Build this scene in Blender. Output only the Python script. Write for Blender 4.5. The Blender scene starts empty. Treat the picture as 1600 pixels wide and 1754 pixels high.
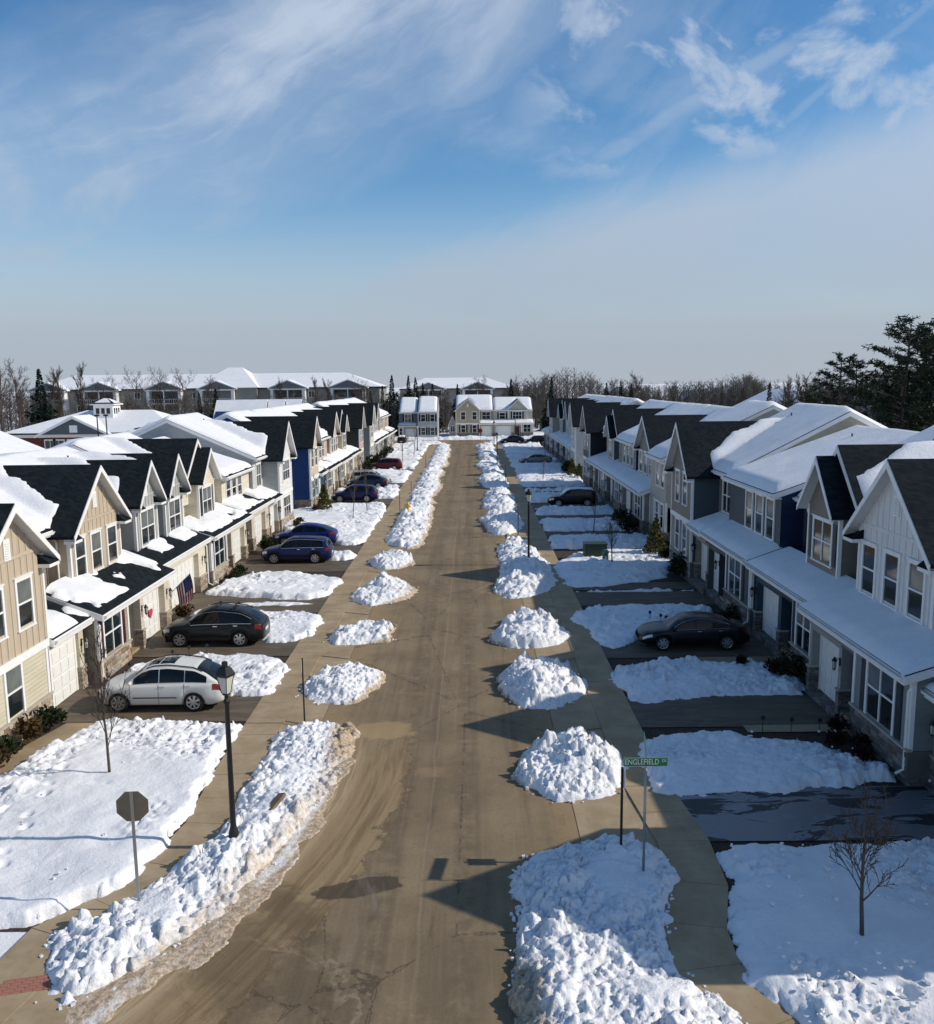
import bpy, bmesh, math, random
import numpy as np
from mathutils import Matrix, Vector
random.seed(7); np.random.seed(7)
sc = bpy.context.scene
col = sc.collection
R = math.radians

# ------------------------------------------------------------------ camera, sky, sun, exposure
F_PX, CAM_H = 1480.0, 11.8
PITCH, ROLL, YAW = math.atan(220/1480.0), R(0.6), R(-0.3)
def cam_ray(x0, y0):
    cr, sr = math.cos(ROLL), math.sin(ROLL); c, s = math.cos(PITCH), math.sin(PITCH); cw, sw = math.cos(YAW), math.sin(YAW)
    x = x0*cr+y0*sr; y = -x0*sr+y0*cr
    X, Y, Z = x, c+y*s, -s+y*c
    return Vector((X*cw+Y*sw, -X*sw+Y*cw, Z))
fw = cam_ray(0, 0); rt = cam_ray(1, 0)-fw; up = cam_ray(0, 1)-fw
cam_data = bpy.data.cameras.new('camera'); cam = bpy.data.objects.new('camera', cam_data); col.objects.link(cam)
M = Matrix.Identity(4)
for i in range(3):
    M[i][0], M[i][1], M[i][2] = rt[i], up[i], -fw[i]
M[2][3] = CAM_H
cam.matrix_world = M
cam_data.sensor_fit = 'HORIZONTAL'; cam_data.sensor_width = 36; cam_data.lens = 36*F_PX/1600
cam_data.clip_start = 0.1; cam_data.clip_end = 4000
sc.camera = cam

SUN_EL, SUN_AZ = R(32.9), R(91.0)          # azimuth clockwise from +Y
sun_dir = Vector((math.sin(SUN_AZ)*math.cos(SUN_EL), math.cos(SUN_AZ)*math.cos(SUN_EL), math.sin(SUN_EL)))
sd = bpy.data.lights.new('sun', 'SUN'); sd.energy = 3.6; sd.angle = R(0.55); sd.color = (1, 0.93, 0.82)
so = bpy.data.objects.new('sun', sd); col.objects.link(so)
so.rotation_euler = sun_dir.to_track_quat('Z', 'Y').to_euler(); so.location = (60, 0, 60)

sc.view_settings.view_transform = 'Standard'; sc.view_settings.look = 'None'
sc.view_settings.gamma = 1; sc.view_settings.use_curve_mapping = False
sc.view_settings.exposure = 0.1
sc.cycles.use_denoising = True
sc.cycles.max_bounces = 6; sc.cycles.diffuse_bounces = 3; sc.cycles.glossy_bounces = 3
sc.cycles.transmission_bounces = 3; sc.cycles.transparent_max_bounces = 6

def build_world():
    w = bpy.data.worlds.new('World'); sc.world = w; w.use_nodes = True
    nt = w.node_tree; N = nt.nodes; Lk = nt.links
    for n in list(N): N.remove(n)
    out = N.new('ShaderNodeOutputWorld'); bg = N.new('ShaderNodeBackground')
    sky = N.new('ShaderNodeTexSky'); sky.sky_type = 'NISHITA'; sky.sun_disc = False
    sky.sun_elevation = SUN_EL; sky.sun_rotation = SUN_AZ
    sky.altitude = 50; sky.air_density = 1.0; sky.dust_density = 0.05; sky.ozone_density = 2.2
    def math_(op, a, b=None, clamp=False):
        n = N.new('ShaderNodeMath'); n.operation = op; n.use_clamp = clamp
        for i, v in enumerate((a, b)):
            if v is None: continue
            if isinstance(v, (int, float)): n.inputs[i].default_value = v
            else: Lk.new(v, n.inputs[i])
        return n.outputs[0]
    def smooth(v, a, b):
        n = N.new('ShaderNodeMapRange'); n.interpolation_type = 'SMOOTHSTEP'
        Lk.new(v, n.inputs['Value']); n.inputs['From Min'].default_value = a; n.inputs['From Max'].default_value = b
        return n.outputs[0]
    tc = N.new('ShaderNodeTexCoord'); sx = N.new('ShaderNodeSeparateXYZ'); Lk.new(tc.outputs['Generated'], sx.inputs[0])
    az = math_('ARCTAN2', sx.outputs[0], sx.outputs[1]); el = math_('ARCSINE', sx.outputs[2])
    def vec(a, b, c=0.0):
        n = N.new('ShaderNodeCombineXYZ')
        for i, v in enumerate((a, b, c)):
            if isinstance(v, (int, float)): n.inputs[i].default_value = v
            else: Lk.new(v, n.inputs[i])
        return n.outputs[0]
    def noise(v, scale, detail=6, rough=0.55, dist=0.0):
        n = N.new('ShaderNodeTexNoise'); Lk.new(v, n.inputs['Vector'])
        n.inputs['Scale'].default_value = scale; n.inputs['Detail'].default_value = detail
        n.inputs['Roughness'].default_value = rough; n.inputs['Distortion'].default_value = dist
        return n.outputs['Fac']
    # cirrus is laid along a slanted axis (rising to the right)
    ca, sa = math.cos(R(35)), math.sin(R(35))
    along = math_('ADD', math_('MULTIPLY', az, ca), math_('MULTIPLY', el, sa))
    across = math_('ADD', math_('MULTIPLY', az, -sa), math_('MULTIPLY', el, ca))
    warp = noise(vec(math_('MULTIPLY', az, 3.0), math_('MULTIPLY', el, 4.0), 5.1), 1.0, 5, 0.55)
    across_w = math_('ADD', across, math_('MULTIPLY', math_('SUBTRACT', warp, 0.5), 0.16))
    s1 = noise(vec(math_('MULTIPLY', along, 2.0), math_('MULTIPLY', across_w, 7.5), 3.7), 1.0, 7, 0.52, 0.35)
    s2 = noise(vec(math_('MULTIPLY', along, 7.0), math_('MULTIPLY', across_w, 30.0), 1.3), 1.0, 8, 0.6, 0.5)
    soft = noise(vec(math_('MULTIPLY', az, 4.2), math_('MULTIPLY', el, 7.0), 8.8), 1.0, 9, 0.58, 0.4)
    puff = noise(vec(math_('ADD', math_('MULTIPLY', az, 9.0), math_('MULTIPLY', el, 3.0)), math_('MULTIPLY', el, 11.0), 2.2), 1.0, 9, 0.57, 0.35)
    fine = math_('ADD', math_('MULTIPLY', s1, 0.62), math_('MULTIPLY', s2, 0.38))
    # broad sheet of cirrus
    sheet_d = math_('ABSOLUTE', math_('SUBTRACT', across_w, 0.385))
    sheet = math_('MULTIPLY', smooth(sheet_d, 0.19, 0.03), math_('ADD', 0.36, math_('MULTIPLY', smooth(math_('ADD', math_('MULTIPLY', fine, .65), math_('MULTIPLY', soft, .35)), 0.41, 0.61), 0.72)))
    # pale bank below a slanted line
    bank_line = math_('ADD', math_('SUBTRACT', math_('ADD', math_('MULTIPLY', az, 0.23), 0.172), el), math_('MULTIPLY', math_('SUBTRACT', fine, 0.5), 0.10))
    bank = math_('MULTIPLY', smooth(bank_line, -0.025, 0.055), math_('ADD', 0.62, math_('MULTIPLY', soft, 0.4)))
    # torn fair-weather puffs and thin streaks elsewhere
    puffs = math_('MULTIPLY', math_('MULTIPLY', smooth(puff, 0.47, 0.62), math_('ADD', 0.6, math_('MULTIPLY', s2, 0.8))), math_('MULTIPLY', smooth(el, 0.19, 0.26), smooth(az, 0.0, 0.16)))
    veil = math_('MULTIPLY', smooth(math_('ADD', math_('MULTIPLY', soft, .55), math_('MULTIPLY', fine, .45)), 0.46, 0.64), 0.30)
    def trail(slope, off, width, a0, a1):
        d_ = math_('ABSOLUTE', math_('SUBTRACT', math_('SUBTRACT', el, math_('MULTIPLY', az, slope)), math_('ADD', off, math_('MULTIPLY', math_('ADD', math_('MULTIPLY', math_('SUBTRACT', soft, 0.5), 1.6), math_('SUBTRACT', s2, 0.5)), 0.02))))
        return math_('MULTIPLY', math_('MULTIPLY', smooth(d_, width, width*0.15), smooth(az, a0, a0+0.08)), smooth(az, a1, a1-0.2))
    trails = math_('ADD', math_('MULTIPLY', trail(0.66, 0.038, 0.008, 0.28, 0.9), 0.22), math_('MULTIPLY', trail(0.46, 0.170, 0.016, 0.10, 1.0), math_('MULTIPLY', smooth(soft, .35, .62), 0.42)))
    horizon = smooth(el, 0.23, 0.03)
    cl = math_('MAXIMUM', veil, math_('MULTIPLY', sheet, 0.92))
    cl = math_('MAXIMUM', cl, math_('MULTIPLY', puffs, 0.8))
    cl = math_('MAXIMUM', cl, trails)
    cl = math_('MAXIMUM', cl, bank)
    cl = math_('MAXIMUM', cl, math_('MULTIPLY', horizon, 0.96), True)
    cl = math_('MULTIPLY', cl, math_('ADD', 0.4, math_('MULTIPLY', smooth(el, 0.95, 0.45), 0.6)))
    # clear-sky colour: the sky texture, with a deeper blue
    hs = N.new('ShaderNodeHueSaturation'); hs.inputs['Saturation'].default_value = SKY_SAT; hs.inputs['Value'].default_value = SKY_VAL
    Lk.new(sky.outputs[0], hs.inputs['Color'])
    mx = N.new('ShaderNodeMix'); mx.data_type = 'RGBA'
    Lk.new(cl, mx.inputs['Factor']); Lk.new(hs.outputs[0], mx.inputs[6])
    cloud = N.new('ShaderNodeMix'); cloud.data_type = 'RGBA'
    cloud.inputs[6].default_value = CLOUD_LOW; cloud.inputs[7].default_value = CLOUD_HIGH
    Lk.new(smooth(el, 0.02, 0.3), cloud.inputs['Factor'])
    Lk.new(cloud.outputs[2], mx.inputs[7])
    bg.inputs['Strength'].default_value = SKY_STRENGTH
    Lk.new(mx.outputs[2], bg.inputs['Color']); Lk.new(bg.outputs[0], out.inputs['Surface'])
SKY_STRENGTH = 0.11; SKY_SAT = 1.28; SKY_VAL = 1.04
CLOUD_LOW = (3.4, 3.9, 4.6, 1); CLOUD_HIGH = (4.2, 5.0, 6.2, 1)
build_world()

# ------------------------------------------------------------------ numpy noise
def _hash(ix, iy, k=0):
    n = (ix.astype(np.int64)*374761393 + iy.astype(np.int64)*668265263 + k*2147483647+k*97) & 0xffffffff
    n = ((n ^ (n >> 13))*1274126177) & 0xffffffff
    n = ((n ^ (n >> 16))*2246822519) & 0xffffffff
    return ((n ^ (n >> 15)) & 0xffffff)/float(0xffffff)
def vnoise(x, y, k=0):
    ix, iy = np.floor(x), np.floor(y); fx, fy = x-ix, y-iy
    fx = fx*fx*(3-2*fx); fy = fy*fy*(3-2*fy)
    a = _hash(ix, iy, k); b = _hash(ix+1, iy, k); c = _hash(ix, iy+1, k); d = _hash(ix+1, iy+1, k)
    return (a*(1-fx)+b*fx)*(1-fy)+(c*(1-fx)+d*fx)*fy
def fbm(x, y, k=0, o=4):
    v = 0; a = .5
    for i in range(o):
        v = v+a*vnoise(x*2**i+i*17.3, y*2**i-i*9.1, k+i); a *= .5
    return v/(1-.5**o)
def blocks(x, y, s, k=0, crack=.35, tilt=.8):
    """broken-slab relief: every cell of a jittered grid is a tilted plate, parted by cracks"""
    X, Y = x/s, y/s; ix, iy = np.floor(X), np.floor(Y)
    d1 = np.full(X.shape, 9.); d2 = d1.copy(); val = np.zeros(X.shape)
    for dx in (-1, 0, 1):
        for dy in (-1, 0, 1):
            cx, cy = ix+dx, iy+dy
            px, py = cx+_hash(cx, cy, k+1), cy+_hash(cx, cy, k+2)
            ex, ey = X-px, Y-py; dd = np.hypot(ex, ey)
            h = _hash(cx, cy, k+3)+tilt*((_hash(cx, cy, k+4)-.5)*ex*2+(_hash(cx, cy, k+5)-.5)*ey*2)
            m = dd < d1
            d2 = np.where(m, d1, np.minimum(d2, dd)); val = np.where(m, h, val); d1 = np.where(m, dd, d1)
    return val-crack*np.exp(-(d2-d1)*9)
def poly_sdf(px, py, P):
    """signed distance, positive inside"""
    d = np.full(px.shape, 1e9); inside = np.zeros(px.shape, bool)
    n = len(P)
    for i in range(n):
        ax, ay = P[i]; bx, by = P[(i+1) % n]
        ex, ey = bx-ax, by-ay; L = ex*ex+ey*ey+1e-12
        t = np.clip(((px-ax)*ex+(py-ay)*ey)/L, 0, 1)
        d = np.minimum(d, np.hypot(px-ax-t*ex, py-ay-t*ey))
        c = ((ay > py) != (by > py)) & (px < (bx-ax)*(py-ay)/((by-ay) if abs(by-ay) > 1e-9 else 1e-9)+ax)
        inside ^= c
    return np.where(inside, d, -d)
def sstep(v, a, b):
    t = np.clip((v-a)/(b-a), 0, 1); return t*t*(3-2*t)

# ------------------------------------------------------------------ objects
def tag(o, label=None, cat=None, group=None, kind=None):
    if label: o['label'] = label
    if cat: o['category'] = cat
    if group: o['group'] = group
    if kind: o['kind'] = kind
    return o
def empty(name, loc=(0, 0, 0), rz=0.0, label=None, cat=None, group=None):
    o = bpy.data.objects.new(name, None); col.objects.link(o); o.location = loc; o.rotation_euler = (0, 0, rz)
    o.empty_display_size = .2
    return tag(o, label, cat, group)
def link_mesh(name, me, parent=None, loc=None, scale=None, rz=None):
    o = bpy.data.objects.new(name, me); col.objects.link(o)
    if parent: o.parent = parent
    if loc is not None: o.location = loc
    if scale is not None: o.scale = scale
    if rz is not None: o.rotation_euler = (0, 0, rz)
    return o
def copy_tree(o, parent=None):
    c = o.copy(); col.objects.link(c)
    if parent: c.parent = parent
    for ch in o.children: copy_tree(ch, c)
    return c
class MB:
    """collects faces; build() makes one mesh. side=-1 mirrors local x (and keeps the winding)"""
    def __init__(s, side=1): s.v = []; s.f = []; s.mi = []; s.cur = 0; s.side = side
    def add(s, vs, fs):
        b = len(s.v); s.v += [(s.side*p[0], p[1], p[2]) for p in vs]
        for f in fs:
            g = [b+i for i in f]
            s.f.append(g[::-1] if s.side < 0 else g); s.mi.append(s.cur)
    def box(s, x0, x1, y0, y1, z0, z1):
        v = [(x, y, z) for z in (z0, z1) for y in (y0, y1) for x in (x0, x1)]
        s.add(v, [(0, 2, 3, 1), (4, 5, 7, 6), (0, 1, 5, 4), (2, 6, 7, 3), (0, 4, 6, 2), (1, 3, 7, 5)]); return s
    def prism_y(s, P, y0, y1):      # profile in (x,z), counter-clockwise seen from -y
        n = len(P); v = [(p[0], y0, p[1]) for p in P]+[(p[0], y1, p[1]) for p in P]
        s.add(v, [tuple(range(n)), tuple(range(2*n-1, n-1, -1))]+[(i, n+i, n+(i+1) % n, (i+1) % n) for i in range(n)]); return s
    def prism_x(s, P, x0, x1):      # profile in (y,z), counter-clockwise seen from +x
        n = len(P); v = [(x0, p[0], p[1]) for p in P]+[(x1, p[0], p[1]) for p in P]
        s.add(v, [tuple(range(n-1, -1, -1)), tuple(range(n, 2*n))]+[(i, (i+1) % n, n+(i+1) % n, n+i) for i in range(n)]); return s
    def prism_z(s, P, z0, z1):
        n = len(P); v = [(p[0], p[1], z0) for p in P]+[(p[0], p[1], z1) for p in P]
        s.add(v, [tuple(range(n-1, -1, -1)), tuple(range(n, 2*n))]+[(i, (i+1) % n, n+(i+1) % n, n+i) for i in range(n)]); return s
    def tube(s, pts, r, n=6, cap=True):
        pts = [Vector(p) for p in pts]; rs = r if isinstance(r, (list, tuple)) else [r]*len(pts)
        vs = []; m = len(pts)
        for i, p in enumerate(pts):
            t = (pts[min(i+1, m-1)]-pts[max(i-1, 0)]).normalized()
            a = t.orthogonal().normalized() if i == 0 else (a-t*a.dot(t)).normalized()
            b = t.cross(a)
            for k in range(n):
                th = 2*math.pi*k/n; q = p+(a*math.cos(th)+b*math.sin(th))*rs[i]; vs.append(tuple(q))
        fs = [(i*n+k, i*n+(k+1) % n, (i+1)*n+(k+1) % n, (i+1)*n+k) for i in range(m-1) for k in range(n)]
        if cap: fs += [tuple(range(n-1, -1, -1)), tuple((m-1)*n+k for k in range(n))]
        s.add(vs, fs); return s
    def lathe(s, prof, c=(0, 0, 0), n=12):
        vs = [(c[0]+r*math.cos(2*math.pi*k/n), c[1]+r*math.sin(2*math.pi*k/n), c[2]+z) for r, z in prof for k in range(n)]
        m = len(prof)
        fs = [(i*n+k, i*n+(k+1) % n, (i+1)*n+(k+1) % n, (i+1)*n+k) for i in range(m-1) for k in range(n)]
        fs += [tuple(range(n-1, -1, -1)), tuple((m-1)*n+k for k in range(n))]
        s.add(vs, fs); return s
    def mesh(s, name, mats, smooth=False):
        me = bpy.data.meshes.new(name); me.from_pydata(s.v, [], s.f)
        for m in (mats if isinstance(mats, (list, tuple)) else [mats]): me.materials.append(m)
        if any(s.mi): me.polygons.foreach_set('material_index', s.mi)
        if smooth: me.polygons.foreach_set('use_smooth', [True]*len(s.f))
        me.update(); return me
    def build(s, name, mats, parent=None, smooth=False, loc=None):
        return link_mesh(name, s.mesh(name, mats, smooth), parent, loc)
def np_mesh(name, V, Q, mat, smooth=True, attr=None):
    me = bpy.data.meshes.new(name); nf = len(Q); k = Q.shape[1]
    me.vertices.add(len(V)); me.vertices.foreach_set('co', np.asarray(V, np.float32).ravel())
    me.loops.add(nf*k); me.loops.foreach_set('vertex_index', np.asarray(Q, np.int32).ravel())
    me.polygons.add(nf); me.polygons.foreach_set('loop_start', np.arange(0, nf*k, k, dtype=np.int32))
    me.polygons.foreach_set('loop_total', np.full(nf, k, np.int32))
    if smooth: me.polygons.foreach_set('use_smooth', np.ones(nf, bool))
    if attr is not None:
        a = me.attributes.new('dirt', 'FLOAT', 'POINT'); a.data.foreach_set('value', np.asarray(attr, np.float32))
    me.materials.append(mat); me.update(calc_edges=True); me.validate(); return me

# ------------------------------------------------------------------ materials
_m = {}
class NT:
    def __init__(s, name):
        s.m = bpy.data.materials.new(name); s.m.use_nodes = True; s.t = s.m.node_tree; s.N = s.t.nodes; s.L = s.t.links
        s.b = s.N['Principled BSDF']
    def set(s, sock, v):
        i = s.b.inputs[sock] if isinstance(sock, str) else sock
        if hasattr(v, 'links'): s.L.new(v, i)
        else: i.default_value = v
    def co(s, kind='Object'):
        if not hasattr(s, '_tc'): s._tc = s.N.new('ShaderNodeTexCoord')
        return s._tc.outputs[kind]
    def geo(s):
        n = s.N.new('ShaderNodeNewGeometry'); return n.outputs['Position']
    def mapv(s, v, scale=(1, 1, 1), loc=(0, 0, 0), rot=(0, 0, 0)):
        n = s.N.new('ShaderNodeMapping'); s.L.new(v, n.inputs[0]); n.inputs['Scale'].default_value = scale
        n.inputs['Location'].default_value = loc; n.inputs['Rotation'].default_value = rot; return n.outputs[0]
    def noise(s, v, scale=1, detail=4, rough=.55, dist=0):
        n = s.N.new('ShaderNodeTexNoise'); s.L.new(v, n.inputs['Vector']); n.inputs['Scale'].default_value = scale
        n.inputs['Detail'].default_value = detail; n.inputs['Roughness'].default_value = rough; n.inputs['Distortion'].default_value = dist
        return n.outputs['Fac']
    def vor(s, v, scale=1, feature='F1', out='Distance'):
        n = s.N.new('ShaderNodeTexVoronoi'); n.feature = feature; s.L.new(v, n.inputs['Vector']); n.inputs['Scale'].default_value = scale
        return n.outputs[out]
    def math(s, op, a, b=None, c=None, clamp=False):
        n = s.N.new('ShaderNodeMath'); n.operation = op; n.use_clamp = clamp
        for i, v in enumerate((a, b, c)):
            if v is None: continue
            if hasattr(v, 'links'): s.L.new(v, n.inputs[i])
            else: n.inputs[i].default_value = v
        return n.outputs[0]
    def sm(s, v, a, b, lo=0., hi=1.):
        n = s.N.new('ShaderNodeMapRange'); n.interpolation_type = 'SMOOTHSTEP'; s.L.new(v, n.inputs['Value'])
        n.inputs['From Min'].default_value = a; n.inputs['From Max'].default_value = b
        n.inputs['To Min'].default_value = lo; n.inputs['To Max'].default_value = hi; return n.outputs[0]
    def xyz(s, v):
        n = s.N.new('ShaderNodeSeparateXYZ'); s.L.new(v, n.inputs[0]); return n.outputs
    def mix(s, f, a, b):
        n = s.N.new('ShaderNodeMix'); n.data_type = 'RGBA'
        for i, v in ((0, f), (6, a), (7, b)):
            if hasattr(v, 'links'): s.L.new(v, n.inputs[i])
            elif i == 0: n.inputs[0].default_value = v
            else: n.inputs[i].default_value = (*v[:3], 1)
        return n.outputs[2]
    def bump(s, h, strength=.5, dist=.02):
        n = s.N.new('ShaderNodeBump'); s.L.new(h, n.inputs['Height']); n.inputs['Strength'].default_value = strength
        n.inputs['Distance'].default_value = dist; s.L.new(n.outputs[0], s.b.inputs['Normal'])
    def attr(s, name):
        n = s.N.new('ShaderNodeAttribute'); n.attribute_name = name; return n.outputs['Fac']
def plain(name, c, rough=.6, metal=0., spec=.4, coat=0., vary=.0, scale=3.):
    k = ('p', name)
    if k in _m: return _m[k]
    t = NT(name); t.set('Roughness', rough); t.set('Metallic', metal); t.set('Specular IOR Level', spec); t.set('Coat Weight', coat)
    if vary:
        n = t.noise(t.co(), scale, 5, .6)
        t.set('Base Color', t.mix(t.sm(n, .3, .7), tuple(x*(1-vary) for x in c), tuple(min(1, x*(1+vary)) for x in c)))
    else: t.set('Base Color', (*c, 1))
    _m[k] = t.m; return t.m
def siding(name, c):
    """horizontal lap siding: fine relief at 0.15 m, faint weathering"""
    k = ('s', name)
    if k in _m: return _m[k]
    t = NT(name); z = t.xyz(t.co())[2]
    fr = t.math('FRACT', t.math('DIVIDE', z, .15))
    n = t.noise(t.mapv(t.co(), (1, .6, 3)), 1.3, 4)
    lap = t.sm(fr, .0, .14, .70, 1.)
    base = t.mix(t.sm(n, .3, .7), tuple(x*.92 for x in c), tuple(min(1, x*1.05) for x in c))
    t.set('Base Color', base); t.set('Roughness', .55); t.set('Specular IOR Level', .3)
    t.bump(t.math('ADD', t.math('SUBTRACT', 1., fr), t.math('MULTIPLY', lap, .6)), .9, .022)
    _m[k] = t.m; return t.m
def boards(name, c):
    """vertical board siding (battens themselves are built where they can be told apart)"""
    k = ('b', name)
    if k in _m: return _m[k]
    t = NT(name); y = t.xyz(t.co())[1]
    fr = t.math('FRACT', t.math('DIVIDE', y, .41)); n = t.noise(t.mapv(t.co(), (1, 3, .5)), 2., 4)
    t.set('Base Color', t.mix(t.sm(n, .3, .7), tuple(x*.93 for x in c), tuple(min(1, x*1.04) for x in c)))
    t.set('Roughness', .55); t.set('Specular IOR Level', .3)
    t.bump(t.sm(t.math('ABSOLUTE', t.math('SUBTRACT', fr, .5)), .06, .1, 1., 0.), .8, .02)
    _m[k] = t.m; return t.m
def mat_shingle():
    if 'shingle' in _m: return _m['shingle']
    t = NT('asphalt_shingles'); p = t.co(); x, y, z = t.xyz(p)
    row = t.math('DIVIDE', z, .085); fr = t.math('FRACT', row); fl = t.math('FLOOR', row)
    b = t.N.new('ShaderNodeCombineXYZ')
    along = t.math('ADD', t.math('MULTIPLY', x, 5.3), t.math('ADD', t.math('MULTIPLY', y, 5.3), t.math('MULTIPLY', fl, 7.37)))
    t.L.new(t.math('FLOOR', along), b.inputs[0]); t.L.new(fl, b.inputs[1])
    wn = t.N.new('ShaderNodeTexWhiteNoise'); t.L.new(b.outputs[0], wn.inputs['Vector'])
    n = t.noise(p, .8, 5)
    c = t.mix(wn.outputs['Value'], (.008, .012, .015), (.019, .025, .029))
    c = t.mix(t.sm(n, .3, .75, 0., .5), c, (.009, .013, .016))
    t.set('Base Color', c); t.set('Roughness', .95); t.set('Specular IOR Level', .08)
    t.bump(t.math('ADD', t.math('SUBTRACT', 1., fr), t.math('MULTIPLY', wn.outputs['Value'], .5)), .8, .014)
    _m['shingle'] = t.m; return t.m
def mat_snow(name='snow', dirty=False):
    if name in _m: return _m[name]
    t = NT(name); p = t.geo()
    n1 = t.noise(p, 9, 6, .65); n2 = t.noise(p, 42, 4, .6); n3 = t.noise(p, 1.1, 3)
    c = t.mix(t.sm(n3, .3, .7), (.80, .80, .81), (.865, .86, .855))
    if dirty:
        d = t.attr('dirt')
        g = t.noise(p, 5.5, 6, .7)
        f = t.math('MULTIPLY', t.sm(t.math('ADD', d, t.math('MULTIPLY', t.math('SUBTRACT', g, .5), 1.1)), .42, 1.0), .9, clamp=True)
        c = t.mix(f, c, t.mix(t.sm(n1, .35, .65), (.60, .45, .28), (.26, .165, .085)))
    t.set('Base Color', c); t.set('Roughness', .7); t.set('Specular IOR Level', .25)
    v1 = t.vor(p, 7.5, 'F1', 'Color'); v2 = t.vor(p, 17, 'F1')
    t.bump(t.math('ADD', t.math('ADD', n1, t.math('MULTIPLY', n2, .4)), t.math('MULTIPLY', t.math('ADD', t.xyz(v1)[0], v2), .45 if dirty else .1)), .55, .05)
    _m[name] = t.m; return t.m
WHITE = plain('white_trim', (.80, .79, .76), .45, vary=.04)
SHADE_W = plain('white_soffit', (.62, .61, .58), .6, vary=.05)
BLACK = plain('black_metal', (.012, .012, .013), .45)
GLASS = plain('window_glass', (.012, .017, .019), .06, spec=.75)
BLIND = plain('window_glass_over_blinds', (.115, .125, .112), .12, spec=.6, vary=.25, scale=1.6)
GDOOR = plain('garage_door_paint', (.76, .745, .70), .5, vary=.03)
SHING = mat_shingle()
SNOW = mat_snow(); SNOWD = mat_snow('plowed_snow', True)

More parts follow.
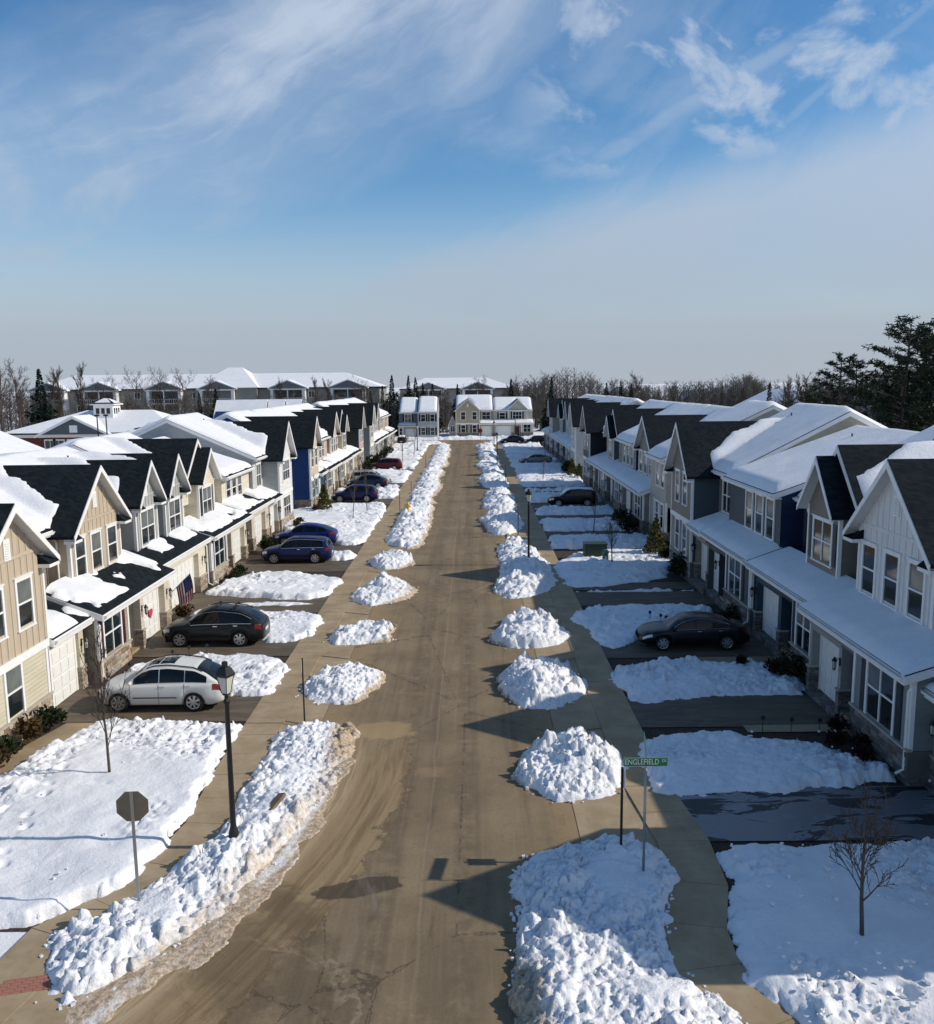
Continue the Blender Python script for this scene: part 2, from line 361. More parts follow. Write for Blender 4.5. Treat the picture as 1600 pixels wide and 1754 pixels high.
# ------------------------------------------------------------------ ground, road, pavements
def mat_road():
    t = NT('salted_asphalt'); p = t.geo(); x, y, z = t.xyz(p)
    st = t.noise(t.mapv(p, (1.7, .055, 1)), 1.0, 6, .6, .3)          # lengthwise tyre and plough streaks
    st2 = t.noise(t.mapv(p, (7., .11, 1)), 1.0, 5, .6, .2)
    big = t.noise(p, .35, 5, .6); fine = t.noise(p, 13, 6, .75); grit = t.noise(p, 60, 4, .7); mid = t.noise(p, 2.4, 7, .68)
    c = t.mix(t.sm(big, .3, .72), (.198, .147, .088), (.285, .214, .128))
    c = t.mix(t.sm(st, .42, .7, 0, .55), c, (.120, .090, .058))
    c = t.mix(t.sm(st2, .52, .72, 0, .4), c, (.31, .235, .15))
    wheel = t.math('ABSOLUTE', t.math('SUBTRACT', t.math('ABSOLUTE', t.math('ADD', x, 1.2)), .95))
    c = t.mix(t.math('MULTIPLY', t.sm(wheel, .5, .05, 0, .5), t.sm(mid, .35, .6)), c, (.115, .087, .058))
    c = t.mix(t.sm(t.math('ABSOLUTE', t.math('ADD', t.math('ADD', x, 1.25), t.math('MULTIPLY', t.math('SUBTRACT', big, .5), .3))), .05, .02, 0, .3), c, (.33, .26, .17))
    # pale dried salt at patches, sand towards both gutters
    c = t.mix(t.sm(t.noise(p, .9, 8, .72, .6), .57, .72, 0, .65), c, (.34, .25, .15))
    edge = t.math('ADD', t.math('ABSOLUTE', t.math('ADD', x, 1.2)), t.math('MULTIPLY', t.math('SUBTRACT', t.noise(p, .8, 7, .72), .5), 3.4))
    c = t.mix(t.sm(edge, 2.5, 4.0, 0, .7), c, (.36, .25, .135))
    c = t.mix(t.sm(mid, .5, .75, 0, .35), c, (.12, .088, .055))
    c = t.mix(t.sm(fine, .42, .8, 0, .5), c, (.115, .085, .050)); c = t.mix(t.sm(grit, .55, .75, 0, .35), c, (.36, .29, .2))
    # cracks, some tarred
    ck = t.vor(t.mapv(t.math('ADD', 0, 0) if False else p, (.16, .10, 1)), 1.0, 'DISTANCE_TO_EDGE'); wob = t.math('ADD', ck, t.math('MULTIPLY', t.math('SUBTRACT', t.noise(p, 1.6, 6, .7), .5), .05))
    c = t.mix(t.sm(t.math('ABSOLUTE', wob), .0028, .0008, 0, .6), c, (.05, .04, .03))
    def spot(cx, cy, rx, ry, rot, wob=.5, sc=1.1, soft=.25):
        q = t.mapv(t.mapv(p, loc=(-cx, -cy, 0)), (1, 1, 1), rot=(0, 0, rot)); a, b, _ = t.xyz(q)
        d = t.math('SQRT', t.math('ADD', t.math('POWER', t.math('DIVIDE', a, rx), 2), t.math('POWER', t.math('DIVIDE', b, ry), 2)))
        d = t.math('ADD', d, t.math('MULTIPLY', t.math('SUBTRACT', t.noise(p, sc, 7, .65, .8), .5), wob))
        return d, t.sm(d, 1+soft, 1-soft)
    # the sanded inside of the corner: s is the distance out from the bank, streaked along the curve
    curve = t.math('MULTIPLY', t.math('POWER', t.math('MAXIMUM', t.math('SUBTRACT', 25., y), .0), 1.7), .055)
    s_ = t.math('ADD', t.math('ADD', x, 4.25), curve)
    cv = t.N.new('ShaderNodeCombineXYZ'); t.L.new(t.math('MULTIPLY', s_, 4.2), cv.inputs[0]); t.L.new(t.math('MULTIPLY', y, .30), cv.inputs[1])
    sn = t.noise(cv.outputs[0], 1.0, 8, .66, .4); sfl = t.math('ADD', s_, t.math('MULTIPLY', t.math('SUBTRACT', t.noise(p, .7, 7, .66, .5), .5), 2.2))
    near_y = t.sm(y, 29.5, 25.5)
    flat = t.math('MULTIPLY', t.sm(sfl, 2.35, 2.2), near_y)
    c = t.mix(t.math('MULTIPLY', flat, .72), c, t.mix(t.sm(sn, .38, .66), (.36, .255, .14), (.20, .132, .068)))
    c = t.mix(t.math('MULTIPLY', t.math('MULTIPLY', t.sm(t.math('ABSOLUTE', t.math('SUBTRACT', sfl, 2.3)), .09, .01), near_y), .5), c, (.11, .078, .045))
    c = t.mix(t.math('MULTIPLY', t.math('MULTIPLY', t.sm(s_, 1.1, .3), near_y), t.sm(sn, .42, .55)), c, (.47, .35, .21))
    wetm = None; weak = None
    for q_ in ((-2.75, 18.95, 1.05, .38, R(-16), 1.0, 1.5, .04),):
        d, m = spot(*q_); wetm = m if wetm is None else t.math('MAXIMUM', wetm, m)
    for q_ in ((-4.4, 18.2, .5, 1.9, R(-38), 2.6, 2.6, .5), (-4.9, 16.2, 1.0, 1.9, R(-25), 2.8, 1.9, .5), (-3.4, 15.6, .6, 1.2, R(-30), 2.6, 2.4, .5)):
        d, m = spot(*q_); weak = m if weak is None else t.math('MAXIMUM', weak, m)
    d, m2 = spot(-5.9, 15.4, 3.4, 1.8, R(12), .8, .9, .03)
    ring = t.sm(t.math('ABSOLUTE', t.math('SUBTRACT', d, 1.02)), .045, .0)
    c = t.mix(t.math('MULTIPLY', ring, .45), c, (.42, .33, .22))
    c = t.mix(t.math('MULTIPLY', weak, .5), c, (.075, .055, .033))
    c = t.mix(t.math('MULTIPLY', wetm, .75), c, (.050, .036, .021))
    d, m3 = spot(-3.1, 28.4, 1.0, .8, 0, 1.2, 1.6, .2); c = t.mix(t.math('MULTIPLY', m3, .6), c, (.42, .29, .15))
    d, m3 = spot(-1.3, 25.1, .5, .35, 0, 2.2, 2.6, .4); c = t.mix(t.math('MULTIPLY', m3, .4), c, (.36, .24, .14))
    damp = t.sm(t.noise(t.mapv(p, (.9, .22, 1)), .8, 7, .66, .7), .60, .70)
    c = t.mix(t.math('MULTIPLY', damp, .5), c, (.088, .070, .048))
    c = t.mix(t.sm(t.noise(t.mapv(p, (1.2, .35, 1)), .55, 8, .7, .4), .55, .72, 0, .45), c, (.30, .265, .205))
    t.set('Base Color', c); t.set('Roughness', t.math('SUBTRACT', .92, t.math('MULTIPLY', wetm, .4))); t.set('Specular IOR Level', .2)
    t.bump(t.math('ADD', t.math('ADD', fine, t.math('MULTIPLY', grit, 1.2)), t.math('MULTIPLY', t.math('MULTIPLY', flat, sn), 2.)), .5, .016)
    return t.m
def mat_concrete():
    t = NT('concrete'); p = t.geo(); n = t.noise(p, .8, 6, .65); f = t.noise(p, 20, 4, .6)
    c = t.mix(t.sm(n, .3, .72), (.30, .222, .132), (.42, .325, .205))
    c = t.mix(t.sm(t.noise(p, 2.2, 7, .7, .5), .55, .75, 0, .5), c, (.20, .145, .085))
    t.set('Base Color', c); t.set('Roughness', .85); t.set('Specular IOR Level', .2); t.bump(f, .25, .006); return t.m
def mat_drive():
    t = NT('driveway_asphalt'); p = t.geo(); n = t.noise(t.mapv(p, (.35, 1.6, 1)), 1.6, 7, .7, .6)
    c = t.mix(t.sm(n, .35, .75), (.090, .071, .050), (.170, .130, .086))
    ice = t.sm(t.noise(t.mapv(p, (.3, 1.1, 1)), 1.0, 6, .62, .9), .60, .70)
    c = t.mix(t.math('MULTIPLY', ice, .5), c, (.028, .024, .020))
    t.set('Base Color', c); t.set('Roughness', t.math('SUBTRACT', .75, t.math('MULTIPLY', ice, .4))); t.set('Specular IOR Level', .35)
    t.bump(t.noise(p, 30, 4), .3, .008); return t.m
def mat_icy():
    t = NT('icy_driveway_asphalt'); p = t.geo(); q = t.mapv(p, (.28, .95, 1))
    n = t.noise(q, 1.3, 8, .62, 1.2)
    ice = t.sm(n, .47, .52); rim = t.sm(t.math('ABSOLUTE', t.math('SUBTRACT', n, .495)), .03, .0)
    c = t.mix(ice, (.014, .014, .015), (.135, .14, .15)); c = t.mix(t.math('MULTIPLY', rim, .5), c, (.32, .33, .35))
    t.set('Base Color', c); t.set('Roughness', t.math('SUBTRACT', .55, t.math('MULTIPLY', ice, .25))); t.set('Specular IOR Level', .5)
    t.bump(t.noise(p, 14, 5), .2, .01); return t.m
ROAD, CONC, DRIVE, ICY = mat_road(), mat_concrete(), mat_drive(), mat_icy()
def mat_mulch():
    t = NT('mulch_bed'); p = t.geo(); n = t.noise(p, 12, 6, .7)
    t.set('Base Color', t.mix(t.sm(n, .3, .7), (.018, .011, .007), (.075, .048, .03))); t.set('Roughness', .95)
    t.bump(n, .8, .05); return t.m
MULCH = mat_mulch()

def sheet(name, P, z, mat, label=None):
    b = MB(); b.add([(p[0], p[1], z) for p in P], [tuple(range(len(P)))])
    o = b.build(name, mat); return tag(o, label, None, None, 'structure')
# the ground: one snow-covered sheet to the horizon, rising to a low hillside on the right and behind
def ground_h(x, y):
    h = sstep(x, 60, 260)*3*sstep(y, 20, 150)+sstep(y, 300, 900)*2
    h = h+(fbm(x/40, y/40, 5)-.5)*1.2*sstep(np.hypot(x, y-100), 110, 200)
    return h
def make_ground():
    xs = np.unique(np.concatenate([np.linspace(-1800, -200, 17), np.linspace(-200, 260, 93), np.linspace(260, 1800, 20)]))
    ys = np.unique(np.concatenate([np.linspace(-60, 400, 93), np.linspace(400, 2600, 24)]))
    X, Y = np.meshgrid(xs, ys); Z = ground_h(X, Y)-.03
    n, m = X.shape; V = np.stack([X.ravel(), Y.ravel(), Z.ravel()], 1)
    i = (np.arange(n-1)[:, None]*m+np.arange(m-1)[None, :]).ravel()
    Q = np.stack([i, i+1, i+m+1, i+m], 1)
    o = link_mesh('snowy_ground', np_mesh('snowy_ground', V, Q, SNOW)); tag(o, kind='structure')
make_ground()
END_Y = 176.0
# carriageway: straight street, opening to the cross street with a curved left corner
RX0, RX1 = -5.35, 2.75
road_P = [(RX1, END_Y), (RX0, END_Y), (RX0, 27.0), (-5.7, 23.5), (-6.6, 20.2), (-7.9, 17.4), (-9.6, 15.3), (-12.5, 13.6), (-60, 12.6), (-60, 2), (60, 2), (60, 10.2), (9.0, 11.2), (5.2, 12.4), (3.5, 14.5), (RX1, 18.0)]
sheet('road', road_P, .0, ROAD)
sheet('cross_road', [(-26, END_Y), (34, END_Y), (34, END_Y+7.5), (-26, END_Y+7.5)], .004, ROAD)
# verge base and front yards, bare where the snow was cleared
sheet('verge_left', [(RX0, 27), (RX0, END_Y), (-7.3, END_Y), (-7.3, 26), (-7.2, 21), (-6.4, 20.9)][::-1], -.012, CONC)
sheet('verge_right', [(RX1, 20), (5.1, 20), (5.1, END_Y), (RX1, END_Y)], -.012, CONC)
sheet('front_yard_left', [(-7.6, 20), (-7.4, END_Y-2), (-17.2, END_Y-2), (-17.2, 17.4), (-9, 17.4)], -.016, MULCH)
sheet('front_yard_right', [(5.0, 13.5), (5.6, 10), (17.0, 10), (17.0, END_Y-2), (5.0, END_Y-2)], -.016, MULCH)
# kerbs
for nm, x0, x1, y0 in (('kerb', RX0-.16, RX0, 62.2), ('kerb', RX1, RX1+.16, 60.0)):
    b = MB(); y = y0
    while y < 150:
        b.box(x0, x1, y+.006, y+2.99, -.02, .11); y += 3
    tag(b.build(nm, CONC), kind='structure')
# sidewalks: slabs, each a part; beyond the reach of the eye one strip
def sidewalk(path, w, ylast):
    root = empty('sidewalk', (path[0][0], path[0][1], 0)); root['kind'] = 'structure'
    ox, oy = path[0]
    pts = []; 
    for (ax, ay), (bx, by) in zip(path[:-1], path[1:]):
        L = math.hypot(bx-ax, by-ay); k = max(1, round(L/1.5))
        pts += [(ax+(bx-ax)*i/k, ay+(by-ay)*i/k) for i in range(k)]
    pts.append(path[-1]); side = []
    for i, p in enumerate(pts):
        a, b = pts[max(0, i-1)], pts[min(len(pts)-1, i+1)]; tx, ty = b[0]-a[0], b[1]-a[1]; L = math.hypot(tx, ty)
        nx, ny = -ty/L*w/2, tx/L*w/2; side.append(((p[0]+nx, p[1]+ny), (p[0]-nx, p[1]-ny)))
    rest = MB()
    for i in range(len(pts)-1):
        (a, b), (d, c) = side[i], side[i+1]
        g = .008/max(.3, math.hypot(pts[i+1][0]-pts[i][0], pts[i+1][1]-pts[i][1]))
        lerp = lambda p, q, t: (p[0]+(q[0]-p[0])*t-ox, p[1]+(q[1]-p[1])*t-oy)
        dz = random.uniform(-.004, .004)
        P = [lerp(a, d, g), lerp(b, c, g), lerp(b, c, 1-g), lerp(a, d, 1-g)]
        if pts[i][1] < ylast:
            m = MB(); m.prism_z(P, -.02, .03+dz); m.build('paving_slab', CONC, root)
        else: rest.prism_z(P, -.02, .03+dz)
    o = rest.build('paving_slabs_far', CONC, root); o['kind'] = 'stuff'
    return root
sidewalk([(-9.6, 14.5), (-9.35, 15.6), (-9.15, 17.2), (-8.3, 18.2), (-7.55, 19.9), (-7.2, 22), (-7.35, 25), (-7.38, 28), (-7.38, 60), (-7.45, 120), (-7.45, 168)], 1.36, 66)
sidewalk([(6.6, 12.2), (5.3, 14.3), (4.72, 16.0), (4.8, 17.4), (5.3, 19), (5.4, 20.9), (5.1, 24), (5.08, 30), (5.1, 60), (5.2, 110), (5.5, 168)], 1.36, 60)
# concrete ramp with a field of red brick pavers at the corner
ramp = empty('kerb_ramp', (-8.7, 15.6, 0)); ramp['kind'] = 'structure'
MB().prism_z([(-.95, -2.2), (1.0, -1.1), (.55, .9), (-1.0, .4)][::1], -.02, .018).build('ramp_slab', CONC, ramp)
BRICKR = plain('red_brick_paver', (.37, .16, .11), .85, vary=.25, scale=5)
bm_ = MB().box(-.096, .096, -.047, .047, 0, .02).mesh('brick', BRICKR)
for i in range(7):
    for j in range(5):
        link_mesh('brick', bm_, ramp, (-.78+i*.2+j*.03, -.28+j*.1+i*.045, .016+random.uniform(0, .003)), rz=R(12))
# driveways: (side, y0, y1) asphalt from sidewalk to garage, concrete apron from sidewalk to kerb
L_DRIVES = [(29.2, 32.6), (36.6, 41.2), (44.6, 46.6), (47.0, 48.3)]
R_DRIVES = []
def driveway(side, y0, y1, xf, icy=False, apron=True, a0=None, a1=None):
    if side < 0: xs0, xs1, ra, rb = -8.06, -xf, -6.69, RX0-.02
    else: xs0, xs1, ra, rb = 5.78, xf, 4.40, RX1+.02
    P = [(xs0, y0), (xs1, y0), (xs1, y1), (xs0, y1)]
    if side < 0: P = P[::-1]
    sheet('driveway', P, .012, ICY if icy else DRIVE)
    if apron:
        a0 = y0 if a0 is None else a0; a1 = y1 if a1 is None else a1
        P = [(ra, a0), (rb, a0-.5), (rb, a1+.5), (ra, a1)]
        sheet('driveway_apron', P if side < 0 else P[::-1], .012, CONC)
for y0, y1, xf in ((29.25, 32.7, 15.6), (36.7, 41.3, 15.4), (44.0, 48.6, 15.9), (54.0, 57.4, 15.8), (60.0, 62.8, 16.2)): driveway(-1, y0, y1, xf)
for y0, y1, xf, icy in ((20.9, 23.9, 13.9, True), (28.4, 31.4, 13.4, False), (36.0, 39.9, 13.9, False), (44.9, 47.9, 13.9, False), (48.4, 50.2, 14.2, False)): driveway(1, y0, y1, xf, icy)
# front walks of concrete beside the drives
sheet('front_walk', [(-15.2, 22.0), (-13.35, 29.2), (-14.45, 29.2), (-16.3, 22.0)], .02, CONC)
sheet('front_walk', [(9.3, 27.9), (13.3, 27.9), (13.3, 28.5), (9.3, 28.5)], .02, CONC)
sheet('front_walk', [(8.9, 35.0), (13.5, 35.0), (13.5, 36.0), (8.9, 36.0)], .02, CONC)

# ------------------------------------------------------------------ townhouses
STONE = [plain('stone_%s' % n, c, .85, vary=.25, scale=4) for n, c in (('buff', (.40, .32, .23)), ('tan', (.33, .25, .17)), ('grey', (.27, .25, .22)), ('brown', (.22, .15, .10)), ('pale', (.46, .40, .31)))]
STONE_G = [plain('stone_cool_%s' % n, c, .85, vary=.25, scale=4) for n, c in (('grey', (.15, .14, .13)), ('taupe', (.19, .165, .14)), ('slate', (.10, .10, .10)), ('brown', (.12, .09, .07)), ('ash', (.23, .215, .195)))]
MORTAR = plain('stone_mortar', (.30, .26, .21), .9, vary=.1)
def mat_stonewall(name, a, b_, m_):
    t = NT(name); p = t.co(); q = t.mapv(p, (2.4, 2.4, 6.5)); v = t.vor(q, 1.0, 'F1', 'Color'); d = t.vor(q, 1.0, 'DISTANCE_TO_EDGE')
    s = t.xyz(v)[0]
    c = t.mix(s, a, b_); c = t.mix(t.sm(d, .0, .06, 1, 0), c, m_)
    t.set('Base Color', c); t.set('Roughness', .9); t.bump(t.sm(d, 0, .12), .7, .03); return t.m
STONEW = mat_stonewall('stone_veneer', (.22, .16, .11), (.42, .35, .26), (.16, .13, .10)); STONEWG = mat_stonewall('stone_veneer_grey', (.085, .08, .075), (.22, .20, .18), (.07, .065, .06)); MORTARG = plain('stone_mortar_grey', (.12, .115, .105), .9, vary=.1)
CAPST = plain('stone_ledge', (.40, .36, .30), .8, vary=.1)
C_TAN = (.50, .41, .305); C_CREAM = (.66, .595, .465); C_YELLOW = (.55, .50, .37); C_GREY = (.40, .395, .375); C_LGREY = (.50, .50, .485)
C_TAUPE = (.20, .175, .145); C_NAVY = (.008, .020, .062); C_SLATE = (.055, .075, .085); C_WHITE = (.70, .69, .66); C_BLUE = (.085, .20, .29); C_CHAR = (.028, .032, .04)
C_ALMOND = (.60, .525, .41); C_PINK = (.52, .36, .27); C_SIDEGREY = (.33, .345, .35)
SHUT = {'burgundy': (.055, .008, .014), 'navy': (.010, .018, .045), 'black': (.008, .009, .010), 'slate': (.02, .03, .036)}
_cm = {}
def wallmat(c, style='lap'):
    k = (c, style)
    if k not in _cm:
        nm = '%s_%d' % ('lap_siding' if style == 'lap' else 'board_siding', len(_cm)+1)
        _cm[k] = siding(nm, c) if style == 'lap' else boards(nm, c)
    return _cm[k]
_shared = {}
def shared(key, fn):
    if key not in _shared: _shared[key] = fn()
    return _shared[key]
def window(par, side, q, y0, y1, z0, z1, cols=1, sash=True, shut=None, detail=True, blind=.5, rnd=random, trim=.115):
    """casing, mullions and meeting rail as one frame; each pane a part of it"""
    w, h = y1-y0, z1-z0
    def frame():
        b = MB(side)
        t = trim
        b.box(-.055, .0, -t, 0, -t*.7, h+t); b.box(-.055, .0, w, w+t, -t*.7, h+t)
        b.box(-.055, .0, 0, w, h, h+t); b.box(-.075, .0, -t-.03, w+t+.03, -t*.7-.06, -t*.7)
        b.box(-.085, .0, -t-.04, w+t+.04, h+t, h+t+.05)
        if sash: b.box(-.045, .0, 0, w, h*.5-.03, h*.5+.03)
        for i in range(1, cols):
            x = w*i/cols; b.box(-.05, .0, x-.03, x+.03, 0, h*.5-.03 if sash else h)
            if sash: b.box(-.05, .0, x-.03, x+.03, h*.5+.03, h)
        return b.mesh('window', WHITE)
    f = link_mesh('window', shared(('win', side, round(w, 2), round(h, 2), cols, sash, trim), frame), par, (side*q, y0, z0))
    rows = ((0, .5), (.5, 1)) if sash else ((0, 1),)
    for i in range(cols):
        for a, b_ in rows:
            mt = BLIND if (a >= .5 and rnd.random() < blind) else GLASS
            pw, ph = w/cols, h*(b_-a)
            me = shared(('pane', side, round(pw, 2), round(ph, 2), mt.name), lambda: MB(side).box(-.012, -.002, .0, pw, 0, ph).mesh('pane', mt))
            link_mesh('pane', me, f, (0, pw*i, h*a))
    if shut:
        mt = plain('shutter_'+shut, SHUT[shut], .5)
        sw = .36
        def sm_():
            b = MB(side); b.box(-.03, .0, 0, sw, -.06, h+.06)
            for k in range(2):
                za = -.02+k*(h*.5+.02); b.box(-.042, -.03, .05, sw-.05, za, za+h*.46)
            return b.mesh('shutter', mt)
        me = shared(('shut', side, round(h, 2), shut), sm_)
        link_mesh('shutter', me, par, (side*q, y0-trim-sw-.01, z0)); link_mesh('shutter', me, par, (side*q, y1+trim+.01, z0))
    return f
def garage_door(par, side, q, y0, y1, h, rnd):
    w = y1-y0
    def door():
        b = MB(side); n = 4; m = max(4, int(round(w/.62)))
        for i in range(n):
            za, zb = h*i/n, h*(i+1)/n; b.box(0, .03, 0, w, za+.012, zb)
            for k in range(m):
                ya, yb = w*k/m+.06, w*(k+1)/m-.06; b.box(-.02, 0, ya, yb, za+.09, zb-.08)
        return b.mesh('garage_door', GDOOR)
    g = link_mesh('garage_door', shared(('gd', side, round(w, 2), round(h, 2)), door), par, (side*q, y0, .02))
    b = MB(side); b.box(-.02, .03, -.14, 0, 0, h+.16); b.box(-.02, .03, w, w+.14, 0, h+.16); b.box(-.022, .03, -.14, w+.14, h, h+.17)
    b.build('garage_frame', WHITE, par, loc=(side*q, y0, .02)); return g
def lantern(par, side, q, y, z):
    def body():
        b = MB(side); b.box(-.03, 0, -.05, .05, -.12, .16); b.tube([(-.02, 0, .1), (-.14, 0, .17), (-.2, 0, .12)], .012, 5)
        b.lathe([(.0, .22), (.02, .2), (.1, .08), (.105, .06), (.07, .055)], (-.2, 0, 0), 6); b.lathe([(.06, -.24), (.07, -.2), (.02, -.27), (.0, -.34)][::-1], (-.2, 0, 0), 6)
        for k in range(6):
            a = math.pi*k/3; b.tube([(-.2+.075*math.cos(a), .075*math.sin(a), .06), (-.2+.062*math.cos(a), .062*math.sin(a), -.21)], .006, 4)
        return b.mesh('wall_lantern', BLACK)
    o = link_mesh('wall_lantern', shared(('lan', side), body), par, (side*q, y, z))
    g = shared(('lang', side), lambda: MB(side).lathe([(.058, -.2), (.07, .055)], (-.2, 0, 0), 6).mesh('lantern_glass', plain('frosted_glass', (.5, .48, .42), .2)))
    link_mesh('lantern_glass', g, o)
def downspout(par, side, q, y, z0, z1):
    b = MB(side); b.tube([(q+.32, y, z1), (q+.02, y, z1-.28), (q-.06, y, z1-.4), (q-.06, y, z0+.25), (q-.3, y, z0+.12)], .045, 6); b.build('downspout', WHITE, par)
def stone_base(par, side, q, y0, y1, z1, singles, rnd):
    b = MB(side); b.box(q-.05, q+.02, y0, y1, 0, z1); b.box(q-.05, q+1.2, y0-.05, y0, 0, z1)
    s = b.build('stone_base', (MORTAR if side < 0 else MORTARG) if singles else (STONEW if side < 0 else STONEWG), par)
    MB(side).box(q-.12, q+.05, y0-.1, y1+.03, z1, z1+.07).build('stone_ledge', CAPST, par)
    if singles:
        z = .01
        while z < z1-.05:
            hh = min(rnd.choice((.11, .15, .19, .22)), z1-z-.005); y = y0
            while y < y1-.04:
                ww = min(rnd.uniform(.2, .55), y1-y-.005)
                k = rnd.randrange(5); dp = rnd.uniform(.07, .105)
                me = shared(('stone', side, k, rnd.randrange(2)), lambda: stone_mesh(side, k, rnd))
                link_mesh('stone', me, s, (side*q, y+.008, z+.006), (dp, ww-.016, hh-.012)); y += ww
            z += hh
def stone_mesh(side, k, rnd):
    b = MB(side); j = lambda a: a+rnd.uniform(-.06, .06)
    b.add([(0, 0, 0), (0, 1, 0), (0, 1, 1), (0, 0, 1), (-.7, .02, .03), (-.7, .98, .02), (-.7, .97, .98), (-.7, .03, .97), (j(-.95), .14, .2), (j(-1), .85, .18), (j(-.95), .86, .82), (j(-1), .15, .8)],
          [(1, 0, 4, 5), (2, 1, 5, 6), (3, 2, 6, 7), (0, 3, 7, 4), (5, 4, 8, 9), (6, 5, 9, 10), (7, 6, 10, 11), (4, 7, 11, 8), (9, 8, 11, 10)])
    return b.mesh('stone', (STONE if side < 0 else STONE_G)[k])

def gable(par, side, g, roof, rnd, near):
    """a cross gable: pentagon wall block running back under a steep roof of its own"""
    y0, y1, q, zp, ze = g['y0'], g['y1'], g['q'], g['zp'], g['ze']; oh = g.get('oh', .38)
    yc = g.get('yc', (y0+y1)/2); hw = max(yc-y0, y1-yc)+oh; sl = (zp-ze)/hw; zb = g.get('zb', 3.4)
    qe, ze_m, qr, zr = roof; slm = (zr-ze_m)/(qr-qe)
    qb = min(qr+.2, qe+(zp-ze_m)/slm+.4) if not g.get('free') else g['free']
    top = lambda y: zp-sl*abs(y-yc)-.17
    fv = .42
    # split the wall at the storey band when it stands on the ground and changes colour
    low = g.get('low')
    if low: MB(side).box(q+.06, qb, y0+.06, y1-.06, 0, low[1]).build('lower_wall', wallmat(low[0], 'lap'), par); zb = low[1]
    P = [(y0, zb), (y1, zb), (y1, top(y1)), (yc, top(yc)), (y0, top(y0))]
    MB(side).prism_x(P, q, qb).build('gable_wall', wallmat(g['col'], g.get('style', 'boards')), par)
    if g.get('side_col'):
        z_s = .9 if low else zb
        MB(side).prism_x([(y0-.012, z_s), (y0+.07, z_s), (y0+.07, top(y0)), (y0-.012, top(y0))], q+.001, qb).build('side_wall', wallmat(g['side_col'], 'lap'), par)
        if low: MB(side).box(q+.0, qb, y0-.03, y0+.07, 0, .9).build('side_stone', STONEW if side < 0 else STONEWG, par)
    # battens, one by one
    if near and g.get('style', 'boards') == 'boards':
        y = y0+.28
        while y < y1-.15:
            zz = top(y)-.02
            wz = [w for w in g.get('wins', ()) if w[0]-.14 < y < w[1]+.14]
            for za, zb_ in ([(zb+.02, zz)] if not wz else [(zb+.02, wz[0][2]-.2), (wz[0][3]+.2, zz)]):
                if zb_-za > .15:
                    me = shared(('bat', side, g['col']), lambda: MB(side).box(-.024, 0, -.026, .026, 0, 1).mesh('batten', wallmat(g['col'], 'plainboard') if False else plain('batten_%d' % len(_shared), tuple(min(1, v*1.03) for v in g['col']), .55)))
                    link_mesh('batten', me, par, (side*q, y, za), (1, 1, zb_-za))
            y += .41
    # roof planes
    b = MB(side); th = .13
    for sg in (-1, 1):
        ye = yc+sg*hw; P = [(yc, zp), (ye, ze), (ye, ze-th), (yc, zp-th)]
        if sg < 0: P = P[::-1]
        P = P[::-1]
        b.prism_x(P, q-fv, qb)
    b.build('gable_roof', SHING, par)
    # rake boards and soffit
    b = MB(side); rb = .24
    for sg in (-1, 1):
        ye = yc+sg*hw; d = .02
        P = [(yc, zp-.035), (ye+sg*.01, ze-.035), (ye+sg*.01, ze-rb), (yc, zp-rb-.07)]
        if sg > 0: P = P[::-1]
        b.prism_x(P, q-fv-.035, q-fv)
    b.build('rake_board', WHITE, par)
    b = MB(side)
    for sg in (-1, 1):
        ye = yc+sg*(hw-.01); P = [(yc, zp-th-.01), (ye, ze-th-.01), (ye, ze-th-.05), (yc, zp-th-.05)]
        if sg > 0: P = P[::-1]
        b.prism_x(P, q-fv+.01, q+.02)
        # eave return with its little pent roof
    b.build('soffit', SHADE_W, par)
    if g.get('returns', near):
        for sg in (-1, 1):
            b = MB(side); c_ = MB(side)
            ye = yc+sg*hw; yi = ye-sg*.75; a0, a1 = min(ye, yi), max(ye, yi)
            b.box(q-fv+.0, q+.02, a0, a1, ze-.33, ze-.2)
            P = [(a0, ze-.2), (a1, ze-.2), (a0 if sg < 0 else a1, ze-.2+.0), ]
            c_.add([(q-fv-.02, ye, ze-.19), (q-fv-.02, yi, ze-.19), (q-.0, yi, ze+.16), (q-.0, ye, ze-.05)], [(0, 1, 2, 3) if sg < 0 else (3, 2, 1, 0)])
            c_.add([(q-fv-.02, ye, ze-.2), (q-fv-.02, yi, ze-.2), (q-.0, yi, ze-.2), (q-.0, ye, ze-.2)], [(3, 2, 1, 0) if sg < 0 else (0, 1, 2, 3)])
            c_.add([(q-fv-.02, yi, ze-.19), (q, yi, ze-.2), (q, yi, ze+.16)], [(0, 1, 2)])
            b.build('eave_return', WHITE, par); c_.build('return_roof', SHING, par)
    # corner boards
    for ya in (y0, y1):
        b = MB(side); lo = zb if not low else .0
        b.box(q-.025, q+.12, ya-.025 if ya == y0 else ya-.1, ya+.1 if ya == y0 else ya+.025, lo, top(ya)-.02)
        b.build('corner_board', WHITE, par)
    if low: MB(side).box(q-.05, q+.05, y0-.04, y1+.04, low[1]-.12, low[1]+.16).build('band_board', WHITE, par)
    if g.get('vent', True) and zp-ze > 1.6:
        b = MB(side); vz = zp-1.55; b.box(-.05, 0, -.2, .2, -.36, .36); 
        v = b.build('gable_vent', WHITE, par, loc=(side*q, yc, vz)); b = MB(side)
        for k in range(7): b.prism_y([(-.075, -.28+k*.08), (-.05, -.28+k*.08+.03), (-.05, -.28+k*.08)], -.13, .13)
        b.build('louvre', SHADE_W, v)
    if near and g.get('style', 'boards') == 'boards':
        MB(side).box(q-.03, q, y0+.1, y1-.1, ze+.3, ze+.42).build('band_board', WHITE if False else wallmat(g['col'], 'lap'), par)
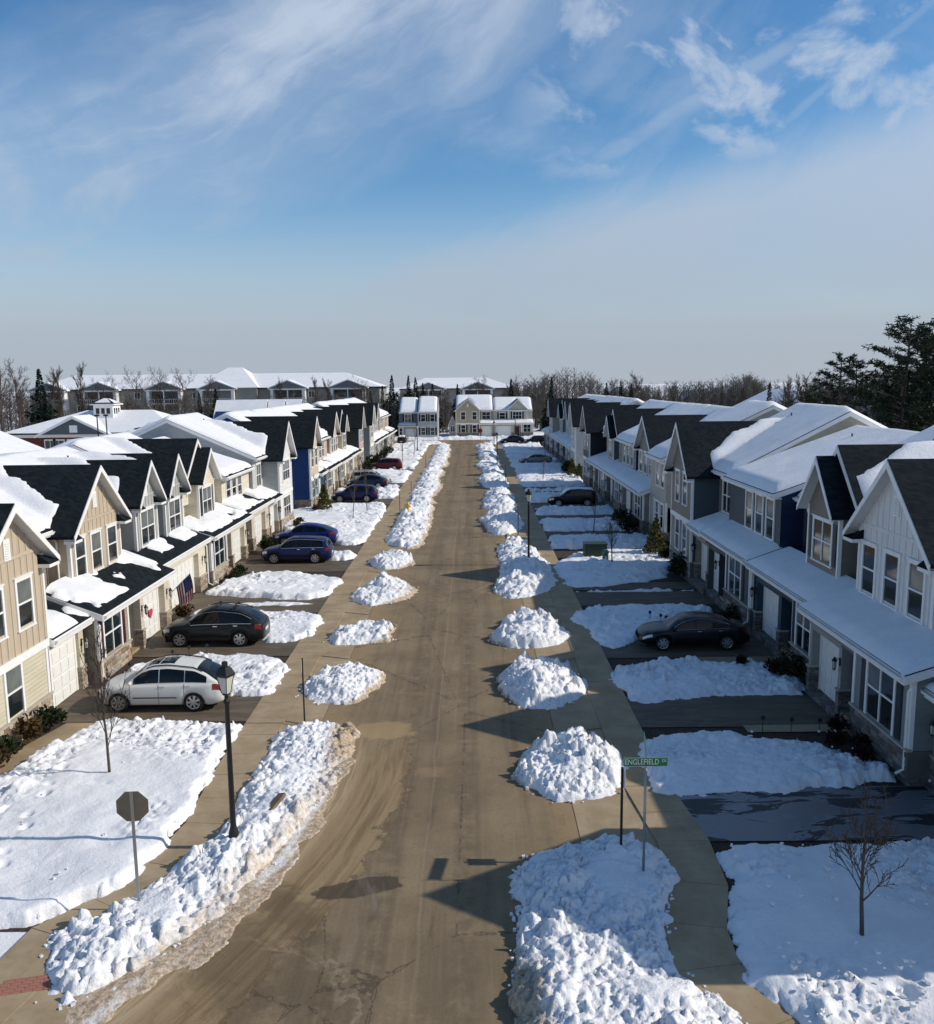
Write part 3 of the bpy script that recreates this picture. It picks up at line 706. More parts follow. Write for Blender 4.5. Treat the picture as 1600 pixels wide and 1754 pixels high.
    for (wa, wb, za, zb2, *o) in g.get('wins', ()):
        o = dict(o[0]) if o else {}
        window(par, side, q, wa, wb, za, zb2, rnd=rnd, **o)
    return dict(y0=y0, y1=y1, yc=yc, hw=hw, zp=zp, sl=sl, q=q, fv=fv)

def roof_snow(par, side, y0, y1, qe, ze, qr, zr, gables, thick=.3, res=.2, seed=0, cut0=.12, cut1=.12, both=True, edge_gap=.1, name='roof_snow', melt=0., notch=(), creep=.5):
    """snow lying on a slope (and over the ridge): thick, with rounded irregular edges; bare where a cross gable rises"""
    sl = (zr-ze)/(qr-qe); qmax = qr+(qr-qe)*(.96 if both else 0)
    nq = max(4, int((qmax-qe)/res)); ny = max(4, int((y1-y0)/res))
    Qs = np.linspace(qe+(.02 if edge_gap > 0 else -.07), qmax, nq); Ys = np.linspace(y0, y1, ny); Q, Y = np.meshgrid(Qs, Ys)
    zroof = ze+sl*(np.minimum(Q, qr)-qe)-sl*np.maximum(Q-qr, 0)
    wob = (fbm(Q*.9+seed*3.1, Y*.9+seed, 11)-.5); surf = zroof.copy()
    d = np.minimum(np.minimum(Y-y0-cut0, y1-Y-cut1), Q-qe-edge_gap-np.abs(wob)*(.35 if edge_gap > .05 else .0))
    if not both: d = np.minimum(d, qr-Q+.6)
    for g in gables:
        zg = g['zp']-g['sl']*np.abs(Y-g['yc'])                       # gable roof height here
        above = np.where((np.abs(Y-g['yc']) < g['hw']) & (Q > g['q']-g['fv']), zg-zroof, -9)
        surf = np.where(above > -9, np.maximum(surf, zg), surf); sgn = -above/ g['sl'] + .0
        d = np.minimum(d, np.where(above > -9, sgn, 9)+creep+wob*.45+(fbm(Q*.45+seed, Y*.45, 13, 2)-.5)*.6)
    for (cy, cq, ry, rq) in notch:
        d = np.minimum(d, (np.hypot((Y-cy)/ry, (Q-cq)/rq)-1)*min(ry, rq)+wob*.8)
    if melt > 0:
        n = fbm(Q*.5+seed*1.7, Y*.5+seed*.9, 23, 4); d = np.minimum(d, (n-melt)*3.2)
    t = thick*np.sqrt(np.clip(d/.5, 0, 1))*(.82+.36*fbm(Q*.35+seed, Y*.35, 31))
    t = np.where(surf > zroof+.02, t*.62, t)
    Z = surf+np.where(d > 0, t+.012, np.maximum(-.22, d*1.2-.015))
    V = np.stack([side*Q.ravel(), Y.ravel(), Z.ravel()], 1)
    n, m = Q.shape; ins = d > 0
    i = (np.arange(n-1)[:, None]*m+np.arange(m-1)[None, :])
    keep = ins[:-1, :-1] | ins[1:, :-1] | ins[:-1, 1:] | ins[1:, 1:]
    i = i[keep].ravel()
    if len(i) == 0: return
    Qd = np.stack([i, i+1, i+m+1, i+m], 1)
    if side < 0: Qd = Qd[:, ::-1]
    return link_mesh(name, np_mesh(name, V, Qd, SNOW), par)

def townhouse(side, xf, y0, y1, label, group, spec, near=False, z=0., place=None):
    k_ = .972 if side > 0 and not place else 1.0; xf *= k_
    """y0..y1 along the street (given absolute, built local); spec has: low = ground-floor segments, porch, main, gables"""
    rnd = random.Random(int(y0*10)+(5 if side > 0 else 0))
    root = empty('townhouse', place[:3] if place else (side*xf, y0*k_, z), place[3] if place else 0, label, 'townhouse', group)
    W = y1-y0; L = lambda y: y-y0
    qm = spec.get('qm', 2.3); ze, zr = spec.get('ze', 6.05), spec.get('zr', 9.1); qe = qm-.42; qr = spec.get('qr', 7.7); qb = qr+(qr-qe)
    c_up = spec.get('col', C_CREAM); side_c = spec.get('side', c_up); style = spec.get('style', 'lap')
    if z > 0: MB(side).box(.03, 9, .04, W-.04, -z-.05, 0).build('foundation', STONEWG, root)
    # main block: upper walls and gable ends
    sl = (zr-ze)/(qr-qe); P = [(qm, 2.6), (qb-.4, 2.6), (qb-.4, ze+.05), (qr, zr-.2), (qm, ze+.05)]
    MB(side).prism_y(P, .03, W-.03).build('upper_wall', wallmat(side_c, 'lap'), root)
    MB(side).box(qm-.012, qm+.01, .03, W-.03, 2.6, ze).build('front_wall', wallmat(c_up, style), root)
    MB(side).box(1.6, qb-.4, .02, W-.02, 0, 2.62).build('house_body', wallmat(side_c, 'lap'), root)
    # main roof slab, fascia, gutter, rakes
    th = .16; R_ = [(qe, ze), (qe, ze-th), (qr, zr-th), (qb, ze-th), (qb, ze), (qr, zr)]
    MB(side).prism_y(R_, -.0, W-.0).build('main_roof', SHING, root)
    b = MB(side); b.box(qe-.035, qe, 0, W, ze-.24, ze-.015); b.box(qe, qm, .02, W-.02, ze-.25, ze-.2)
    for ya in (-.03, W-.012):
        b.prism_y([(qe, ze-.02), (qe, ze-.26), (qr, zr-.26), (qr, zr-.02)], ya, ya+.042); b.prism_y([(qr, zr-.02), (qr, zr-.26), (qb, ze-.26), (qb, ze-.02)], ya, ya+.042)
    b.build('fascia', WHITE, root)
    b = MB(side); b.prism_y([(qe-.15, ze-.06), (qe-.13, ze-.16), (qe-.04, ze-.17), (qe-.04, ze-.06)], .05, W-.05); b.build('gutter', WHITE, root)
    # gables
    G = []
    for g in spec.get('gables', ()):
        g = dict(g); g['y0'], g['y1'] = L(g['y0']), L(g['y1'])
        if 'yc' in g: g['yc'] = L(g['yc'])
        g['wins'] = [(L(w[0]), L(w[1]), *w[2:]) for w in g.get('wins', ())]
        G.append(gable(root, side, g, (qe, ze, qr, zr), rnd, near))
    # snow on the main roof
    if spec.get('snow', True):
        roof_snow(root, side, 0, W, qe, ze, qr, zr, G, spec.get('snow_t', .3), .16 if near else (.28 if y0 < 130 else .45), seed=y0*.37, edge_gap=spec.get('gap', .12 if side < 0 else .02), creep=spec.get('creep', (1.0 if side < 0 else .8) if near else .35))
    # other upstairs windows
    for w in spec.get('wins', ()):
        o = dict(w[4]) if len(w) > 4 else {}
        window(root, side, o.pop('q', qm-.012), L(w[0]), L(w[1]), w[2], w[3], rnd=rnd, **o)
    # ground floor
    pz = spec.get('pz', 2.95)
    for sgm in spec.get('low', ()):
        kind, a, b_ = sgm[0], L(sgm[1]), L(sgm[2]); o = dict(sgm[3]) if len(sgm) > 3 else {}
        c = o.get('col', spec.get('low_col', c_up)); q0 = o.get('q', 0.); top = o.get('top', pz)
        if kind == 'win':
            MB(side).box(q0, qm+.1, a, b_, 0, top).build('lower_wall', wallmat(c), root)
            if o.get('stone', True): stone_base(root, side, q0, a, b_, .85, near, rnd)
            for (wa, wb, *ww) in o.get('wins', [(sgm[1]+.75, sgm[2]-.75, 1.0, 2.65, 2)]):
                window(root, side, q0, L(wa), L(wb), ww[0], ww[1], cols=ww[2] if len(ww) > 2 else 1, shut=o.get('shut'), rnd=rnd)
            z0 = .85 if o.get('stone', True) else 0
            MB(side).box(q0-.03, q0+.1, a-.03, a+.12, z0, top).build('corner_board', WHITE, root); MB(side).box(q0-.03, q0+.1, b_-.12, b_+.03, z0, top).build('corner_board', WHITE, root)
        elif kind == 'entry':
            MB(side).box(q0+1.35, qm+.1, a, b_, 0, top).build('lower_wall', wallmat(c), root)
            dc = o.get('door', (.05, .02, .02)); ym = (a+b_)/2
            d = MB(side); d.box(q0+1.28, q0+1.35, ym-.46, ym+.46, .12, 2.2)
            for k in range(3):
                for s_ in (-1, 1): d.box(q0+1.265, q0+1.28, ym+s_*.22-.14, ym+s_*.22+.14, .28+k*.62, .78+k*.62)
            dd = d.build('front_door', plain('door_%d_%d_%d' % tuple(int(v*255) for v in dc), dc, .4), root)
            m = MB(side); m.box(q0+1.3, q0+1.36, ym-.58, ym-.46, .1, 2.32); m.box(q0+1.3, q0+1.36, ym+.46, ym+.58, .1, 2.32); m.box(q0+1.295, q0+1.36, ym-.58, ym+.58, 2.2, 2.33); m.build('door_frame', WHITE, root)
            MB(side).box(q0+.15, q0+1.4, a, b_, 0, .12).build('stoop', CONC, root)
            MB(side).box(q0+.05, q0+.3, a, b_, 2.45, top).build('entry_header', wallmat(c), root)
        elif kind == 'garage':
            gq = o.get('depth', .32); h = 2.15; ga, gb = L(o['d0']), L(o['d1'])
            MB(side).box(q0+gq+.03, qm+.1, a, b_, 0, top).build('garage_back', wallmat(c), root)
            m = MB(side); m.box(q0, q0+gq+.05, a, ga-.14, 0, top); m.box(q0, q0+gq+.05, gb+.14, b_, 0, top); m.box(q0, q0+gq+.05, ga-.14, gb+.14, h+.18, top); m.build('garage_wall', wallmat(c), root)
            for (sa, sb) in ((a, ga-.14), (gb+.14, b_)):
                if sb-sa > .2:
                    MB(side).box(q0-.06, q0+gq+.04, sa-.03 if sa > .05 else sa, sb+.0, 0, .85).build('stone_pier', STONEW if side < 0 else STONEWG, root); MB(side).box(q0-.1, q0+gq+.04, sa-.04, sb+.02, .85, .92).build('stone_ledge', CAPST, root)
            garage_door(root, side, q0+gq, ga, gb, h, rnd)
            if o.get('lan', True): lantern(root, side, q0, (gb+.14+b_)/2 if b_-gb > .35 else (a+ga-.14)/2, 1.85)
            if o.get('lan2'): lantern(root, side, q0, (a+ga-.14)/2, 1.85)
    # lean-to roof over the ground floor
    for pr in spec.get('porch', ()):
        a, b_ = L(pr['y0']), L(pr['y1']); q0 = pr.get('q', 0.)-.32; z0 = pr.get('z0', pz+.0); q1 = pr.get('q1', qm+.05); z1 = pr.get('z1', z0+(q1-q0)*.42); th = .14
        MB(side).prism_y([(q0, z0+.02), (q0, z0-th+.02), (q1, z1-th), (q1, z1)], a-.14, b_+.14).build('porch_roof', SHING, root)
        m = MB(side); m.box(q0-.03, q0, a-.15, b_+.15, z0-.26, z0+.0); m.box(q0, q0+.34, a, b_, z0-.27, z0-.22)
        for ya in (a-.17, b_+.14): m.prism_y([(q0, z0), (q0, z0-.26), (q1, z1-.26), (q1, z1-.02)], ya, ya+.03)
        # solid gable-end cheek under the lean-to
        m.build('porch_fascia', WHITE, root)
        MB(side).prism_y([(.02+pr.get('q', 0.), 2.55), (q1, 2.55), (q1, z1-.12), (.02+pr.get('q', 0.), z0-.02)], a+.01, b_-.01).build('porch_cheek', wallmat(pr.get('col', spec.get('low_col', c_up))), root)
        m = MB(side); m.prism_y([(q0-.15, z0-.04), (q0-.13, z0-.14), (q0-.04, z0-.15), (q0-.04, z0-.04)], a-.1, b_+.1); m.build('gutter', WHITE, root)
        if pr.get('snow', True):
            qs = q1 if not pr.get('wrap') else q1
            roof_snow(root, side, a-.14, b_+.14, q0, z0+.02, q1, z1, [], pr.get('t', .2), .1 if near else .2, seed=y0*.71+3, cut0=.03, cut1=.03, both=False, edge_gap=pr.get('gap', .05) if pr.get('gap', .05) > .03 else -.12, melt=pr.get('melt', 0), name='porch_snow', notch=[(L(n[0]), n[1], n[2], n[3]) for n in pr.get('notch', ())])
    for (q, y, z0, z1) in spec.get('spouts', ()): downspout(root, side, q, L(y), z0, z1)
    for (y, q) in spec.get('roofvents', ((y0+(y1-y0)*.35, 9.6), (y0+(y1-y0)*.62, 6.4)) if near else ()):
        zz = ze+sl*(min(q, 2*qr-q)-qe)
        m = MB(side); m.lathe([(.05, -.2), (.05, .45)], (q, L(y), zz), 8); m.build('vent_pipe', plain('vent_pipe', (.1, .1, .1), .6), root)
    return root

# ------------------------------------------------------------------ the two rows
GL, GR = 'townhouses of the row on the left', 'townhouses of the row on the right'
S_ = lambda **k: k
two = dict(cols=2)
# --- left row, first block
townhouse(-1, 15.3, 22.2, 33.2, 'tan board-and-batten townhouse with a tall gable, at the left edge of the photo', GL, S_(
    col=C_TAN, low_col=C_YELLOW, side=C_TAN, style='boards', qm=2.3, zr=8.2,
    gables=[S_(y0=25.5, y1=30.1, q=0., zp=8.1, ze=5.86, oh=.42, col=C_TAN, low=(C_YELLOW, 2.75), wins=[(26.4, 27.25, 3.85, 5.35, S_(blind=.3)), (28.2, 29.1, 3.8, 5.35, S_(blind=.9))])],
    wins=[(31.3, 32.1, 4.0, 5.3, S_(trim=.08))],
    low=[('win', 22.2, 25.8, S_(q=.1)), ('win', 25.6, 29.95, S_(q=.03, wins=[(27.1, 28.05, 1.0, 2.6, 1)])), ('garage', 29.95, 33.1, S_(q=.15, d0=30.1, d1=32.55, depth=.14, col=C_YELLOW, lan2=False))],
    porch=[S_(y0=30.2, y1=33.1, q=.15, z0=2.8, melt=.46, t=.22)], spouts=[(.35, 33.0, 0, 2.7), (1.95, 30.5, 2.9, 5.9)]), near=True)
townhouse(-1, 15.0, 33.35, 41.7, 'tan townhouse with three gable windows and burgundy shutters, behind the white crossover', GL, S_(
    col=(.27, .235, .19), low_col=(.34, .285, .21), side=(.30, .26, .21), qm=2.75, ze=6.0, zr=8.35,
    gables=[S_(y0=35.3, y1=40.5, q=1.75, zp=8.45, ze=5.75, oh=.42, col=C_TAN, zb=3.35, wins=[(35.75, 36.6, 3.85, 5.4), (37.3, 38.2, 3.85, 5.4), (39.0, 39.9, 3.85, 5.4)])],
    wins=[(40.75, 41.35, 3.85, 5.2)],
    low=[('win', 33.4, 36.5, S_(wins=[(33.95, 35.6, .98, 2.62, 2)], shut='burgundy')), ('entry', 36.5, 37.9, S_(door=(.01, .01, .012))), ('garage', 37.9, 41.6, S_(q=.0, d0=38.35, d1=40.85, col=C_ALMOND, lan=True, lan2=True))],
    porch=[S_(y0=33.4, y1=41.6, z0=2.85, melt=.40, t=.25, gap=.35, q1=2.0, z1=3.75)], spouts=[(0., 33.5, 0, 2.75), (2.3, 40.5, 3.6, 5.85), (2.3, 35.2, 3.4, 5.85)]), near=True)
townhouse(-1, 15.6, 41.8, 50.2, 'grey townhouse with twin gables, wide garage door and a flag', GL, S_(
    col=(.27, .265, .25), low_col=C_CREAM, side=C_GREY, qm=2.5, ze=6.0, zr=8.2, style='boards',
    gables=[S_(y0=42.95, y1=46.0, q=1.35, zp=8.1, ze=5.9, oh=.34, col=C_GREY, zb=3.3, wins=[(43.6, 45.35, 3.75, 5.45, two)]),
            S_(y0=47.2, y1=50.15, q=1.35, zp=8.1, ze=5.9, oh=.34, col=C_GREY, zb=3.3, wins=[(47.75, 49.5, 3.7, 5.4, two)])],
    low=[('entry', 41.9, 43.2, S_(door=(.05, .03, .02))), ('garage', 43.2, 50.1, S_(q=.15, d0=44.0, d1=48.6, col=C_CREAM))],
    porch=[S_(y0=41.9, y1=50.1, q=.15, z0=3.0, q1=1.6, z1=3.65, melt=.555, t=.2, gap=.6)], spouts=[(0.1, 50.05, 0, 2.85)]), near=True)
townhouse(-1, 15.5, 50.3, 59.0, 'cream townhouse with a small gable over a bay, navy shutters upstairs and down', GL, S_(
    col=C_CREAM, low_col=C_CREAM, side=C_CREAM, qm=2.3, ze=5.85, zr=8.5,
    gables=[S_(y0=51.4, y1=56.6, q=2.0, zp=8.6, ze=5.9, oh=.4, col=C_CREAM, style='lap', zb=4.6), S_(y0=52.9, y1=56.1, q=1.35, zp=8.0, ze=5.95, oh=.34, col=C_CREAM, style='lap', zb=3.35, vent=False, returns=False, wins=[(53.6, 55.3, 3.85, 5.45, S_(cols=2, shut='navy'))])],
    wins=[(51.5, 52.3, 4.0, 5.2)],
    low=[('win', 50.35, 53.7, S_(wins=[(51.0, 52.9, .95, 2.6, 2)], shut='navy')), ('entry', 53.7, 55.1, S_(door=(.10, .05, .03))), ('garage', 55.1, 58.9, S_(q=.1, d0=55.6, d1=58.2, col=C_CREAM))],
    porch=[S_(y0=50.35, y1=58.9, z0=3.0, q1=2.0, z1=3.75, melt=.36, t=.25, gap=.3)], spouts=[(0, 50.5, 0, 2.9)]), near=True)
townhouse(-1, 15.7, 59.1, 66.6, 'cream townhouse with a triple window upstairs, next to the grey end wall', GL, S_(
    col=C_CREAM, low_col=C_CREAM, side=C_CREAM, qm=1.55, ze=5.6, zr=7.75,
    wins=[(60.2, 61.2, 3.85, 5.25), (61.7, 62.7, 3.85, 5.25), (63.2, 64.2, 3.85, 5.25)],
    low=[('entry', 59.2, 61.2), ('garage', 61.2, 66.5, S_(q=.1, d0=62.2, d1=65.2, col=C_ALMOND))],
    porch=[S_(y0=59.2, y1=66.5, z0=3.1, q1=1.6, z1=3.75, melt=.33, t=.28, gap=.3)], roofvents=[(61, 10)]), near=True)
townhouse(-1, 15.7, 66.7, 75.0, 'white end townhouse with a steep gable and grey side wall', GL, S_(
    col=C_LGREY, low_col=C_LGREY, side=C_SIDEGREY, qm=1.3, ze=6.25, zr=9.3,
    gables=[S_(y0=69.9, y1=74.7, q=-.1, zp=8.9, ze=5.85, oh=.42, col=C_WHITE, style='lap', side_col=C_SIDEGREY, low=(C_WHITE, 2.9), wins=[(71.1, 73.6, 4.0, 5.55, dict(cols=3))])],
    wins=[(67.9, 69.2, 3.95, 5.6, S_(cols=2))],
    low=[('garage', 66.8, 70.0, S_(q=.1, d0=67.2, d1=69.4, col=C_LGREY)), ('win', 69.9, 74.7, S_(q=-.08, col=C_WHITE, wins=[(71.1, 73.6, .95, 2.55, 3)]))],
    porch=[S_(y0=66.8, y1=69.9, z0=3.0, q1=1.4, z1=3.6, melt=.42, gap=.3)]), near=True)
# --- right row, first block
townhouse(1, 13.5, 16.1, 24.4, 'brown-sided townhouse cut off by the lower right edge of the photo', GR, S_(
    col=(.30, .25, .19), low_col=(.34, .28, .20), side=C_TAUPE, qm=2.3, ze=6.1,
    gables=[S_(y0=16.15, y1=21.5, q=0., zp=8.95, ze=5.9, col=(.34, .28, .20), low=((.34, .28, .20), 2.9), style='lap')],
    low=[('win', 16.15, 21.0, S_(wins=[(17.5, 19.3, 1, 2.6, 2)])), ('garage', 21.0, 24.3, S_(q=.2, d0=21.4, d1=23.6, col=(.36, .29, .20)))],
    porch=[S_(y0=21.1, y1=24.3, q=.2, z0=2.9, gap=.03)], spouts=[(.4, 24.2, 0, 2.8)]), near=True, z=.1)
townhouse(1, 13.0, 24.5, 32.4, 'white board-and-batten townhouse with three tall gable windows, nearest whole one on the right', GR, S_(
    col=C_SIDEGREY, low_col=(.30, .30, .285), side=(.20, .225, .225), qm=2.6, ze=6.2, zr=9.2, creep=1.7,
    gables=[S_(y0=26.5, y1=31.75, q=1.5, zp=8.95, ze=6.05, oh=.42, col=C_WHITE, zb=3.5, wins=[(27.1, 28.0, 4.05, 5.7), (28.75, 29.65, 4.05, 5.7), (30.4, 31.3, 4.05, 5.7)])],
    wins=[(31.9, 32.3, 4.1, 5.5)],
    low=[('win', 24.55, 28.3, S_(wins=[(25.55, 27.25, 1.0, 2.85, 2)], shut='slate', col=(.20, .225, .225))), ('entry', 28.3, 29.5, S_(col=(.07, .095, .11), door=(.03, .05, .06))), ('garage', 29.5, 32.3, S_(q=.1, d0=29.85, d1=31.95))],
    porch=[S_(y0=24.55, y1=32.3, z0=3.15, q1=1.8, z1=3.85, gap=.02, t=.17, col=(.20, .225, .225))], spouts=[(.0, 24.65, 0, 3.0), (2.2, 26.4, 3.6, 6.0)]), near=True, z=.25)
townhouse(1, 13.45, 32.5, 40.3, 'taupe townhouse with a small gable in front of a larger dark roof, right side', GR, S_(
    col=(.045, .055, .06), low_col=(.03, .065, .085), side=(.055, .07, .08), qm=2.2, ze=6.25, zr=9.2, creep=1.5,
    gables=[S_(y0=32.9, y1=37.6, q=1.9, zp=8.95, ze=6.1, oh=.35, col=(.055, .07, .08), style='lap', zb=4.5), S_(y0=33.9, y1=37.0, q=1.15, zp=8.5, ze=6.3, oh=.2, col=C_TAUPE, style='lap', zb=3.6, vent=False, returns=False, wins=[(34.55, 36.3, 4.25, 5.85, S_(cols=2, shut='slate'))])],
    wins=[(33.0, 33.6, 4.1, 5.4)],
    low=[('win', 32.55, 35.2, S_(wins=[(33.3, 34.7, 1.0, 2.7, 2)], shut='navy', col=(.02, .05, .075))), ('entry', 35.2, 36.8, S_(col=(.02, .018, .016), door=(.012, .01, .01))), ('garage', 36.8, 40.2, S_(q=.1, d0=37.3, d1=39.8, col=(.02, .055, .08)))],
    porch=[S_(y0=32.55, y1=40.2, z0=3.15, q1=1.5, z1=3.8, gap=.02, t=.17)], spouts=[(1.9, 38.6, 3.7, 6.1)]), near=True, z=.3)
townhouse(1, 13.4, 40.4, 48.3, 'townhouse with a deep navy side wall and a slate front of three windows', GR, S_(
    col=C_SLATE, low_col=(.05, .07, .075), side=C_NAVY, qm=1.2, ze=6.3, zr=8.75,
    wins=[(41.3, 42.25, 4.1, 5.85, S_(blind=1)), (42.85, 43.8, 4.1, 5.85, S_(blind=1)), (44.4, 45.35, 4.1, 5.85, S_(blind=1))],
    low=[('win', 40.5, 44.6, S_(wins=[(42.1, 43.9, 1.0, 2.9, 2)], shut='slate')), ('entry', 44.6, 46.1, S_(col=(.02, .02, .02))), ('garage', 46.1, 48.2, S_(q=.1, d0=46.3, d1=48.0, col=(.06, .07, .07)))],
    porch=[S_(y0=40.5, y1=48.2, z0=3.2, q1=1.3, z1=3.8, gap=.02, t=.17)], spouts=[(0, 40.65, 0, 3.05)]), near=True, z=.35)
townhouse(1, 13.2, 48.4, 56.6, 'taupe end townhouse with a steep gable over paired windows, right side', GR, S_(
    col=C_TAUPE, low_col=(.25, .225, .19), side=(.40, .355, .27), qm=1.6, ze=6.4, zr=9.75,
    gables=[S_(y0=51.3, y1=56.3, q=0., zp=9.05, ze=6.0, oh=.42, col=C_TAUPE, style='lap', side_col=C_SLATE, low=((.25, .225, .19), 3.2), wins=[(52.35, 53.25, 4.2, 5.95), (54.2, 55.1, 4.2, 5.95)])],
    wins=[(48.9, 50.4, 4.2, 5.9, two)],
    low=[('garage', 48.5, 51.3, S_(q=.3, d0=48.9, d1=50.9)), ('win', 51.3, 56.3, S_(q=.03, wins=[(52.3, 53.2, 1.2, 2.95, 1), (54.1, 55.0, 1.2, 2.95, 1)]))],
    porch=[S_(y0=48.5, y1=51.2, q=.1, z0=3.2, q1=1.7, z1=3.85, gap=.02, t=.17)]), near=True, z=.35)

# --- farther blocks, unit by unit: (y0, y1, kind, colours, label)
def unit(side, xf, y0, y1, kind, c, c2, sidec, label, shut='black', z=0., first=False, zr=9.1, style='lap'):
    W = y1-y0; A = lambda f: y0+W*f
    melt = dict(melt=.36, gap=.3) if side < 0 else dict(gap=.02, t=.17)
    sp = S_(col=c, low_col=c2, side=sidec, qm=1.9, ze=6.05, zr=zr, snow_t=.3 if side < 0 else .32)
    if kind == 'flush':          # two-storey gable on the near half, garage beyond
        sp.update(gables=[S_(y0=A(.02), y1=A(.56), q=0., zp=8.85, ze=5.95, col=c, style=style, side_col=sidec, low=(c2, 2.85), wins=[(A(.10), A(.23), 4.0, 5.6), (A(.34), A(.47), 4.0, 5.6)], returns=y0 < 100)],
                  wins=[(A(.68), A(.86), 4.0, 5.5, two)],
                  low=[('win', A(.02), A(.56), S_(q=.03, wins=[(A(.10), A(.23), 1.05, 2.6, 1), (A(.34), A(.47), 1.05, 2.6, 1)])), ('garage', A(.58), A(.99), S_(q=.1, d0=A(.65), d1=A(.93)))],
                  porch=[S_(y0=A(.57), y1=A(.99), q1=1.9, z0=2.95, z1=3.7, **melt)])
    elif kind == 'endgable':     # garage on the near half, two-storey gable beyond
        sp.update(gables=[S_(y0=A(.42), y1=A(.97), q=0., zp=8.85, ze=5.95, col=c, style=style, side_col=sidec, low=(c2, 2.85), wins=[(A(.50), A(.63), 4.0, 5.6), (A(.75), A(.88), 4.0, 5.6)], returns=y0 < 100)],
                  wins=[(A(.12), A(.32), 4.0, 5.5, two)],
                  low=[('garage', A(.01), A(.42), S_(q=.1, d0=A(.06), d1=A(.36))), ('win', A(.42), A(.97), S_(q=.03, wins=[(A(.50), A(.63), 1.05, 2.6, 1), (A(.75), A(.88), 1.05, 2.6, 1)]))],
                  porch=[S_(y0=A(.01), y1=A(.42), q1=1.9, z0=2.95, z1=3.7, **melt)])
    elif kind == 'bay3':         # lean-to below, gable with three windows above
        sp.update(gables=[S_(y0=A(.24), y1=A(.86), q=1.3, zp=8.7, ze=5.95, col=c, style=style, zb=3.3, side_col=sidec, wins=[(A(.30), A(.42), 4.0, 5.6), (A(.50), A(.62), 4.0, 5.6), (A(.70), A(.82), 4.0, 5.6)], returns=y0 < 100)])
    elif kind == 'small':        # big roof with a smaller gable in front
        sp.update(gables=[S_(y0=A(.10), y1=A(.72), q=1.6, zp=8.75, ze=6.0, col=c, style='lap', zb=4.5, vent=False, returns=False), S_(y0=A(.25), y1=A(.62), q=1.0, zp=8.1, ze=6.0, col=c, style='lap', zb=3.3, vent=False, returns=False, side_col=sidec, wins=[(A(.33), A(.54), 4.0, 5.55, S_(cols=2, shut=shut))])],
                  wins=[(A(.80), A(.95), 4.0, 5.5)])
    elif kind == 'triple':       # plain eave, three windows
        sp.update(qm=1.3, wins=[(A(.14), A(.27), 4.0, 5.65), (A(.36), A(.49), 4.0, 5.65), (A(.58), A(.71), 4.0, 5.65)])
    elif kind == 'plain':        # two-storey front under a plain eave
        sp.update(qm=.35, zr=9.7, qr=7.6, wins=[(A(.12), A(.30), 4.0, 5.6), (A(.42), A(.60), 4.0, 5.6)], low=[('win', A(.0), A(.70), S_(q=.32, wins=[(A(.12), A(.30), 1.05, 2.7, 1), (A(.42), A(.60), 1.05, 2.7, 1)])), ('win', A(.7), A(1.), S_(q=.32, wins=[]))], porch=[])
    elif kind == 'twin':
        sp.update(gables=[S_(y0=A(.06), y1=A(.44), q=1.2, zp=8.3, ze=5.95, oh=.3, col=c, style=style, zb=3.3, side_col=sidec, wins=[(A(.14), A(.36), 3.9, 5.5, two)], returns=False), S_(y0=A(.54), y1=A(.92), q=1.2, zp=8.3, ze=5.95, oh=.3, col=c, style=style, zb=3.3, side_col=sidec, wins=[(A(.62), A(.84), 3.9, 5.5, two)], returns=False)])
    if 'low' not in sp:
        sp.update(low=[('win', A(.01), A(.40), S_(wins=[(A(.10), A(.32), 1.0, 2.65, 2)], shut=shut)), ('entry', A(.40), A(.56)), ('garage', A(.56), A(.99), S_(q=.1, d0=A(.61), d1=A(.92)))],
                  porch=[S_(y0=A(.01), y1=A(.99), q1=1.7, z0=3.0, z1=3.7, **melt)])
    return townhouse(side, xf, y0, y1, label, GL if side < 0 else GR, sp, z=z)
LT = (.46, .36, .24)
# left, second block
unit(-1, 15.4, 82.2, 90.4, 'flush', (.58, .50, .38), C_BLUE, (.012, .05, .17), 'tan-gabled townhouse with a light blue ground floor and royal blue end wall')
unit(-1, 15.2, 90.5, 98.9, 'triple', C_TAN, C_ALMOND, (.30, .25, .19), 'pale tan townhouse with three upstairs windows under a plain eave, behind the two navy cars')
unit(-1, 15.1, 99.0, 107.2, 'bay3', (.56, .44, .33), C_ALMOND, (.29, .25, .20), 'tan townhouse with a gable of three windows, beside the silver crossover')
unit(-1, 15.2, 107.3, 115.4, 'small', C_YELLOW, C_ALMOND, (.50, .41, .27), 'yellow townhouse with a small gable before a larger dark roof, far left row', 'burgundy')
unit(-1, 15.2, 115.5, 122.3, 'endgable', C_PINK, LT, (.02, .022, .028), 'pinkish end townhouse with near-black side wall, behind the red crossover', 'burgundy')
# left, third block
unit(-1, 14.9, 128.0, 136.2, 'flush', (.60, .56, .45), C_CREAM, (.26, .26, .25), 'cream end townhouse with a grey side wall, past the gap beside the red crossover')
unit(-1, 14.9, 136.3, 144.5, 'twin', C_CREAM, C_LGREY, C_CREAM, 'cream townhouse with twin narrow gables, far left row')
unit(-1, 14.9, 144.6, 152.8, 'bay3', C_LGREY, C_SLATE, (.20, .20, .22), 'light grey townhouse with slate ground floor, far left row')
unit(-1, 14.8, 152.9, 161.2, 'triple', (.52, .36, .25), C_CREAM, (.48, .34, .24), 'orange-tan townhouse with three upstairs windows, last but one of the left row')
unit(-1, 14.8, 161.3, 169.5, 'triple', (.55, .42, .30), LT, (.50, .36, .24), 'peach townhouse closing the left row before the cross street')
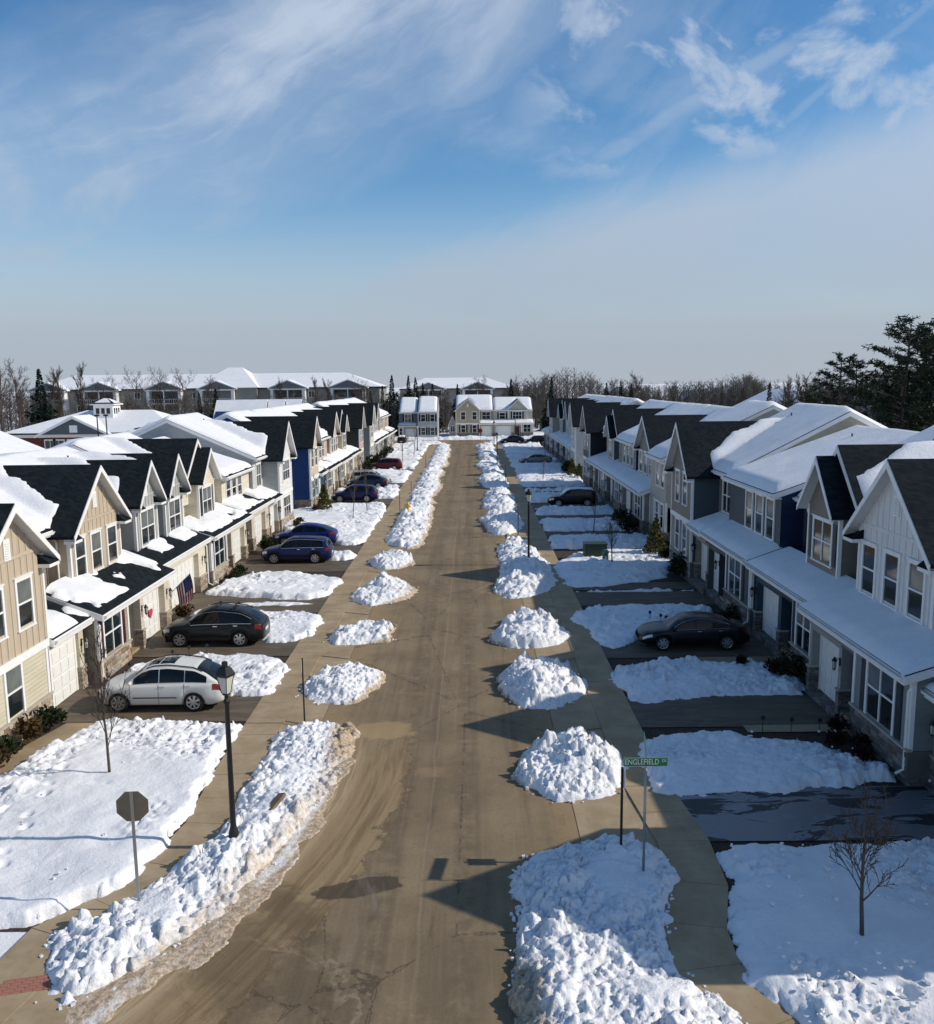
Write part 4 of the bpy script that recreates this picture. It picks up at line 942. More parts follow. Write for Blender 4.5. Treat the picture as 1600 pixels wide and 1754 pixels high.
# right, second block
unit(1, 13.7, 61.8, 67.2, 'plain', (.38, .365, .32), (.36, .35, .31), (.40, .385, .335), 'cream-grey end townhouse beyond the sunny gap, with stone along its end wall', z=.4)
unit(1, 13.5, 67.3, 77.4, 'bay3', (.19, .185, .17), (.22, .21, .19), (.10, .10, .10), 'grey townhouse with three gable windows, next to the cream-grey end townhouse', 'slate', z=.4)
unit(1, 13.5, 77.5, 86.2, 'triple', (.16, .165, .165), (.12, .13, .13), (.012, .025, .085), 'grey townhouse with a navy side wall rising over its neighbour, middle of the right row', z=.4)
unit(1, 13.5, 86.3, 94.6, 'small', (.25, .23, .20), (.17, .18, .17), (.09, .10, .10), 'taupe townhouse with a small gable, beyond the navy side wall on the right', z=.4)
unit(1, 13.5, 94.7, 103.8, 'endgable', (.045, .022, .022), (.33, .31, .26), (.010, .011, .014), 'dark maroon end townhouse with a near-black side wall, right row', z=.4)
# right, third block
unit(1, 13.6, 112.5, 120.6, 'flush', (.52, .50, .50), (.50, .48, .47), (.56, .55, .56), 'white end townhouse past the second sunny gap, right row', z=.4)
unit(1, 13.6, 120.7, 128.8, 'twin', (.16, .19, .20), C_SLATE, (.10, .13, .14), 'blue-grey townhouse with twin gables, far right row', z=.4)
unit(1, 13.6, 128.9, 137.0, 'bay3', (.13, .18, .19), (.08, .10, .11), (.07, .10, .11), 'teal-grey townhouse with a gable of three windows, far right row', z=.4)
unit(1, 13.6, 137.1, 145.2, 'small', (.30, .29, .26), (.20, .21, .2), (.17, .18, .17), 'grey townhouse with a small gable, far right row before the cross street', z=.4)
unit(1, 13.6, 145.3, 153.0, 'flush', (.40, .37, .31), (.36, .33, .28), (.37, .35, .30), 'beige townhouse with a flush gable, last but one of the right row', z=.4)
unit(1, 13.6, 153.1, 161.5, 'triple', (.24, .28, .30), (.16, .19, .2), (.2, .24, .26), 'blue-grey townhouse closing the right row before the cross street', z=.4)

# ------------------------------------------------------------------ ploughed banks, piles and snow-covered lawns
_rf = random.Random(77)
FOOT = [(8.55, 15.6, .2, .3, .14), (8.2, 15.05, .22, .3, .15), (7.5, 15.7, .16, .25, .1), (8.95, 14.5, .2, .3, .12), (-11.0, 23.9, .3, .16, .06), (-12.4, 20.0, 1.6, .7, .05), (-10.6, 19.4, 1.4, .5, .05), (-9.4, 21.0, .5, .9, .05)]
for _w in ((-12.9, 26.2, -11.4, 18.2, 9), (7.2, 20.1, 12.5, 18.3, 9), (6.6, 26.4, 11.5, 25.0, 7), (-13.5, 43.0, -9, 42.0, 6), (-14, 34.6, -9, 34.9, 6), (6.8, 33.6, 12, 32.6, 7), (-13, 75, -9, 68, 10), (-13.8, 51.5, -9, 50.6, 6)):
    for _i in range(_w[4]):
        _t = (_i+.5)/_w[4]; _n = .16 if _i % 2 else -.16; FOOT.append((_w[0]+(_w[2]-_w[0])*_t+_rf.uniform(-.08, .08), _w[1]+(_w[3]-_w[1])*_t+_n+_rf.uniform(-.08, .08), .14, .15, _rf.uniform(.07, .13)))
def snow_patch(name, P, hmax, label=None, res=.07, ramp_=.9, lump=1., lumpf=None, dirt=None, warp=.22, kind=None, group=None, edge_step=.0, base=0., seed=0, round_=True, cat='snow pile'):
    P = np.array(P, float)
    if round_:                                   # soften the corners of the outline
        for _ in range(1):
            Qn = np.roll(P, -1, 0); P = np.stack([P*.75+Qn*.25, P*.25+Qn*.75], 1).reshape(-1, 2)
    x0, y0 = P.min(0)-.4; x1, y1 = P.max(0)+.4
    xs = np.arange(x0, x1, res); ys = np.arange(y0, y1, res); X, Y = np.meshgrid(xs, ys)
    d = poly_sdf(X, Y, [tuple(p) for p in P])
    d = d+(fbm(X*1.1, Y*1.1, 41+seed, 3)-.5)*warp*2.6+(blocks(X, Y, .34, 43+seed)-.4)*warp*.55*lump
    prof = (1-np.exp(-(np.maximum(d, 0)/(ramp_*.5))**1.35))*(1-edge_step)+edge_step*sstep(d, -.02, .22)
    L = lump if lumpf is None else lumpf(X, Y)
    dents = sum((np.exp(-(((X-a)/rx)**2+((Y-b)/ry)**2)**2)*dp for a, b, rx, ry, dp in FOOT), np.zeros(X.shape)) if kind == 'structure' else 0
    big = fbm(X*.55, Y*.55, 47+seed, 3)
    h = hmax*prof*((.40+1.2*big) if kind != 'structure' else (.62+.76*big))
    b1 = blocks(X, Y, .52, 3+seed, .3, .9); b2 = blocks(X+7, Y+3, .25, 9+seed, .4, 1.0); b3 = blocks(X+1, Y+9, .125, 15+seed, .35, 1.)
    sel = sstep(fbm(X*.8, Y*.8, 61+seed, 3), .40, .62); s2_ = sstep(fbm(X*1.3+5, Y*1.3, 67+seed, 3), .36, .6); crumb = fbm(X*9, Y*9, 69+seed, 3)-.5
    ch = (b1*.24*sel+b2*(.035+.075*s2_)+b3*(.03+.04*(1-s2_))+crumb*.085)-.12
    h = h+L*ch*sstep(d, 0, .35)*min(1.3, .4+hmax*1.2)+(fbm(X*2.2, Y*2.2, 71+seed)-.5)*.05*sstep(d, 0, .4)
    h = h-dents
    Z = np.where(d > 0, np.maximum(h, .015)+base, -.08)
    ins = d > 0; n, m = X.shape
    i = (np.arange(n-1)[:, None]*m+np.arange(m-1)[None, :])
    keep = ins[:-1, :-1] | ins[1:, :-1] | ins[:-1, 1:] | ins[1:, 1:]
    Qd = i[keep].ravel(); Qd = np.stack([Qd, Qd+1, Qd+m+1, Qd+m], 1)
    used = np.unique(Qd); remap = np.full(n*m, -1); remap[used] = np.arange(len(used))
    cx, cy = P.mean(0)
    V = np.stack([X.ravel()[used]-cx, Y.ravel()[used]-cy, Z.ravel()[used]], 1)
    at = np.clip(dirt(X, Y, d, Z), 0, 1).ravel()[used] if dirt else None
    me = np_mesh(name, V, remap[Qd], SNOWD if dirt else SNOW, smooth=False, attr=at)
    o = link_mesh(name, me, None, (cx, cy, 0))
    if kind: tag(o, None, None, None, kind)
    else: tag(o, label, cat, group)
    return o
def near_road_l(X, Y, d, Z): return sstep(X, -5.4, -3.6)*.7+sstep(.24-Z, 0, .2)*(.30+.35*sstep(X, -5.8, -4.2))-.08
def near_road_r(X, Y, d, Z): return sstep(-X, -2.4, -.8)*.5+sstep(.22-Z, 0, .2)*(.28+.35*sstep(-X, -2.6, -1.2))-.1
def corner_dirt(X, Y, d, Z):
    e = 0*X
    s = X+4.3+np.maximum(25-Y, 0)**1.7*.055
    return sstep(s, -1.25, -.1)*.72+sstep(X, -5.2, -4.0)*sstep(Y, 24.5, 28)*.45+sstep(-Y, -17.4, -15)*.22*sstep(s, -2.2, -.6)
PILES = 'ploughed snow piles along the street'
LP = {'VL1': [(-9.1, 16.47), (-9.21, 17.35), (-8.45, 17.82), (-7.93, 18.6), (-7.12, 20.1), (-6.7, 21.9), (-6.8, 23.98), (-6.7, 26.23), (-6.67, 28.2), (-5.61, 29.1), (-3.94, 28.5), (-4.01, 26.63), (-4.3, 23.94), (-4.75, 21.1), (-5.34, 19.21), (-5.79, 17.83), (-6.5, 16.44), (-7.17, 15.4), (-8.2, 14.95)],
 'VL2': [(-6.69, 31.71), (-6.74, 33.02), (-6.11, 34.86), (-4.69, 35.21), (-3.63, 34.02), (-3.73, 33.42), (-4.14, 31.04), (-5.45, 30.71)],
 'VL3': [(-6.96, 38.95), (-6.61, 39.94), (-5.53, 42.04), (-3.77, 41.21), (-3.73, 38.86), (-4.56, 38.42), (-6.12, 38.02)],
 'VL4': [(-6.83, 46.65), (-6.73, 48.94), (-5.61, 51.24), (-3.11, 49.55), (-3.34, 46.93), (-4.42, 45.79), (-5.77, 45.09)],
 'VL5': [(-7.01, 56.98), (-6.6, 58.78), (-4.94, 60.9), (-3.98, 57.6), (-3.82, 55.7), (-4.84, 54.48), (-6.37, 54.73)],
 'VL6': [(-6.8, 64.35), (-6.58, 68.73), (-6.5, 77.88), (-6.4, 84.41), (-3.6, 84.0), (-3.5, 77), (-3.3, 71.55), (-3.64, 66.18), (-3.67, 61.83), (-4.96, 61.2)],
 'VR1': [(0.9, 18.06), (0.85, 19.24), (1.3, 20.3), (2.85, 20.9), (3.81, 21.0), (4.6, 20.6), (4.75, 20.0), (4.65, 18.94), (4.3, 17.8), (4.03, 17.1), (4.2, 15.97), (4.67, 15.12), (5.07, 14.28), (5.3, 13.0), (4.9, 12.4), (0.45, 12.6), (0.7, 15.32), (0.9, 16.74)],
 'VR2': [(1.17, 24.77), (1.66, 26.42), (2.72, 27.71), (3.86, 27.43), (4.5, 25.99), (4.69, 25.45), (4.28, 23.45), (3.1, 22.98), (1.95, 23.07), (1.51, 23.93)],
 'VR3': [(0.82, 32.82), (1.41, 34.64), (2.97, 35.39), (4.31, 34.18), (4.49, 32.04), (4.26, 31.57), (2.94, 29.94), (1.69, 30.25), (1.1, 31.65)],
 'VR4': [(0.78, 39.3), (1.72, 42.12), (3.3, 42.87), (4.37, 40.4), (4.58, 39.25), (3.69, 37.64), (1.57, 37.36), (0.94, 38.44)],
 'VR5': [(1.14, 48.39), (1.82, 53.48), (1.82, 60.55), (2.64, 64.12), (4.67, 60.86), (5.14, 52.68), (5.01, 49.24), (3.28, 46.94), (1.96, 46.33)],
 'VR6': [(0.9, 71.5), (0.5, 74.59), (2.28, 78.2), (4.3, 78.0), (4.4, 71.27), (3.38, 66.9), (1.46, 66.9)]}
snow_patch('snow_bank', LP['VL1'], .42, 'long broken snow bank curving round the left corner, stop sign and lamp in it', .04, 1.0, 1.15, dirt=corner_dirt, group=PILES, edge_step=.35,
           lumpf=lambda X, Y: 1.25-1.1*sstep(.9-np.hypot((X+7.2)*1.3+(Y-18)*.8, (Y-17.9)*.7-(X+7.2)*.4), 0, .5)-.8*sstep(.55-np.abs((X+5.6)*1.0-(Y-23.5)*.10), 0, .4)*sstep(Y, 20, 22)*sstep(-Y, -26, -24.5))
for k, hm, lab, rs in (('VL2', .52, 'snow pile beside the first thin post on the left, between two driveway aprons', .042), ('VL3', .5, 'snow pile across the sidewalk from the black crossover', .055), ('VL4', .58, 'low snow pile left of the road, across from the flag', .06), ('VL5', .62, 'snow pile left of the road, level with the blue cars', .07), ('VL6', .58, 'long snow bank with the yellow hydrant in it, left of the road', .085)):
    snow_patch('snow_pile', LP[k], hm, lab, rs, 1.05, 1.0, dirt=near_road_l, group=PILES, seed=int(k[2])*3, edge_step=.2)
snow_patch('snow_bank', LP['VR1'], .40, 'big snow bank under the green street-name sign, front right of the road', .04, 1.3, 1.15, dirt=lambda X, Y, d, Z: sstep(-X, -2.1, -.9)*sstep(-Y, -17.5, -15)*.75+near_road_r(X, Y, d, Z)*.5, group=PILES, seed=2, edge_step=.25,
           lumpf=lambda X, Y: 1.25-1.1*sstep(1.-np.hypot((X-3.5)*.9, (Y-18.9)*.75), 0, .5)-1.0*sstep(.8-np.hypot((X-3.5)*.8, (Y-15.0)*1.1), 0, .5))
for k, hm, lab, rs in (('VR2', .68, 'tall snow pile half in sun, right behind the street-name sign', .04), ('VR3', .7, 'snow pile right of the road, level with the white crossover', .045), ('VR4', .68, 'snow pile right of the road, level with the black crossover', .06), ('VR5', .62, 'long snow bank holding the tall black lamp, right of the road', .07), ('VR6', .66, 'broad snow pile spilling onto the road, beyond the tall black lamp on the right', .085)):
    snow_patch('snow_pile', LP[k], hm, lab, rs, 1.15, 1.0, dirt=near_road_r, group=PILES, seed=int(k[2])*5+1, edge_step=.15)
far = [('l', 84.6, 117, 'long far snow bank left of the road, opposite the red crossover'), ('l', 117.5, 167, 'farthest snow bank left of the road, running to its end'),
       ('r', 80, 95, 'snow pile right of the road, opposite the snow-topped dark car'), ('r', 97.5, 113, 'snow pile right of the road, near the second sunny gap'), ('r', 114, 133, 'far snow bank right of the road, opposite the silver sedan'), ('r', 135, 166, 'farthest snow bank right of the road, running to its end')]
for sd_, ya, yb, lab in far:
    rn = random.Random(int(ya)); st = []; y = ya
    while y < yb: st.append(y); y += 4
    if sd_ == 'l':
        inner = [(-6.45+rn.uniform(-.15, .1), y) for y in st+[yb]]; outer = [(-3.7+rn.uniform(-.7, .6), y) for y in (st+[yb])[::-1]]
        snow_patch('snow_pile', inner+outer, .5, lab, .12 if ya < 100 else .18, 1.1, 1.1, dirt=near_road_l, group=PILES, seed=int(ya))
    else:
        inner = [(4.3+rn.uniform(-.1, .15), y) for y in (st+[yb])[::-1]]; outer = [(1.1+rn.uniform(-.6, .6), y) for y in st+[yb]]
        snow_patch('snow_pile', outer+inner, .6, lab, .12 if ya < 100 else .18, 1.2, 1.1, dirt=near_road_r, group=PILES, seed=int(ya))
snow_patch('snow_pile', [(-14, 16.5), (-10.3, 16.2), (-9.55, 15.3), (-8.95, 14.4), (-8.7, 13.3), (-14, 13.2)], .5, 'snow heap cut off by the lower left corner, beside the brick ramp', .05, .8, 1.1, group=PILES, seed=8)
# brown slush thrown up along the inside of the corner
def slush():
    P = [(-4.8, 29.0), (-4.5, 26.3), (-4.85, 23.5), (-5.3, 20.9), (-5.95, 18.9), (-6.6, 17.2), (-7.4, 15.9), (-8.4, 15.2), (-7.3, 14.4), (-6.2, 15.6), (-5.3, 17.4), (-4.65, 19.3), (-4.2, 21.5), (-3.95, 24), (-3.8, 28.4)]
    return snow_patch('sandy_slush', P, .055, None, .05, .5, .22, dirt=lambda X, Y, d, Z: 1.05+.7*(fbm((X+np.maximum(25-Y, 0)**1.7*.055)*4.5, Y*.35, 5)-.5)*2, warp=.3, kind='stuff', seed=4)
slush()
# lawns (part of the setting)
lawn_l = {'LL1': [(-15.0, 22.2), (-14.2, 26.02), (-13.75, 27.6), (-13.3, 29.1), (-11.51, 28.9), (-8.1, 28.95), (-8.0, 28.0), (-8.05, 26.03), (-8.0, 24.38), (-7.9, 22.6), (-8.0, 20.9), (-8.35, 19.2), (-9.1, 18.1), (-10.3, 17.3), (-13, 16.9), (-20, 16.9), (-20, 22.2)],
 'LL2': [(-14.61, 33.7), (-14.25, 35.61), (-12.37, 36.78), (-9.41, 36.28), (-7.73, 35.43), (-7.73, 33.87), (-7.7, 32.12), (-7.86, 31.74), (-9.21, 31.77), (-12.71, 32.11)],
 'LL3': [(-14.88, 43.25), (-14.25, 44.64), (-11.0, 44.04), (-7.55, 42.99), (-7.57, 41.88), (-7.6, 38.88), (-9.98, 38.58), (-13.09, 40.78)],
 'LL4': [(-14.5, 45.9), (-12.38, 46.1), (-8.5, 46.0), (-8.5, 45.5), (-12.36, 45.6), (-14.5, 45.55)],
 'LL5': [(-15.5, 48.47), (-14.6, 51.67), (-12.61, 53.94), (-7.7, 51.38), (-8.0, 48.8), (-8.2, 46.7), (-11.71, 46.97), (-14.96, 48.03)],
 'LL6': [(-10.6, 59.9), (-8.1, 59.5), (-8.1, 57.7), (-10.2, 57.6)],
 'LL7': [(-15.6, 70.0), (-17.2, 75.2), (-17.2, 81.6), (-15.3, 82.3), (-14.86, 84.6), (-9.62, 84.8), (-8.05, 84.0), (-8.05, 72.12), (-8.1, 67.73), (-8.1, 63.4), (-10.22, 63.2), (-12.5, 66.2)]}
for k, P in lawn_l.items():
    if k == 'LL1': lf = lambda X, Y: .06+1.0*np.maximum(sstep(Y+.35*(X+11), 25.6, 27.2), np.maximum(sstep(-(X+13.1)-(25.6-Y)*.1, -.9, .2), sstep(.8-np.hypot(X+8.9, (Y-21.9)*.6), 0, .6)*.8))
    elif k == 'LL7': lf = lambda X, Y: .15+.8*sstep(fbm(X*.4, Y*.3, 8), .42, .58)
    else: lf = lambda X, Y: .35+.75*sstep(fbm(X*.5, Y*.5, 18), .42, .6)
    snow_patch('snowy_lawn', P, .30 if k != 'LL4' else .12, None, .05 if k in ('LL1', 'LL2', 'LL3') else .08, .35, 1., lumpf=lf, warp=.2, kind='structure', edge_step=.62, seed=int(k[2])*7)
lawn_r = {'RL1': [(6.15, 20.5), (7.67, 20.7), (17, 20.75), (17, 12.2), (8.2, 12.2), (5.95, 14.4), (5.45, 15.3), (5.35, 16.2), (5.45, 17.2), (5.9, 18.3), (6.1, 19.3)],
 'RL2': [(5.19, 25.91), (5.83, 27.52), (7.34, 28.09), (8.72, 28.06), (9.62, 27.2), (11.24, 26.93), (12.37, 25.64), (12.76, 24.38), (10.9, 23.88), (8.24, 23.56), (5.3, 23.25), (5.3, 24.63)],
 'RL3': [(5.4, 33.79), (6.38, 35.04), (8.26, 35.78), (10.4, 35.39), (12.68, 34.86), (13.2, 32.12), (12.31, 31.26), (9.69, 31.32), (6.01, 30.5), (5.65, 32.18)],
 'RL4': [(4.96, 42.34), (5.85, 44.16), (8.41, 44.8), (11.58, 45.06), (12.66, 42.86), (10.58, 41.04), (7.93, 39.15), (6.48, 37.05), (5.6, 38.12), (5.33, 40.2)],
 'RL5': [(5.9, 48.2), (9.79, 48.3), (13.1, 48.35), (13.1, 47.95), (9.31, 47.9), (6.0, 47.95)],
 'RL6': [(5.12, 55.32), (7.94, 60.26), (12.12, 60.49), (14.55, 58.22), (12.35, 53.73), (11.37, 50.96), (8.21, 49.26), (5.45, 48.93), (5.44, 52.83)]}
for k, P in lawn_r.items():
    if k == 'RL1': lf = lambda X, Y: .05+1.0*np.maximum(sstep(1.5-np.hypot((X-6.7-(16-Y)*.3)*1.2, (Y-14.3)*.6), 0, .9), np.maximum(sstep(1.-np.hypot((X-6.9)*.7, Y-19.3), 0, .8)*.6, sstep(X, 9.3, 10.3)*sstep(Y, 17.5, 18.5)*.8))
    elif k == 'RL6': lf = lambda X, Y: .15+.7*sstep(fbm(X*.4, Y*.4, 9), .45, .6)
    else: lf = lambda X, Y: .4+.9*sstep(fbm(X*.5, Y*.5, 28), .40, .56)
    snow_patch('snowy_lawn', P, .25 if k != 'RL5' else .12, None, .05 if k in ('RL1', 'RL2', 'RL3') else .08, .9, 1., lumpf=lf, warp=.26, kind='structure', edge_step=.32, seed=int(k[2])*9+1)
def far_lawns(side, drives, ya, yb, sunny=()):
    y = ya
    for a, b in list(drives)+[(yb, yb)]:
        if a-y > .8:
            xa, xb = (-15.0, -8.1) if side < 0 else (5.95, 13.3)
            rn = random.Random(int(y)); j = lambda: rn.uniform(-.35, .35)
            P = [(xa, y+.1), ((xa+xb)/2, y+.1+j()*.3), (xb, y+.1), (xb+j()*.2, (y+a)/2), (xb, a-.1), ((xa+xb)/2, a-.1+j()*.3), (xa, a-.1)]
            snow_patch('snowy_lawn', P, .34, None, .11 if y < 100 else .2, .5, 1., lumpf=lambda X, Y: .45+.9*sstep(fbm(X*.4, Y*.4, 9), .40, .56), warp=.36, kind='structure', edge_step=.55, round_=False, seed=int(y))
            # a ridge of thrown snow beside the drive
        y = b
LD = [(84.9, 89.4), (96.8, 100.0), (100.9, 103.8), (117.3, 120.6), (132.8, 135.4), (141.0, 143.4), (149.4, 151.9), (157.5, 160), (166, 168.4)]
RD = [(65.9, 68.3), (73.8, 76.8), (81.0, 85.2), (91.2, 94.2), (95.2, 98.4), (117.6, 120.2), (125.6, 128.9), (134, 136.5), (142, 144.8), (150.4, 152.6), (158.6, 161)]
far_lawns(-1, LD, 84.6, 171); far_lawns(1, RD, 60.9, 168)
for a, b in LD: driveway(-1, a, b, 15.0)
for a, b in RD: driveway(1, a, b, 13.7)
for ya, yb in ((122.4, 128.0),):
    snow_patch('snowy_lawn', [(-18, ya), (-14.6, ya), (-14.6, yb), (-18, yb)], .3, None, .2, .5, .5, kind='structure', edge_step=.6, seed=5)
for ya, yb in ((103.9, 112.4),):
    snow_patch('snowy_lawn', [(13, ya), (18, ya), (18, yb), (13, yb)], .3, None, .2, .5, .5, kind='structure', edge_step=.6, seed=6)

# loose lumps broken off the banks, lying on lawns, aprons and gutters: far too many to count
def crumbs():
    rn = random.Random(91); b = MB(); zones = [(-6.3, 24, -13.8, -8.3, 300, .28, .13), (-8.6, 15.2, -4.3, 29, 0, 0, 0)]
    def lump(x, y, z, r):
        vs = []
        for k in range(8):
            sx, sy, sz = (1 if k & 1 else -1), (1 if k & 2 else -1), (1 if k & 4 else -1); vs.append((sx*rn.uniform(.5, 1.), sy*rn.uniform(.5, 1.), sz*rn.uniform(.35, .8)))
        a = rn.uniform(0, 6.3); ca, sa = math.cos(a), math.sin(a); vs = [(x+(p[0]*ca-p[1]*sa)*r, y+(p[0]*sa+p[1]*ca)*r, z+p[2]*r) for p in vs]
        b.add(vs, [(0, 2, 3, 1), (4, 5, 7, 6), (0, 1, 5, 4), (2, 6, 7, 3), (0, 4, 6, 2), (1, 3, 7, 5)])
    def strip(x0, x1, y0, y1, n, z, r0, r1):
        for _ in range(n): lump(rn.uniform(x0, x1), rn.uniform(y0, y1), z, rn.uniform(r0, r1)*(.5+rn.random()))
    strip(-12.8, -8.4, 25.0, 27.6, 90, .28, .02, .055); strip(-13.0, -8.4, 18.6, 25, 40, .28, .015, .04); strip(-13.5, -11.5, 23, 27, 50, .28, .02, .055)
    strip(6.2, 8.8, 13.6, 16.4, 90, .31, .015, .05); strip(6.0, 12, 17.5, 20.3, 60, .30, .015, .05); strip(6.4, 12, 24.3, 27.3, 40, .30, .015, .04)
    for k, P in LP.items():
        cx = sum(p[0] for p in P)/len(P); cy = sum(p[1] for p in P)/len(P)
        for _ in range(90 if k in ('VL1', 'VR1') else 26):
            i = rn.randrange(len(P)); q = P[i]; w = P[(i+1) % len(P)]; t = rn.random(); x, y = q[0]+(w[0]-q[0])*t, q[1]+(w[1]-q[1])*t; f = 1+abs(rn.gauss(0, .05)); o = rn.gauss(.0, .09)
            L = math.hypot(x-cx, y-cy)+1e-6; lump(x+(x-cx)/L*o, y+(y-cy)/L*o, .035, rn.uniform(.015, .05))
    o = b.build('snow_crumbs', SNOW); tag(o, None, None, None, 'stuff')
crumbs()

# ------------------------------------------------------------------ cars
TYRE = plain('tyre_rubber', (.012, .012, .012), .85); RIM = plain('alloy_rim', (.50, .50, .52), .3, metal=.85); RIMD = plain('wheel_well', (.006, .006, .006), .9)
CARGLASS = plain('car_glass', (.004, .005, .006), .06, spec=.35); HEADL = plain('headlight_lens', (.62, .64, .66), .1, spec=.7); TAILL = plain('tail_light_lens', (.18, .008, .008), .15, spec=.6)
TRIM = plain('black_plastic_trim', (.015, .015, .016), .6); CHROME = plain('chrome_trim', (.55, .55, .56), .2, metal=.9); SEAM = plain('panel_gap', (.02, .02, .02), .8)
def paint(name, c):
    return plain('paint_'+name, c, .32, spec=.3, coat=.15)
def interp(T, x):
    for (a, va), (b, vb) in zip(T[:-1], T[1:]):
        if x <= b:
            t = max(0, (x-a)/(b-a)); return va+(vb-va)*t
    return T[-1][1]
def smooth_i(T, x):
    return (interp(T, x-.05)+interp(T, x)+interp(T, x+.05))/3
SUV = dict(L=4.74, W=.925, wb=(1.42, -1.32), r=.37,
    deck=[(-2.37, .70), (-2.33, .98), (-2.2, 1.08), (-1.0, 1.07), (.9, 1.03), (1.5, .99), (2.05, .88), (2.28, .74), (2.37, .58)],
    roof=[(-2.24, 1.07), (-1.80, 1.38), (-1.35, 1.585), (-.4, 1.695), (.25, 1.655), (.6, 1.52), (1.22, 1.04)], wt=.66,
    plan=[(-2.37, .70), (-2.25, .83), (-1.9, .91), (1.5, .925), (1.9, .87), (2.15, .70), (2.30, .45), (2.37, .28)],
    side=[(-1.82, -1.03), (-1.0, -.10), (-.06, .86)], ws=(.62, 1.16), rw=(-2.17, -1.42))
WAGON = dict(SUV, roof=[(-2.30, 1.06), (-2.05, 1.50), (-1.8, 1.62), (-.4, 1.70), (.25, 1.66), (.6, 1.54), (1.25, 1.04)], side=[(-1.88, -1.1), (-1.04, -.12), (-.05, .88)], rw=(-2.24, -2.02))
SEDAN = dict(L=4.85, W=.915, wb=(1.45, -1.38), r=.335,
    deck=[(-2.42, .70), (-2.36, .92), (-1.9, 1.01), (-1.2, .98), (.9, .93), (1.5, .88), (2.1, .76), (2.33, .62), (2.42, .5)],
    roof=[(-1.95, 1.0), (-1.35, 1.27), (-.75, 1.42), (-.1, 1.45), (.3, 1.40), (.65, 1.27), (1.25, .93)], wt=.60,
    plan=[(-2.42, .66), (-2.3, .80), (-1.9, .895), (1.6, .915), (2.1, .86), (2.33, .70), (2.42, .52)],
    side=[(-1.45, -.95), (-.89, -.02), (.05, .88)], ws=(.66, 1.19), rw=(-1.88, -1.3))
COUPE = dict(SEDAN, L=4.66, deck=[(-2.33, .74), (-2.28, 1.02), (-2.0, 1.10), (-1.0, 1.06), (.9, 1.0), (1.5, .95), (2.0, .83), (2.25, .68), (2.33, .54)],
    roof=[(-2.15, 1.09), (-1.4, 1.43), (-.75, 1.57), (-.1, 1.61), (.3, 1.56), (.65, 1.42), (1.2, 1.0)], plan=[(-2.33, .68), (-2.2, .82), (-1.85, .91), (1.55, .925), (2.05, .87), (2.25, .72), (2.33, .54)], r=.36, wb=(1.42, -1.38), side=[(-1.6, -1.0), (-.94, -.06), (.01, .84)], ws=(.66, 1.14), rw=(-2.08, -1.38))
